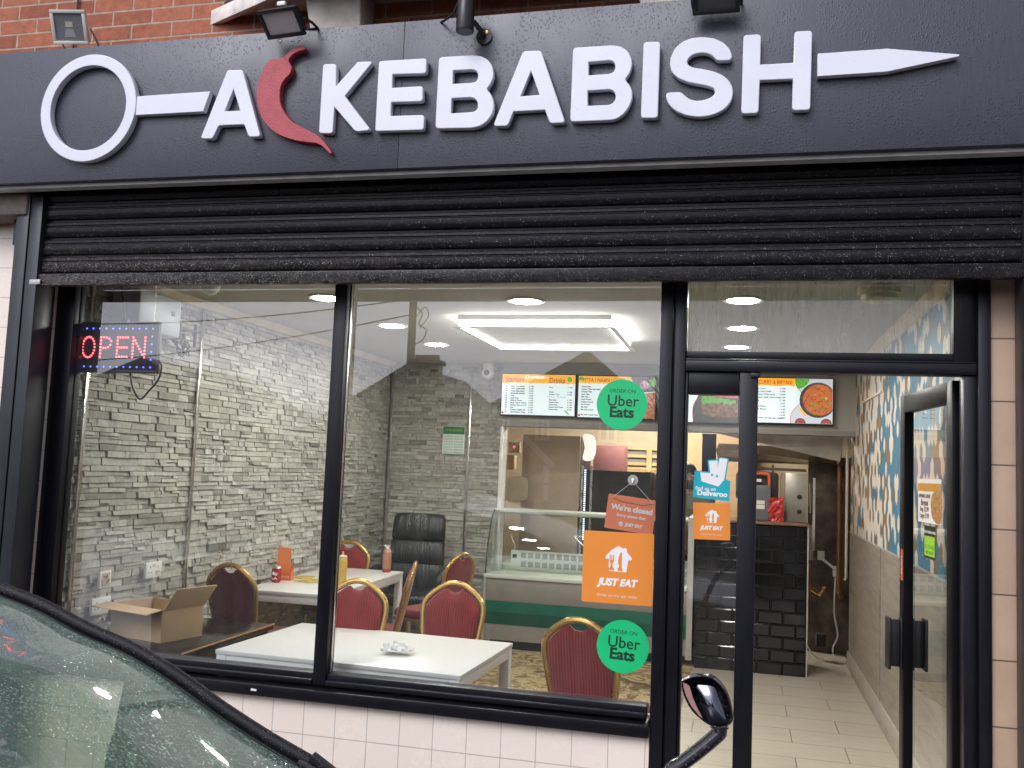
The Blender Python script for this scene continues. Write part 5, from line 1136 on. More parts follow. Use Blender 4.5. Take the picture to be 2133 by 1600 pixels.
x0b, z1b = cm_(1206, 783); x1b = x0b + wv + .005; z0b = z1b - hv
tv2 = tv("menu screen headed Pitta Naan Chips, partly behind the round green sticker", x0b, x1b, z0b, z1b)
band(tv2, x0b, x0b + wv * .70, z1b, z1b - hv * .185); text("PITTA / NAAN / CHIPS", .048, M_scrr, tv2, at(x0b + wv * .33, TY - .0016, z1b - hv * .10), extrude=.0001, fat=.0008, xs=.80, name="menu_heading")
rows(tv2, ["Seekh Kebab", "Chicken Tikka with Seekh", "Chicken Tikka", "Lamb Tikka", "Mix Tikka", "Lamb Donner", "Chicken Donner", "Mix Donner", "Mix Grill", "Mix Grill 2 Lamb", "", "Mix Grill 3 Lamb Chop"], x0b + wv * .04, z1b - hv * .26, hv * .062)
sp_(tv2, "lime_picture", M_lett, circ(.030, x0b + wv * .035, z1b - hv * .10, 18)[0:10], .0018); sp_(tv2, "grill_picture", M_meat, [(x1b - wv * .24, z0b), (x1b, z0b), (x1b, z1b - hv * .36), (x1b - wv * .15, z1b - hv * .40), (x1b - wv * .24, z0b + hv * .3)], .0014)
sp_(tv2, "plate_shade", M_dark, [(x1b - wv * .34, z1b), (x1b, z1b), (x1b, z1b - hv * .35), (x1b - wv * .18, z1b - hv * .38), (x1b - wv * .26, z1b - hv * .2)], .0012); sp_(tv2, "onion_picture", emnoise("screen_onion", [(.4, (.30, .05, .16)), (.6, (.75, .45, .6))], 50), circ(.040, x1b - wv * .14, z1b - hv * .20, 16), .0020); sp_(tv2, "herb_picture", M_lett, circ(.035, x1b - wv * .035, z1b - hv * .14, 12), .0018)
sp_(tv2, "tomato_picture", M_tom, circ(.010, x0b + .014, z0b + .016, 14), .0018)
x1c = cm_(1538, 790)[0] + .004; x0c = x1c - wv; z1c = cm_(1480, 787)[1]; z0c = cm_(1480, 880)[1]
tv3 = tv("menu screen with a burger picture, seen through the side light", x0c, x1c, z0c, z1c)
ed = [(x1c - wv * .42, z1c), (x1c - wv * .44, z1c - hv * .18), (x1c - wv * .50, z1c - hv * .45), (x1c - wv * .56, z1c - hv * .7), (x1c - wv * .555, z0c)]
eds = [(q.x, q.y) for q in spline([Vector((a, b, 0)) for a, b in ed], 4, False)]
sp_(tv3, "red_edge", M_scrr, [(a - .006, b) for a, b in eds] + [(x1c, z0c), (x1c, z1c)], .0010); sp_(tv3, "slate_picture", M_dark, eds + [(x1c, z0c), (x1c, z1c)], .0014)
sp_(tv3, "burger_bun", M_bun, [(q.x, q.y) for q in spline([Vector((a, b, 0)) for a, b in ((x1c - wv * .43, z1c - hv * .35), (x1c - wv * .36, z1c - hv * .12), (x1c - wv * .2, z1c - .004), (x1c - .003, z1c - .006), (x1c - .003, z1c - hv * .38))], 4)], .0018)
sp_(tv3, "burger_bun", M_bun, [(x1c - wv * .47, z1c - hv * .60), (x1c - .002, z1c - hv * .62), (x1c - .002, z0c + hv * .14), (x1c - wv * .30, z0c + hv * .12), (x1c - wv * .44, z0c + hv * .2)], .0018)
sp_(tv3, "tomato_slice", M_tom, [(x1c - wv * .36, z1c - hv * .36), (x1c - .002, z1c - hv * .32), (x1c - .002, z1c - hv * .48), (x1c - wv * .28, z1c - hv * .46)], .0020)
rn = random.Random(5); lp = [(x1c - wv * .46 + i * wv * .46 / 14, z1c - hv * (.46 if i < 8 else .52) + rn.uniform(-.008, .012)) for i in range(14)] + [(x1c - wv * .46 + i * wv * .46 / 14, z1c - hv * (.58 + .03 * (i % 2)) + rn.uniform(-.012, .008)) for i in reversed(range(14))]; sp_(tv3, "lettuce_leaf", M_lett, lp, .0022)
shape([circ(.055, x1c - wv * .66, z1c - hv * .16, 28), circ(.052, x1c - wv * .66, z1c - hv * .16, 28)], "offer_ring", M_scrgrey, tv3, at(0, TY - .0014, 0), extrude=.0001); text("+ Meal +\n£ 2.00", .021, M_scrk, tv3, at(x1c - wv * .66, TY - .0016, z1c - hv * .16), extrude=.0001, name="offer_text")
rows(tv3, ["£ 4.99", "£ 5.49", "£ 4.99", "£ 5.99", "£ 6.49", "£ 5.99", "£ 6.99"], x1c - wv * .96 + .02, z1c - hv * .25, hv * .09); rows(tv3, ["£ 5.99"] * 7, x1c - wv * .84, z1c - hv * .25, hv * .09)
x1d, z1d = cm_(1735, 790); _, z0d = cm_(1735, 884); x0d = x1d - wv - .01
tv4 = tv("menu screen headed Curry and Biryani, seen through the open doorway", x0d, x1d, z0d, z1d); wd_, hd = x1d - x0d, z1d - z0d
band(tv4, x0d, x0d + wd_ * .56, z1d, z1d - hd * .175); text("CHICKEN CURRY & BIRYANI", .052, M_scrr, tv4, at(x0d + wd_ * .525, TY - .0016, z1d - hd * .095), extrude=.0001, fat=.0010, xs=.66, name="menu_heading", align='RIGHT')
rows(tv4, ["Chicken Curry", "Chicken Curry (Half)", "Lamb Curry (With bone)", "Lamb Curry (Half, With bone)", "Mix Veg", "Daal", "Chicken Pakora", "Chicken Biryani", "Naan", "", "Samosa Platt only Saturday Sunday"], x0d + wd_ * .045, z1d - hd * .235, hd * .066, size=.0185); rows(tv4, ["£ %d.99" % k for k in (6, 4, 8, 5, 7, 4, 5, 6, 4, 6, 7)], x0d + wd_ * .375, z1d - hd * .235, hd * .066, size=.0185)
ed = [(x0d + wd_ * .555, z1d), (x0d + wd_ * .58, z1d - hd * .18), (x0d + wd_ * .645, z1d - hd * .36), (x0d + wd_ * .63, z1d - hd * .52), (x0d + wd_ * .545, z1d - hd * .7), (x0d + wd_ * .51, z1d - hd * .86), (x0d + wd_ * .515, z0d)]
eds = [(q.x, q.y) for q in spline([Vector((a, b, 0)) for a, b in ed], 5, False)]
sp_(tv4, "red_edge", M_scrr, [(a - .005, b) for a, b in eds] + [(x1d, z0d), (x1d, z1d)], .0010); sp_(tv4, "picture_ground", M_scrgrey, eds + [(x1d, z0d), (x1d, z1d)], .0014)
clip = lambda pts: [(min(a, x1d - .002), min(max(b, z0d + .002), z1d - .002)) for a, b in pts]
sp_(tv4, "dark_pan", M_dark, clip(circ(.150, x1d - .118, z1d - hd * .475, 40)), .0016); sp_(tv4, "curry", M_curry, clip(circ(.132, x1d - .108, z1d - hd * .47, 40)), .0020)
rn = random.Random(2)
for k in range(5): a_ = rn.uniform(0, 6.28); r_ = rn.uniform(.03, .1); sp_(tv4, "herb_leaf", M_lett, clip(circ(.011, x1d - .115 + r_ * math.cos(a_), z1d - hd * .47 + r_ * math.sin(a_), 7)), .0024)
sp_(tv4, "lime_picture", M_lett, clip([(q.x, q.y) for q in spline([Vector((x0d + wd_ * .56, z1d - .002, 0)), Vector((x0d + wd_ * .72, z1d - .002, 0)), Vector((x0d + wd_ * .68, z1d - hd * .16, 0)), Vector((x0d + wd_ * .59, z1d - hd * .22, 0))], 4)]), .0018)
for dx in (-.24, -.03): sp_(tv4, "sauce_pot", M_dark, clip(circ(.045, x1d + dx - .02, z0d + .0, 20)), .0018); sp_(tv4, "red_sauce", M_tom, clip(circ(.034, x1d + dx - .02, z0d + .002, 20)), .0022)
sp_(tv4, "cinnamon_stick", M_scry, [(x0d + wd_ * .60, z0d + hd * .33), (x0d + wd_ * .625, z0d + hd * .345), (x0d + wd_ * .70, z0d + hd * .17), (x0d + wd_ * .67, z0d + hd * .16)], .0020)

# ================================================================== KITCHEN BEHIND THE COUNTER
def kb_(px, py, y): return PY(px, py, y)
a, b = kb_(1090, 905, 5.3), kb_(1205, 1140, 5.3)
t = thing("upright_panel", "tall pinkish tan board standing behind the glass counter", "panel", ((a.x + b.x) / 2, 5.3, FL)); mb = MB(); mb.box(a.x, b.x - .02, 5.3, 5.36, FL, a.z); W("board", mb, M_cardp, t, bevel=.002)
a = kb_(1207, 905, 5.35); t = thing("drinks_fridge", "black drinks fridge with a curved lit white sign and an LED strip", "fridge", (a.x + .3, 5.7, FL))
mb = MB(); mb.box(a.x - .03, a.x + .02, 5.36, 6.0, FL, a.z - .02); mb.box(a.x + .0205, a.x + .70, 5.55, 6.0, FL, a.z - .35); W("cabinet", mb, M_bplastic, t)
c0, c1_ = kb_(1216, 908, 5.34), kb_(1240, 958, 5.34); mb = MB(); pr = [(c0.x + .0, c1_.z), (c0.x + .085, c1_.z), (c0.x + .115, (c0.z + c1_.z) / 2), (c0.x + .085, c0.z), (c0.x - .005, c0.z + .01), (c0.x + .015, (c0.z + c1_.z) / 2)]
mb.prism([(q.x, q.y) for q in spline([Vector((x, z, 0)) for x, z in pr], 4)], 'y', 5.33, 5.42); W("curved_sign", mb, emis("lit_milky_sign", (1, .95, .85), .75), t)
mb = MB(); mb.box(c0.x - .012, c0.x + .006, 5.335, 5.36, -.9, c1_.z - .06); mb.box(c0.x + .08, c0.x + .10, 5.335, 5.36, -.9, c1_.z - .06); W("door_frame", mb, M_steel, t)
mb = MB(); z = c1_.z - .10
while z > -.7: mb.box(c0.x + .018, c0.x + .036, 5.345, 5.352, z - .012, z); z -= .022
W("led_strip", mb, emis("cool_white_led", (.75, .85, 1), 1.6), t)
a, b = kb_(1256, 927, 6.2), kb_(1300, 975, 6.2); t = thing("extractor_panel", "plum coloured metal panel on the kitchen wall", "panel", ((a.x + b.x) / 2, 6.2, b.z)); mb = MB(); mb.box(a.x - .1, b.x, 6.2, 6.5, b.z - .35, a.z); W("panel", mb, mat("plum_metal", (.20, .085, .085), .5), t, bevel=.005)
a, b = kb_(1300, 933, 7.1), kb_(1400, 985, 7.1); t = thing("kitchen_window", "kitchen window with a pale slatted blind", "window", ((a.x + b.x) / 2, 7.15, b.z))
mb = MB(); mb.box(a.x, b.x, 7.12, 7.19, b.z, a.z); W("pane", mb, mat("grey_frosted_glass", (.22, .22, .22), .2), t)
mb = MB(); k = 0
for z in (a.z, (a.z * 2 + b.z) / 3, (a.z + 2 * b.z) / 3, b.z + .03, b.z): mb.box(a.x - .02, b.x, 7.09, 7.119, z - .018, z + .018)
for x in (a.x, a.x + .30): mb.box(x - .03, x + .03, 7.06, 7.0895, b.z, a.z)
W("blind_slats", mb, mat("tan_blind", (.55, .38, .18), .6), t)
a, b = kb_(1262, 985, 5.9), kb_(1400, 1085, 5.9); t = thing("kitchen_cabinet", "dark brown cabinet low behind the counter", "cabinet", ((a.x + b.x) / 2, 5.95, FL)); mb = MB(); mb.box(a.x, b.x, 5.9, 6.3, FL, a.z); W("carcass", mb, mat("dark_brown_wood", (.075, .038, .026), .4, var=.5, vs=9), t, bevel=.004)
mb = MB()
for k in range(1, 4): x = a.x + (b.x - a.x) * k / 4; mb.box(x - .003, x + .003, 5.8985, 5.8995, FL + .05, a.z - .02)
W("door_gaps", mb, M_bplastic, t)
a = kb_(1052, 905, 4.9); t = thing("door_lining", "upright orange-brown timber door lining behind the counter's left end", "door lining", (a.x, 4.9, FL)); mb = MB(); mb.box(a.x - .035, a.x + .01, 4.88, 4.98, FL, .6); W("timber", mb, mat("varnished_pine", (.42, .22, .085), .45, var=.25, vs=12), t, bevel=.004)
a = kb_(1071, 931, 5.6); t = thing("alarm_box", "small beige alarm box with a red light on the kitchen wall", "alarm box", tuple(a)); mb = MB(); mb.box(-.06, .06, 0, .06, -.06, .05); mb.build("casing", mat("beige_plastic", (.45, .38, .28), .5), t, bevel=.006); mb = MB(); mb.lathe([(0, -.004), (.012, -.002), (.012, 0)], n=12, axis='y'); mb.build("indicator", emis("red_indicator", (1, .05, .06), 3), t)
a = kb_(1063, 963, 5.6); t = thing("wall_box", "tan wall box under the alarm box", "wall box", tuple(a)); mb = MB(); mb.box(-.045, .045, 0, .10, -.075, .075); mb.build("casing", mat("tan_plastic", (.48, .38, .24), .5), t, bevel=.008)
a = kb_(1077, 1018, 5.25); t = thing("towel_dispenser", "rounded cream paper towel dispenser behind the counter", "dispenser", tuple(a)); mb = MB(); mb.prism([(q.x, q.y) for q in spline([Vector(v) for v in ((-.10, -.12, 0), (.09, -.11, 0), (.11, .0, 0), (.09, .11, 0), (-.10, .10, 0))], 4)], 'y', 0, .16); mb.build("casing", mat("cream_plastic", (.60, .52, .40), .4), t, bevel=.02)
for px, w__, lb in ((1455, .20, "tan cardboard sheet against the kitchen wall, left of the other"), (1512, .26, "tan cardboard sheet against the kitchen wall, right of the other")):
    a = kb_(px, 905, 6.9); t = thing("cardboard_sheet", lb, "cardboard", (a.x, 6.95, 0), 0, "cardboard sheets"); mb = MB(); mb.box(-w__, w__, -.03, .0, -.5, .45); mb.build("sheet", cardboard("tan_cardboard_%d" % px, (.44, .29, .155)), t)
# extraction canopy
t = thing("extraction_canopy", "stainless extraction canopy hanging behind the bulkhead", "extractor hood", (.5, 5.3, .3))
a, b, c_, d_ = kb_(1560, 905, 4.75), kb_(1757, 912, 4.75), kb_(1750, 962, 4.75), kb_(1560, 915, 4.75)
mb = MB(); yb = 6.2; mb.add([(a.x - .25, 4.75, a.z), (b.x, 4.75, b.z + .01), (c_.x, 4.75, c_.z), (d_.x - .25, 4.75, d_.z + .04)] + [(a.x - .25, 4.80, a.z), (b.x, 4.80, b.z + .01), (c_.x, 4.80, c_.z), (d_.x - .25, 4.80, d_.z + .04)], [(0, 1, 2, 3), (4, 7, 6, 5), (0, 4, 5, 1), (1, 5, 6, 2), (2, 6, 7, 3), (3, 7, 4, 0)]); W("sloping_front", mb, mat("dull_steel", (.40, .36, .31), .35, .5, var=.2), t)
a, b = kb_(1560, 930, 5.6), kb_(1690, 968, 5.6); mb = MB(); mb.add([(a.x - .3, 5.6, a.z + .02), (b.x + .3, 5.6, a.z - .0), (b.x, 5.6, b.z), (a.x - .3, 5.6, b.z)], [(0, 1, 2, 3)]); W("back_plate", mb, mat("beige_steel", (.42, .36, .28), .4, .3), t)
mb = MB(); mb.quad((a.x - .3, 4.801, .24), (.92, 4.801, .12), (.92, 5.6, .12), (a.x - .3, 5.6, .16)); W("canopy_underside", mb, M_dsteel, t)
t = thing("splash_panel", "sooty stainless wall panel beside the grill", "wall panel", (.92, 5.6, FL)); mb = MB(); mb.box(.62, 1.04, 5.35, 5.38, FL, .20); mb.box(1.045, 1.06, 4.74, 5.35, FL, .3); W("panel", mb, M_dsteel, t)
a, b = kb_(1749, 930, 4.95), kb_(1751, 1235, 4.95); t = thing("copper_pipe", "brown vertical pipe at the kitchen's right corner", "pipe", (a.x, 4.95, b.z)); mb = MB(); mb.tube([(a.x, 4.95, .40), (a.x + .003, 4.95, b.z), (a.x + .03, 5.0, b.z - .05)], .019, 12); W("pipe_run", mb, M_copper, t, smooth=True)
mb = MB(); mb.tube([(a.x, 4.95, -.1), (a.x, 4.95, -.12)], .024, 12); mb.tube([(a.x, 4.95, b.z + .02), (a.x, 4.95, b.z - .01)], .026, 12); W("pipe_clip", mb, M_copper, t)
a, b = kb_(1767, 930, 4.70), kb_(1764, 1210, 4.70); t = thing("white_conduit", "white plastic conduit running down the end of the patterned wall", "conduit", (a.x, 4.70, b.z)); mb = MB(); mb.tube([(a.x - .003, 4.735, .38), (a.x - .005, 4.735, b.z + .02), (a.x - .02, 4.735, b.z)], .013, 10); W("conduit_run", mb, M_cove, t, smooth=True)
mb = MB(); mb.box(a.x - .03, a.x + .03, 4.728, 4.76, .22, .36); W("junction_box", mb, M_cove, t, bevel=.003)
# kebab grill cabinet with two knobs, speaker, red packets, on the counter
TZ = bz1 + .0005
a, b = kb_(1636, 985, 4.42), kb_(1681, 1092, 4.42); t = thing("kebab_grill", "steel kebab grill with two black knobs on the tiled counter", "grill", ((a.x + b.x) / 2, 4.42, TZ))
mb = MB(); mb.box(a.x, b.x, 4.42, 4.70, TZ, a.z); W("cabinet", mb, mat("grill_steel", (.36, .33, .28), .35, .5, var=.15), t, bevel=.004)
mb = MB(); mb.box(a.x - .035, a.x - .0005, 4.44, 4.70, TZ, a.z - .005); W("side_plate", mb, mat("pinkish_steel", (.42, .30, .23), .35, .5), t)
for py in (1035, 1066): q = kb_(1665, py, 4.42); mb = MB(); mb.lathe([(.0, -.028), (.018, -.026), (.021, -.004), (.021, -.0005)], (q.x, 4.42, q.z), n=18, axis='y'); W("knob", mb, M_bplastic, t, smooth=True)
q = kb_(1610, 1000, 4.55); mb = MB(); mb.tube([(q.x, 4.6, TZ), (q.x, 4.6, .10)], .010, 8); mb.tube([(q.x - .12, 4.6, .065), (q.x + .28, 4.6, .06)], .012, 8); W("spit_rail", mb, M_dsteel, t)
mb = MB(); mb.box(b.x + .05, b.x + .07, 4.5, 4.52, -.62, .0); mb.tube([(b.x + .02, 4.46, -.05), (b.x + .028, 4.46, -.30)], .004, 6); W("side_rail", mb, M_alu, t)
a, b = kb_(1570, 994, 4.32), kb_(1607, 1088, 4.32); cxs = .115
t = thing("jobsite_speaker", "grey and black portable speaker with an orange handle on the tiled counter", "speaker", (cxs, 4.34, TZ))
mb = MB(); mb.prism(rrect(.27, .30, .04, 0, .15), 'y', -.08, .10); mb.build("speaker_body", mat("grey_rubber", (.115, .12, .125), .5), t, bevel=.012)
mb = MB(); mb.box(-.155, .20, .02, .16, .17, .41); mb.build("rear_case", mat("charcoal_case", (.022, .025, .026), .55), t, bevel=.03)
mb = MB(); mb.tube(spline([Vector(v) for v in ((-.115, -.03, .24), (-.115, -.03, .375), (-.09, -.03, .395), (.09, -.03, .395), (.118, -.03, .375), (.118, -.03, .24))], 4, False), .013, 8); mb.build("carry_handle", mat("orange_red_plastic", (.62, .10, .03), .4), t, smooth=True)
mb = MB(); mb.box(-.02, .085, -.0815, -.0802, .10, .135); mb.box(.02, .085, -.0815, -.0802, .14, .17); mb.build("printed_panel", M_wp2, t)
mb = MB(); mb.box(-.04, .055, -.05, -.02, .325, .35); mb.build("badge", M_wp2, t)
a = kb_(1616, 1070, 4.30); t = thing("red_packet", "crumpled red packet standing on the tiled counter beside the speaker", "packet", (a.x, 4.28, TZ))
mb = MB(); rn = random.Random(9)
rws = [[( (-.062 + .124 * i / 7) * (1 - .10 * (j == 0)) + rn.uniform(-.006, .006), rn.uniform(-.03, -.012), j * .20 / 8) for i in range(8)] for j in range(9)]
vs = [q for r_ in rws for q in r_] + [(x, .03, z) for r_ in rws for x, y, z in r_]
fs = [(j * 8 + i, j * 8 + i + 1, (j + 1) * 8 + i + 1, (j + 1) * 8 + i) for j in range(8) for i in range(7)]; fs += [tuple(reversed([72 + q for q in f])) for f in fs]
bd_ = list(range(8)) + [8 * j + 7 for j in range(1, 9)] + list(range(70, 63, -1)) + [8 * j for j in range(7, 0, -1)]
fs += [(bd_[i], bd_[i] + 72, bd_[(i + 1) % len(bd_)] + 72, bd_[(i + 1) % len(bd_)]) for i in range(len(bd_))]
mb.add(vs, fs); mb.build("wrapper", mat("shiny_red_film", (.40, .035, .028), .22, var=.4, vs=30), t)
# low clutter right of the tiled counter
t = thing("gas_pipework", "clutter of pipes, sockets and white cable beside the tiled counter", "pipework", (.66, 4.9, FL))
q = kb_(1742, 1190, 5.0); mb = MB(); mb.box(q.x - .03, q.x + .03, 4.97, 5.0, q.z - .045, q.z + .045); W("socket", mb, M_wplastic, t, bevel=.004); mb = MB(); mb.box(q.x - .16, q.x - .10, 5.0, 5.02, q.z + .09, q.z + .17); W("socket", mb, M_wplastic, t, bevel=.004)
mb = MB(); mb.tube([(q.x - .12, 4.98, q.z + .10), (q.x - .05, 4.96, q.z + .05), (q.x, 4.96, q.z + .01)], .012, 8); W("elbow", mb, M_wplastic, t)
mb = MB(); mb.tube(spline([Vector((q.x - .01, 4.96, q.z - .05)), Vector((q.x - .02, 4.95, q.z - .35)), Vector((q.x + .01, 4.93, q.z - .55)), Vector((q.x - .03, 4.92, FL + .12)), Vector((q.x - .04, 4.9, FL + .012)), Vector((q.x - .20, 4.85, FL + .06)), Vector((q.x - .30, 4.8, FL + .25)), Vector((q.x - .32, 4.8, FL + .42))], 6, False), .007, 6); W("white_cable", mb, M_wplastic, t, smooth=True)
mb = MB(); mb.box(q.x - .17, q.x - .09, 4.9, 5.0, FL + .12, FL + .23); W("plug_box", mb, M_bplastic, t, bevel=.006)
mb = MB(); mb.tube([(.60, 4.85, -1.25), (.60, 4.85, -.80), (.62, 4.85, -.76)], .014, 8); mb.tube([(.57, 4.9, -.70), (.66, 4.9, -.72)], .012, 8); W("gas_pipe", mb, M_copper, t, smooth=True)
mb = MB(); mb.box(.565, .63, 4.78, 4.9, -.72, -.42); W("control_box", mb, M_alu, t, bevel=.004)
mb = MB(); mb.tube([(.63, 4.88, -.98), (.70, 4.86, -1.02), (.74, 4.86, -.95)], .02, 8); W("valve", mb, M_gold, t, smooth=True)

# ================================================================== PERSON BEHIND THE COUNTER
def skin_body(name, joints, edges, mat_, parent, root=0, sub=2):
    me = bpy.data.meshes.new(name); me.from_pydata([tuple(j[0]) for j in joints], edges, [])
    o = bpy.data.objects.new(name, me); COL.objects.link(o)
    sk = o.modifiers.new("s", 'SKIN'); ss_ = o.modifiers.new("u", 'SUBSURF'); ss_.levels = ss_.render_levels = sub
    lay = me.skin_vertices[0] if me.skin_vertices else None
    for i, j in enumerate(joints):
        r_ = j[1]; lay.data[i].radius = r_ if isinstance(r_, tuple) else (r_, r_); lay.data[i].use_root = (i == root)
    bpy.context.view_layer.update()
    m2 = bpy.data.meshes.new_from_object(o.evaluated_get(dg())); bpy.data.objects.remove(o); bpy.data.meshes.remove(me)
    return mesh_obj(name, m2, mat_, parent, smooth=True)
pp = kb_(1436, 1000, 5.05)
ps = thing("person", "dark haired bearded person in an olive green top standing behind the counter", "person", (pp.x - .015, 5.05, FL), R(14))
hz = kb_(1436, 966, 5.05).z - FL           # height of the head's top
M_skin = mat("skin", (.36, .19, .12), .5, var=.08, vs=20); M_top = mat("olive_green_cloth", (.135, .145, .085), .85, var=.12, vs=16); M_hair = mat("near_black_hair", (.015, .012, .010), .55, var=.3, vs=60); M_trou = mat("dark_trousers", (.03, .032, .04), .8)
V3 = Vector
J = [(V3((0, 0, .95)), (.15, .10)), (V3((0, 0, 1.15)), (.145, .10)), (V3((0, .0, 1.34)), (.165, .105)), (V3((0, 0, hz - .30)), (.085, .075)), (V3((0, -.005, hz - .24)), (.055, .055)), (V3((0, -.01, hz - .17)), (.062, .068)), (V3((0, -.005, hz - .10)), (.075, .090)), (V3((0, .0, hz - .035)), (.055, .065))]
E_ = [(i, i + 1) for i in range(7)]
for s in (-1, 1):
    k = len(J); J += [(V3((s * .09, 0, .86)), .095), (V3((s * .10, -.01, .48)), .06), (V3((s * .10, .01, .09)), .04), (V3((s * .11, -.14, .04)), .035)]; E_ += [(0, k), (k, k + 1), (k + 1, k + 2), (k + 2, k + 3)]
    k = len(J); J += [(V3((s * .19, 0, hz - .325)), .062), (V3((s * .25, .0, 1.08)), .042), (V3((s * .20, -.20, .98)), .030), (V3((s * .19, -.26, .97)), (.040, .018))]; E_ += [(2, k), (k, k + 1), (k + 1, k + 2), (k + 2, k + 3)]
    hnd = V3((s * .19, -.26, .97))
    for f_, (dx, ln) in enumerate(((-.028, .070), (-.010, .080), (.009, .075), (.027, .058))):
        k2 = len(J); J += [(hnd + V3((dx, -.045, .0)), .0095), (hnd + V3((dx * 1.1, -.045 - ln * .55, -.010)), .0085), (hnd + V3((dx * 1.1, -.045 - ln, -.030)), .0075)]; E_ += [(k + 3, k2), (k2, k2 + 1), (k2 + 1, k2 + 2)]
    k2 = len(J); J += [(hnd + V3((-s * .035, -.010, -.004)), .0105), (hnd + V3((-s * .055, -.045, -.012)), .0085)]; E_ += [(k + 3, k2), (k2, k2 + 1)]
body = skin_body("body", J, E_, M_skin, ps)
# clothes: shells over the body
JT = [(V3((0, 0, .90)), (.165, .115)), (V3((0, 0, 1.15)), (.160, .115)), (V3((0, 0, 1.33)), (.180, .118)), (V3((0, .005, hz - .29)), (.085, .075))]; ET = [(0, 1), (1, 2), (2, 3)]
for s in (-1, 1):
    k = len(JT); JT += [(V3((s * .195, 0, hz - .325)), .076), (V3((s * .252, .0, 1.08)), .056), (V3((s * .215, -.14, 1.01)), .046)]; ET += [(2, k), (k, k + 1), (k + 1, k + 2)]
skin_body("top", JT, ET, M_top, ps)
JL = [(V3((0, 0, .93)), (.158, .110))]; EL = []
for s in (-1, 1): k = len(JL); JL += [(V3((s * .09, 0, .84)), .105), (V3((s * .10, -.01, .48)), .075), (V3((s * .10, .01, .10)), .062)]; EL += [(0, k), (k, k + 1), (k + 1, k + 2)]
skin_body("trousers", JL, EL, M_trou, ps)
def ell(mb, c, r_, n=14, m=9, zmin=-1):
    vs = []; fs = []
    for i in range(m):
        th = math.pi * i / (m - 1)
        for k in range(n): a = 2 * math.pi * k / n; vs.append((c[0] + r_[0] * math.sin(th) * math.cos(a), c[1] + r_[1] * math.sin(th) * math.sin(a), c[2] + r_[2] * max(zmin, math.cos(th))))
    for i in range(m - 1):
        for k in range(n): fs.append((i * n + k, i * n + (k + 1) % n, (i + 1) * n + (k + 1) % n, (i + 1) * n + k))
    mb.add(vs, fs)
mb = MB(); ell(mb, (0, .018, hz - .072), (.088, .100, .082), zmin=-.45); mb.build("hair", M_hair, ps, smooth=True, ang=80)
mb = MB(); ell(mb, (0, -.048, hz - .195), (.060, .050, .048)); mb.build("beard", M_hair, ps, smooth=True, ang=80)
mb = MB(); ell(mb, (0, -.100, hz - .135), (.014, .020, .026), 10, 7); mb.build("nose", M_skin, ps, smooth=True, ang=80)
for s in (-1, 1):
    mb = MB(); ell(mb, (s * .032, -.084, hz - .112), (.014, .010, .009), 10, 7); e_ = mb.build("eye", M_wplastic, ps, smooth=True)
    mb = MB(); ell(mb, (s * .032, -.0925, hz - .112), (.006, .004, .006), 8, 5); mb.build("iris", M_hair, e_, smooth=True)
    mb = MB(); ell(mb, (s * .032, -.088, hz - .096), (.020, .008, .0045), 10, 5); mb.build("eyebrow", M_hair, ps, smooth=True)
    mb = MB(); ell(mb, (s * .078, .005, hz - .125), (.010, .020, .030), 10, 7); mb.build("ear", M_skin, ps, smooth=True, ang=80)
mb = MB(); ell(mb, (0, -.094, hz - .172), (.022, .008, .006), 10, 5); mb.build("lips", mat("lip", (.28, .10, .08), .5), ps, smooth=True)

# ================================================================== PARKED CAR IN THE FOREGROUND (faces right)
CYF, CYN = -2.0, -3.42
car = thing("parked_car", "dark parked car wet with rain, its windscreen sloping down to the right", "car", (-1.9, -2.7, GZ - .13))
def carpaint():
    g = G("wet_black_car_paint"); p = g.pos(True); d = g.vor(p, 120); dr = g.ramp(d, [(.15, 1.0), (.3, 0.0)])
    g.color(g.mix(g.math('MULTIPLY', dr, .35), (.014, .013, .018), (.16, .15, .18))); g.b.inputs['Roughness'].default_value = .18; g.b.inputs['Coat Weight'].default_value = .6; g.bump(dr, .5, .003); return g.m
M_car = carpaint()
def sealmat():
    g = G("wet_black_rubber"); p = g.pos(True); d = g.vor(p, 170); dr = g.ramp(d, [(.18, 1.0), (.34, 0.0)]); nm = g.ramp(g.noise(p, 60, 3), [(.42, 0.0), (.6, 1.0)])
    m_ = g.math('MULTIPLY', dr, nm); g.color(g.mix(g.math('MULTIPLY', m_, .6), (.008, .008, .010), (.26, .25, .25))); g.b.inputs['Roughness'].default_value = .6; g.b.inputs['Specular IOR Level'].default_value = .3; g.bump(m_, .8, .004); return g.m
M_seal = sealmat()
E0 = [(-20, 1203), (0, 1210), (94, 1247), (187, 1296), (281, 1337), (375, 1394), (469, 1461), (562, 1521), (640, 1566), (701, 1601), (760, 1640)]
edge = [PY(a, b, CYF) for a, b in E0]
head = edge[0] + Vector((-.16, 0, .050))
edge_s = spline([head] + edge, 5, False)
def nrm2(i, pts):
    a, b = pts[max(0, i - 1)], pts[min(len(pts) - 1, i + 1)]; t = (b - a).normalized(); return Vector((t.z, 0, -t.x))   # down-left normal
gl_e = [p + nrm2(i, edge_s) * -(-.022) * -1 if False else p - Vector((0, 0, .026)) + Vector((-.008, 0, 0)) for i, p in enumerate(edge_s)]
NT = 28; NE = len(gl_e); vs = []
for j in range(NT + 1):
    t = j / NT; B_ = 4 * t * (1 - t)
    for i, p in enumerate(gl_e):
        s_ = i / (NE - 1); vs.append((p.x + .13 * B_ * (.35 + .65 * s_), CYF - .012 - (CYF - .012 - CYN) * t, p.z + .075 * B_ - .03 * B_ * s_))
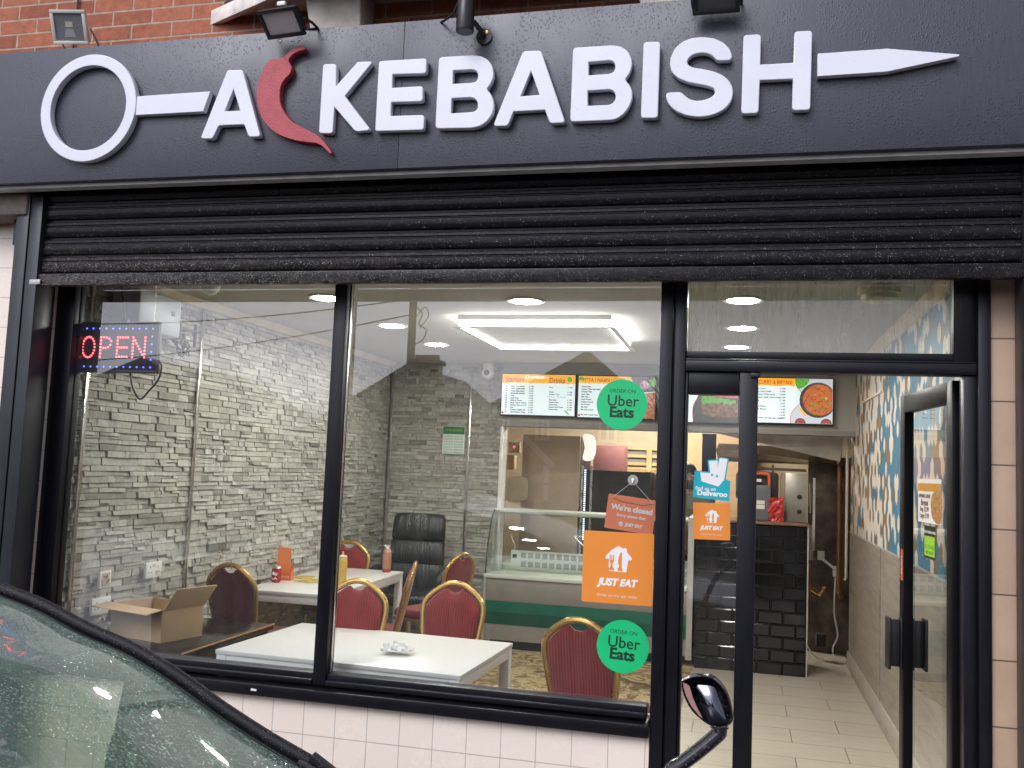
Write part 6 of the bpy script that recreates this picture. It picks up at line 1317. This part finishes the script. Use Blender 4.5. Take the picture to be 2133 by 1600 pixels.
mb = MB(); mb.add(vs, [(j * NE + i, j * NE + i + 1, (j + 1) * NE + i + 1, (j + 1) * NE + i) for j in range(NT) for i in range(NE - 1)])
def windscreen():
    g = G("rain_beaded_windscreen"); g.t.nodes.remove(g.b); p = g.pos(True)
    d1 = g.vor(p, 75); d2 = g.vor(p, 160); big = g.ramp(d1, [(.16, 1.0), (.24, 0.0)]); small = g.ramp(d2, [(.22, .8), (.42, 0.0)]); patch = g.ramp(g.noise(p, 5, 4), [(.38, .25), (.62, 1.0)])
    h = g.math('MULTIPLY', g.math('ADD', big, small), patch)
    bm_ = g.n("ShaderNodeBump"); bm_.inputs['Strength'].default_value = .35; bm_.inputs['Distance'].default_value = .0015; g.l(h, bm_.inputs['Height'])
    tr_ = g.n("ShaderNodeBsdfTransparent"); tr_.inputs[0].default_value = (.50, .58, .47, 1)
    gl_ = g.n("ShaderNodeBsdfGlossy"); gl_.inputs['Roughness'].default_value = .03; g.l(bm_.outputs[0], gl_.inputs['Normal'])
    fr = g.fresnel()
    f = g.math('MINIMUM', g.math('MULTIPLY', fr.outputs[0], 1.8), 1.0)
    mx = g.n("ShaderNodeMixShader"); g.l(f, mx.inputs[0]); g.l(tr_.outputs[0], mx.inputs[1]); g.l(gl_.outputs[0], mx.inputs[2])
    df = g.n("ShaderNodeBsdfDiffuse"); df.inputs[0].default_value = (.27, .41, .34, 1)           # water film and beads scatter the sky
    film = g.math('ADD', g.math('MULTIPLY', h, .40), g.ramp(g.noise(g.pos(True, scale=(1, 3, 1), rot=(0, 0, .5)), 4, 5, .7), [(.3, .20), (.7, .38)]))
    m2 = g.n("ShaderNodeMixShader"); g.l(film, m2.inputs[0]); g.l(mx.outputs[0], m2.inputs[1]); g.l(df.outputs[0], m2.inputs[2])
    g.l(m2.outputs[0], g.out.inputs[0]); return g.m
o = W("windscreen", mb, windscreen(), car); autosmooth(o, 80)
mb = MB(); mb.tube([p + Vector((-.006, .004, -.016)) for p in edge_s], .0138, 10, flat=1.0); W("windscreen_seal", mb, M_seal, car, smooth=True)
mb = MB(); mb.tube([p + Vector((-.010, -.016, -.030)) for p in edge_s], .006, 8); W("seal_lip", mb, M_bplastic, car, smooth=True)
# wiper end and scuttle at the foot of the screen
q = PY(672, 1588, CYF - .02); mb = MB(); mb.box(q.x - .03, q.x + .10, CYN + .02, CYF + .02, q.z - .07, q.z - .045); W("scuttle", mb, M_bplastic, car, bevel=.006)
mb = MB(); mb.tube([(q.x - .04, CYF - .05, q.z + .004), (q.x + .01, CYF - .06, q.z - .012), (q.x + .04, CYF - .5, q.z + .03)], [.006, .012, .009], 8); mb.tube([(q.x - .02, CYF - .03, q.z + .012), (q.x + .03, CYF - .03, q.z - .016)], .012, 8); W("wiper", mb, M_seal, car, smooth=True)
# roof
r0 = edge_s[0]; NR = 10; vs = []; rows_ = [(r0.x + .0, 0), (r0.x - .4, .022), (r0.x - 1.1, .028), (r0.x - 1.7, .01), (r0.x - 1.95, -.04)]
for x, dz_ in rows_:
    for j in range(NR + 1): t = j / NR; B_ = 4 * t * (1 - t); vs.append((x + .13 * B_ * .35 * (1 if x == r0.x else .3), CYF - (CYF - CYN) * t, r0.z - .008 + dz_ + .075 * B_))
mb = MB(); mb.add(vs, [(i * (NR + 1) + j, i * (NR + 1) + j + 1, (i + 1) * (NR + 1) + j + 1, (i + 1) * (NR + 1) + j) for i in range(4) for j in range(NR)]); o = W("roof", mb, mat("dull_black_car_roof", (.012, .012, .014), .75, spec=.1), car, smooth=True, ang=80)
# body sides, bonnet, tail
BZ = -.765; cxr = -4.05; cxf = .62; bot = GZ + .08
def hood_z(x): return -.735 - max(0, (x + .75)) * .10 - max(0, (x + .1)) ** 2 * .12
prof_ = [(cxr, bot + .12), (cxr - .03, -1.0), (cxr + .06, BZ - .02), (-3.9, BZ), (-.80, BZ + .012), (-.70, hood_z(-.7)), (-.3, hood_z(-.3)), (.1, hood_z(.1)), (.45, hood_z(.45)), (cxf - .02, hood_z(cxf) - .05), (cxf + .02, -1.25), (cxf - .03, bot + .10), (cxf - .1, bot), (cxr + .1, bot)]
mb = MB(); mb.prism(prof_, 'y', CYF + .045, CYF + .005); W("side_panel", mb, M_car, car, bevel=.012)
mb = MB(); mb.prism(prof_, 'y', CYN - .005, CYN - .045); W("side_panel", mb, M_car, car, bevel=.012)
vs = []; xs_h = [-.70, -.5, -.2, .1, .4, cxf - .02]
for x in xs_h:
    for j in range(9): t = j / 8; vs.append((x, CYF + .004 - (CYF - CYN) * t, hood_z(x) + .035 * 4 * t * (1 - t)))
mb = MB(); mb.add(vs, [(i * 9 + j, i * 9 + j + 1, (i + 1) * 9 + j + 1, (i + 1) * 9 + j) for i in range(5) for j in range(8)]); W("bonnet", mb, M_car, car, smooth=True, ang=80)
mb = MB(); mb.box(cxf - .02, cxf + .03, CYN + .002, CYF + .003, bot + .05, -.98); mb.box(cxr - .03, cxr + .03, CYN + .002, CYF + .003, bot + .05, BZ - .03); mb.box(cxr + .04, cxf - .03, CYN + .002, CYF + .003, bot, bot + .04); W("bumper", mb, M_car, car, bevel=.01)
for yy in (CYF - .20, CYN + .20): mb = MB(); mb.lathe([(0, .031), (.09, .031), (.10, .05), (.06, .065), (0, .07)], (cxf, yy, -1.08), n=20, axis='x'); W("headlight", mb, M_chrome, car, smooth=True)
# pillars and side glass; the far side window lets the shop's tiled wall show through
wfx = PY(236, 1530, CYF).x
for yy, s_ in ((CYF - .004, 1), (CYN + .004, -1)):
    top = [(p.x - .035, p.z - .055) for p in edge_s[::4] if p.x < wfx + .02]
    mb = MB(); up = [(p.x, p.z - .02) for p in edge_s[::3]]; lowr = [(p.x, max(BZ + .001, p.z - .075)) for p in edge_s[::3]]
    n_ = len(up); V_ = [(x, yy, z) for x, z in up] + [(x, yy, z) for x, z in lowr] + [(x, yy - .03 * s_, z) for x, z in up] + [(x, yy - .03 * s_, z) for x, z in lowr]
    mb.add(V_, [(i, i + 1, n_ + i + 1, n_ + i) for i in range(n_ - 1)] + [(2 * n_ + i, 2 * n_ + i + 1, 3 * n_ + i + 1, 3 * n_ + i) for i in range(n_ - 1)] + [(n_ + i, n_ + i + 1, 3 * n_ + i + 1, 3 * n_ + i) for i in range(n_ - 1)]); W("front_pillar", mb, M_bplastic, car)
    quarter = [(wfx, BZ + .001), (edge_s[-1].x - .04, BZ + .001)] + [(p.x, p.z - .074) for p in reversed(edge_s) if p.x > wfx + .03 and p.z - .074 > BZ + .003] + [(wfx + .02, -.62), (wfx + .004, -.68)]
    mb = MB(); mb.prism(quarter, 'y', yy - .002 * s_, yy - .022 * s_); W("quarter_panel", mb, M_bplastic, car)
    for x in (-2.55, -3.55): mb = MB(); mb.box(x - .05, x + .05, *sorted((yy, yy - .03 * s_)), BZ + .001, r0.z - .03); W("rear_pillar", mb, M_bplastic, car)
    mb = MB(); mb.box(-3.9, r0.x + .02, *sorted((yy, yy - .04 * s_)), r0.z - .060, r0.z - .025); W("roof_rail", mb, M_bplastic, car)
    mb = MB(); mb.add([(-3.5, yy, BZ), (wfx, yy, BZ), (wfx, yy, -.62), (edge[3].x, yy, edge[3].z - .06), (r0.x, yy, r0.z - .06), (-3.5, yy, r0.z - .06)], [(0, 1, 2, 3, 4, 5)]); W("side_window", mb, glass("car_side_glass", (.80, .88, .83), 1.6), car)
mb = MB(); mb.quad((r0.x - 1.95, CYF, r0.z - .06), (r0.x - 1.95, CYN, r0.z - .06), (cxr + .06, CYN, BZ), (cxr + .06, CYF, BZ)); W("rear_window", mb, glass("car_rear_glass", (.7, .8, .74), 1.6), car)
# cabin
M_dash = mat("dark_grey_dashboard", (.030, .034, .033), .65, var=.2)
mb = MB(); mb.prism([(-.78, -.80), (-1.05, -.715), (-1.28, -.735), (-1.36, -.83), (-1.36, -1.05), (-.78, -1.05)], 'y', CYN + .06, CYF - .06); W("dashboard", mb, M_dash, car, bevel=.02)
mb = MB(); mb.box(-3.9, -.8, CYN, CYF, -1.42, -1.36); W("cabin_floor", mb, M_dash, car)
M_seat = mat("charcoal_seat_cloth", (.035, .036, .038), .9)
for yy in (CYF - .38, CYN + .38):
    mb = MB(); mb.prism([(q.x, q.y) for q in spline([Vector(v) for v in ((-2.05, -1.10, 0), (-2.20, -.62, 0), (-2.27, -.60, 0), (-2.33, -.66, 0), (-2.22, -1.15, 0))], 4)], 'y', yy - .22, yy + .22); mb.box(-2.2, -1.65, yy - .24, yy + .24, -1.22, -1.08); s_o = W("front_seat", mb, M_seat, car, bevel=.03)
    mb = MB(); mb.box(-2.36, -2.27, yy - .12, yy + .12, -.585, -.44); W("headrest", mb, M_seat, car, bevel=.03)
mb = MB(); yy = CYN + .38; mb.tube([(-1.52 + .03 * math.sin(a), yy + .185 * math.cos(a), -.83 + .185 * math.sin(a)) for a in [2 * math.pi * k / 24 for k in range(24)]], .014, 8, closed=True); mb.tube([(-1.36, yy, -.9), (-1.5, yy, -.83)], .03, 8); W("steering_wheel", mb, M_bplastic, car, smooth=True)
for x in (-3.25, -.10):
    for yy, s_ in ((CYF + .03, 1), (CYN - .03, -1)):
        pr = [(.17, -.17), (.30, -.18), (.325, -.14), (.325, .0), (.30, .03), (.17, .02)]
        mb = MB(); mb.lathe([(r_, h * s_) for r_, h in pr], (x, yy, GZ - .13 + .325), n=28, axis='y'); wl_ = W("tyre", mb, mat("tyre_rubber", (.02, .02, .02), .8), car, smooth=True)
        mb = MB(); mb.lathe([(0, .024 * s_), (.05, .028 * s_), (.165, .012 * s_), (.168, -.02 * s_)], (x, yy, GZ - .13 + .325), n=20, axis='y'); W("rim", mb, M_alu, car, smooth=True)
# front-wing parking mirror on a stalk
k9 = (1360, 1380, .1406); MY = -1.90
def mp_(a, b, y): return PY(k9[0] + a * k9[2], k9[1] + b * k9[2], y)
hs_ = [(412, 262), (470, 222), (560, 190), (690, 176), (800, 182), (900, 215), (1000, 300), (1090, 420), (1150, 560), (1188, 740), (1200, 850), (1150, 920), (1060, 952), (950, 955), (840, 925), (700, 830), (560, 690), (475, 530), (420, 360)]
ol = [mp_(a, b, MY) for a, b in hs_]; ol = spline(ol, 3); cen = sum(ol, Vector()) / len(ol)
rings_ = [(.86, -.006), (.95, -.012), (1.0, .0), (.97, .022), (.84, .045), (.5, .062), (.12, .066)]
vs = []; n_ = len(ol)
for sc_, dy in rings_: vs += [Vector((cen.x + (p.x - cen.x) * sc_, MY + dy, cen.z + (p.z - cen.z) * sc_)) for p in ol]
fs = [(i * n_ + j, i * n_ + (j + 1) % n_, (i + 1) * n_ + (j + 1) % n_, (i + 1) * n_ + j) for i in range(len(rings_) - 1) for j in range(n_)] + [tuple(reversed(range((len(rings_) - 1) * n_, len(rings_) * n_)))]
mb = MB(); mb.add(vs, fs); mir = W("wing_mirror", mb, M_car, car, smooth=True, ang=70); mir['label'] = "small parking mirror on a stalk, beaded with rain"
gl_ = [(650, 352), (760, 345), (870, 358), (935, 410), (985, 530), (1060, 760), (1090, 880), (1000, 905), (900, 900), (800, 830), (715, 650), (665, 470)]
def mirror_mat():
    g = G("mirror_silver"); g.b.inputs['Base Color'].default_value = (.13, .13, .16, 1); g.b.inputs['Metallic'].default_value = 1; p = g.pos(True); d = g.ramp(g.vor(p, 260), [(.12, 1.0), (.22, 0.0)])
    g.b.inputs['Roughness'].default_value = .05; g.bump(d, .25, .002); return g.m
loc_ = Vector(car.location)
gp = [mp_(a, b, MY - .010) for a, b in gl_]; gc_ = sum(gp, Vector()) / len(gp); gp = spline(gp, 3)
mb = MB(); n_ = len(gp)
def dome(p, s_): return Vector((gc_.x + (p.x - gc_.x) * s_, MY - .010 - .012 * (1 - s_ ** 2) + (p.z - gc_.z) * s_ * .10 - (p.x - gc_.x) * s_ * .05, gc_.z + (p.z - gc_.z) * s_))
vs = [dome(p, s_) for s_ in (1.0, .75, .5, .25, .02) for p in gp]
mb.add(vs, [(i * n_ + j, i * n_ + (j + 1) % n_, (i + 1) * n_ + (j + 1) % n_, (i + 1) * n_ + j) for i in range(4) for j in range(n_)] + [tuple(reversed(range(4 * n_, 5 * n_)))])
o = mb.build("mirror_glass", mirror_mat(), None, smooth=True, ang=80); o.data.transform(Matrix.Translation(-loc_)); o.parent = mir
sd_ = [(450, 305), (500, 318), (545, 360), (590, 520), (650, 660), (735, 830), (690, 795), (570, 650), (490, 490), (455, 370)]
mb = MB(); pts = [mp_(a, b, MY - .0135) for a, b in sd_]; n_ = len(pts); mb.add(pts + [p + Vector((0, .003, 0)) for p in pts], [tuple(range(n_)), tuple(reversed(range(n_, 2 * n_)))] + [(i, (i + 1) % n_, n_ + (i + 1) % n_, n_ + i) for i in range(n_)])
o = mb.build("side_reflector", mat("pinkish_reflector", (.36, .20, .17), .25), None); o.data.transform(Matrix.Translation(-loc_)); o.parent = mir
st_ = [mp_(985, 940, MY + .02), mp_(990, 1010, MY + .02), mp_(955, 1075, MY + .02), mp_(700, 1290, MY + .02), mp_(440, 1490, MY + .02), mp_(220, 1680, MY + .02)]
e_ = st_[-1]; st_ += [Vector((e_.x - .05, MY - .03, hood_z(e_.x) + .05)), Vector((e_.x - .07, MY - .14, hood_z(e_.x) - .01))]
mb = MB(); mb.tube(spline(st_, 4, False), .0155, 12, flat=1.25); o = mb.build("mirror_stalk", M_car, None, smooth=True); o.data.transform(Matrix.Translation(-loc_)); o.parent = mir
mb = MB(); mb.tube([mp_(985, 965, MY + .018), mp_(985, 945, MY + .018)], .019, 14); o = mb.build("swivel_collar", M_bplastic, None, smooth=True); o.data.transform(Matrix.Translation(-loc_)); o.parent = mir

# ================================================================== ACROSS THE STREET (seen as reflections in the panes)
def RF(px, py, ym=36.0):
    p = PY(px, py, ym); return Vector((p.x, 2 * GLY - ym, p.z))
M_hbrick = mat("dark_house_brick", (.085, .055, .045), .9, var=.25, vs=2); M_hroof = tilemat("brown_roof_tile", (.085, .060, .052), (.065, .048, .043), (.03, .02, .02), .3, .22, 0, 0, rough=.6, offset=.5, mort=.02, bumpd=.02)
M_pvc = mat("white_window_frame", (.85, .85, .87), .4); M_hwin = mat("dark_house_window", (.04, .045, .05), .1)
HGZ = GZ - .13
def house(label, x0, x1, yf, depth, eave, peak_x, peak_z, hip, wins, chim=None):
    t = thing("house", label, "house", ((x0 + x1) / 2, yf - depth / 2, HGZ), 0, "houses across the street")
    mb = MB(); mb.box(x0 + .25, x1 - .25, yf - depth, yf, HGZ, eave)
    if not hip: mb.prism([(x0 + .25, eave), (x1 - .25, eave), (peak_x, peak_z - .15)], 'y', yf - depth, yf)
    W("wall", mb, M_hbrick, t)
    mb = MB()
    if hip:
        r1 = peak_x; ya, yb2 = yf - depth * .45, yf - depth * .55
        mb.add([(x0, yf + .3, eave), (x1, yf + .3, eave), (x1, yf - depth, eave), (x0, yf - depth, eave), (r1 - .15, ya, peak_z), (r1 + .15, ya, peak_z), (r1 + .15, yb2, peak_z), (r1 - .15, yb2, peak_z)], [(0, 1, 5, 4), (1, 2, 6, 5), (2, 3, 7, 6), (3, 0, 4, 7), (4, 5, 6, 7), (0, 3, 2, 1)])
    else:
        tk = .18
        for xa_, xb_ in ((x0, peak_x), (x1, peak_x)):
            mb.add([(xa_, yf + .25, eave - .1), (xb_, yf + .25, peak_z), (xb_, yf - depth, peak_z), (xa_, yf - depth, eave - .1), (xa_, yf + .25, eave - .1 - tk), (xb_, yf + .25, peak_z - tk), (xb_, yf - depth, peak_z - tk), (xa_, yf - depth, eave - .1 - tk)], [(0, 1, 2, 3), (4, 7, 6, 5), (0, 4, 5, 1), (2, 6, 7, 3), (0, 3, 7, 4), (1, 5, 6, 2)])
    rf_ = W("roof", mb, M_hroof, t)
    for (xa_, xb_, za, zb) in wins:
        mb = MB()
        for a in ((xa_, xa_ + .12, za, zb), (xb_ - .12, xb_, za, zb), (xa_ + .121, xb_ - .121, za, za + .12), (xa_ + .121, xb_ - .121, zb - .12, zb), ((xa_ + xb_) / 2 - .05, (xa_ + xb_) / 2 + .05, za + .121, zb - .121)): mb.box(a[0], a[1], yf + .002, yf + .10, a[2], a[3])
        wn = W("window", mb, M_pvc, t); mb = MB(); mb.box(xa_ + .02, xb_ - .02, yf + .003, yf + .05, za + .02, zb - .02)
        o = mb.build("pane", M_hwin, None); o.data.transform(Matrix.Translation(-Vector(t.location))); o.parent = wn
    if chim:
        cx_, w__, zt = chim; mb = MB(); mb.box(cx_ - w__ / 2, cx_ + w__ / 2, yf - .9, yf - .1, eave, zt - .45); mb.box(cx_ - w__ / 2 - .12, cx_ + w__ / 2 + .12, yf - 1.02, yf + .02, zt - .449, zt - .25)
        for k in range(5): x = cx_ - w__ / 2 + .15 + k * (w__ - .3) / 4; mb.lathe([(.14, zt - .249), (.11, zt)], (x, yf - .5, 0), n=10)
        W("chimney", mb, M_hbrick, t)
    return t
a, b, c_ = RF(640, 884), RF(868, 748), RF(1015, 846); e1 = a.z
house("dark brick gabled house with a pot-topped chimney, behind the telegraph pole", a.x - .6, c_.x + .5, a.y, 9, min(e1, c_.z) - .35, (a.x + c_.x) / 2 + .6, b.z - .2, False, [(a.x + 1.2, a.x + 2.6, -.3, 1.2)], (RF(882, 760).x, RF(919, 760).x - RF(865, 760).x, RF(890, 737).z))
a, b, c_ = RF(975, 872), RF(1192, 733), RF(1400, 868); wa, wb_ = RF(1120, 918), RF(1152, 870)
house("brown hip-roofed house with white windows, right of the gabled house", a.x, c_.x, a.y + .5, 10, a.z, b.x, b.z + .5, True, [(wa.x, wb_.x, wa.z, wb_.z), (RF(1042, 915).x, RF(1068, 870).x, wa.z, wb_.z), (RF(1250, 915).x, RF(1290, 870).x, wa.z, wb_.z)])
a, c_ = RF(120, 880), RF(600, 905)
house("tall gabled house at the far left of the reflected row", a.x - 6, c_.x, a.y - .5, 9, c_.z - .2, RF(290, 742).x, RF(290, 742).z, False, [(RF(420, 930).x, RF(455, 930).x, RF(430, 985).z, RF(430, 925).z)])
house("plain brick house at the right end of the row across the street", 3.5, 16, -36.2, 9, 2.6, 9.5, 6.2, False, [(6, 7.6, .2, 1.8), (11, 12.6, .2, 1.8)])
t = thing("porch_gable", "white gabled porch on the hip-roofed house", "porch", (RF(1095, 950).x, -34.5, HGZ)); a, b, c_ = RF(1041, 950, 34.6), RF(1092, 911, 34.6), RF(1153, 972, 34.6)
mb = MB()
for p_, q_ in ((a, b), (b, c_)): mb.tube([p_, q_], .16, 4)
W("bargeboard", mb, M_pvc, t); mb = MB(); mb.box(a.x + .2, a.x + .4, -34.6, -34.3, HGZ, a.z); mb.box(c_.x - .4, c_.x - .2, -34.6, -34.3, HGZ, c_.z); W("porch_post", mb, M_pvc, t)
pl_ = RF(857, 700, 18.0); t = thing("telegraph_pole", "tall dark wooden telegraph pole carrying overhead wires", "pole", (pl_.x, pl_.y, HGZ)); mb = MB(); mb.tube([(pl_.x + .02, pl_.y, HGZ), (pl_.x, pl_.y, 7.5)], [.115, .085], 12); W("shaft", mb, mat("dark_pole_timber", (.06, .045, .035), .9), t)
mb = MB(); mb.tube(spline([pl_ + Vector(v) for v in ((.08, .0, .75), (.28, .05, .55), (.20, .05, .30), (.38, .0, .15), (.30, 0, -.10), (.1, 0, -.2))], 5, False), .018, 6); mb.tube(spline([pl_ + Vector(v) for v in ((.08, 0, .45), (.34, .05, .72), (.42, 0, .5), (.2, 0, .2))], 5, False), .014, 6); W("cable_loops", mb, M_bplastic, t)
for k, (dz0, x1_, z1_) in enumerate(((.95, -30, 3.0), (.55, -30, 1.2), (1.4, 14, 5.5))):
    t = thing("overhead_wire", ["upper overhead wire running left from the telegraph pole", "lower overhead wire running left from the telegraph pole", "overhead wire running right from the telegraph pole"][k], "wire", (pl_.x, pl_.y, pl_.z + dz0)); mb = MB(); A_, B_ = pl_ + Vector((0, 0, dz0)), Vector((x1_, pl_.y - 8, z1_ + 2)); mb.tube([A_.lerp(B_, i / 12) - Vector((0, 0, .5 * 4 * (i / 12) * (1 - i / 12))) for i in range(13)], .018, 5); W("cable", mb, M_bplastic, t)
# railings with spear heads, garden wall and a bare tree
fy = 14.0; a, b = RF(1215, 1000, fy), RF(1400, 1040, fy); t = thing("iron_railing", "black iron railing with spear-headed bars across the street", "fence", ((a.x + b.x) / 2, a.y, HGZ))
step = RF(1252.5, 1000, fy).x - RF(1235, 1000, fy).x; zt = RF(1250, 988, fy).z; k = 0; x = a.x
mb = MB(); mb.box(a.x - 1.2, b.x + 1.5, a.y - .02, a.y + .02, zt - .26, zt - .21); mb.box(a.x - 1.2, b.x + 1.5, a.y - .02, a.y + .02, HGZ + .25, HGZ + .30); W("rail", mb, M_blackmetal, t)
for k in range(18):
    x = RF(1235, 1000, fy).x + (k - 6) * step; mb = MB(); mb.tube([(x, a.y, HGZ), (x, a.y, zt - .14)], .010, 6); mb.lathe([(.01, zt - .15), (.035, zt - .11), (.012, zt - .06), (.0, zt)], (x, a.y, 0), n=8); W("bar", mb, M_blackmetal, t)
gw = thing("garden_wall", "low dark brick garden wall behind the iron railing", "wall", (0, -16.5, HGZ)); mb = MB(); mb.box(-30, 20, -16.6, -16.3, HGZ, -.75); W("brickwork", mb, M_hbrick, gw)
rp = RF(1365, 790, 22); t = thing("bare_tree", "bare twiggy tree across the street", "tree", (rp.x + .6, rp.y, HGZ)); rn = random.Random(3)
mbt, mbc = MB(), MB()
def branch(p, d_, l, r_, lv):
    q = p + d_ * l; (mbt if lv > 3 else mbc).tube([p, p.lerp(q, .5) + Vector((rn.uniform(-.05, .05), rn.uniform(-.05, .05), 0)) * l, q], [r_, r_ * .85, r_ * .7], 5)
    if lv: 
        for k in range(3 if lv > 2 else 2): branch(q, (d_ + Vector((rn.uniform(-.7, .7), rn.uniform(-.7, .7), rn.uniform(-.15, .45)))).normalized(), l * rn.uniform(.6, .8), r_ * .62, lv - 1)
branch(Vector((rp.x + .6, rp.y, HGZ)), Vector((-.05, 0, 1)).normalized(), 1.5, .10, 5); M_bark = mat("dark_bark", (.05, .04, .032), .9)
W("trunk", mbt, M_bark, t); W("crown", mbc, M_bark, t)
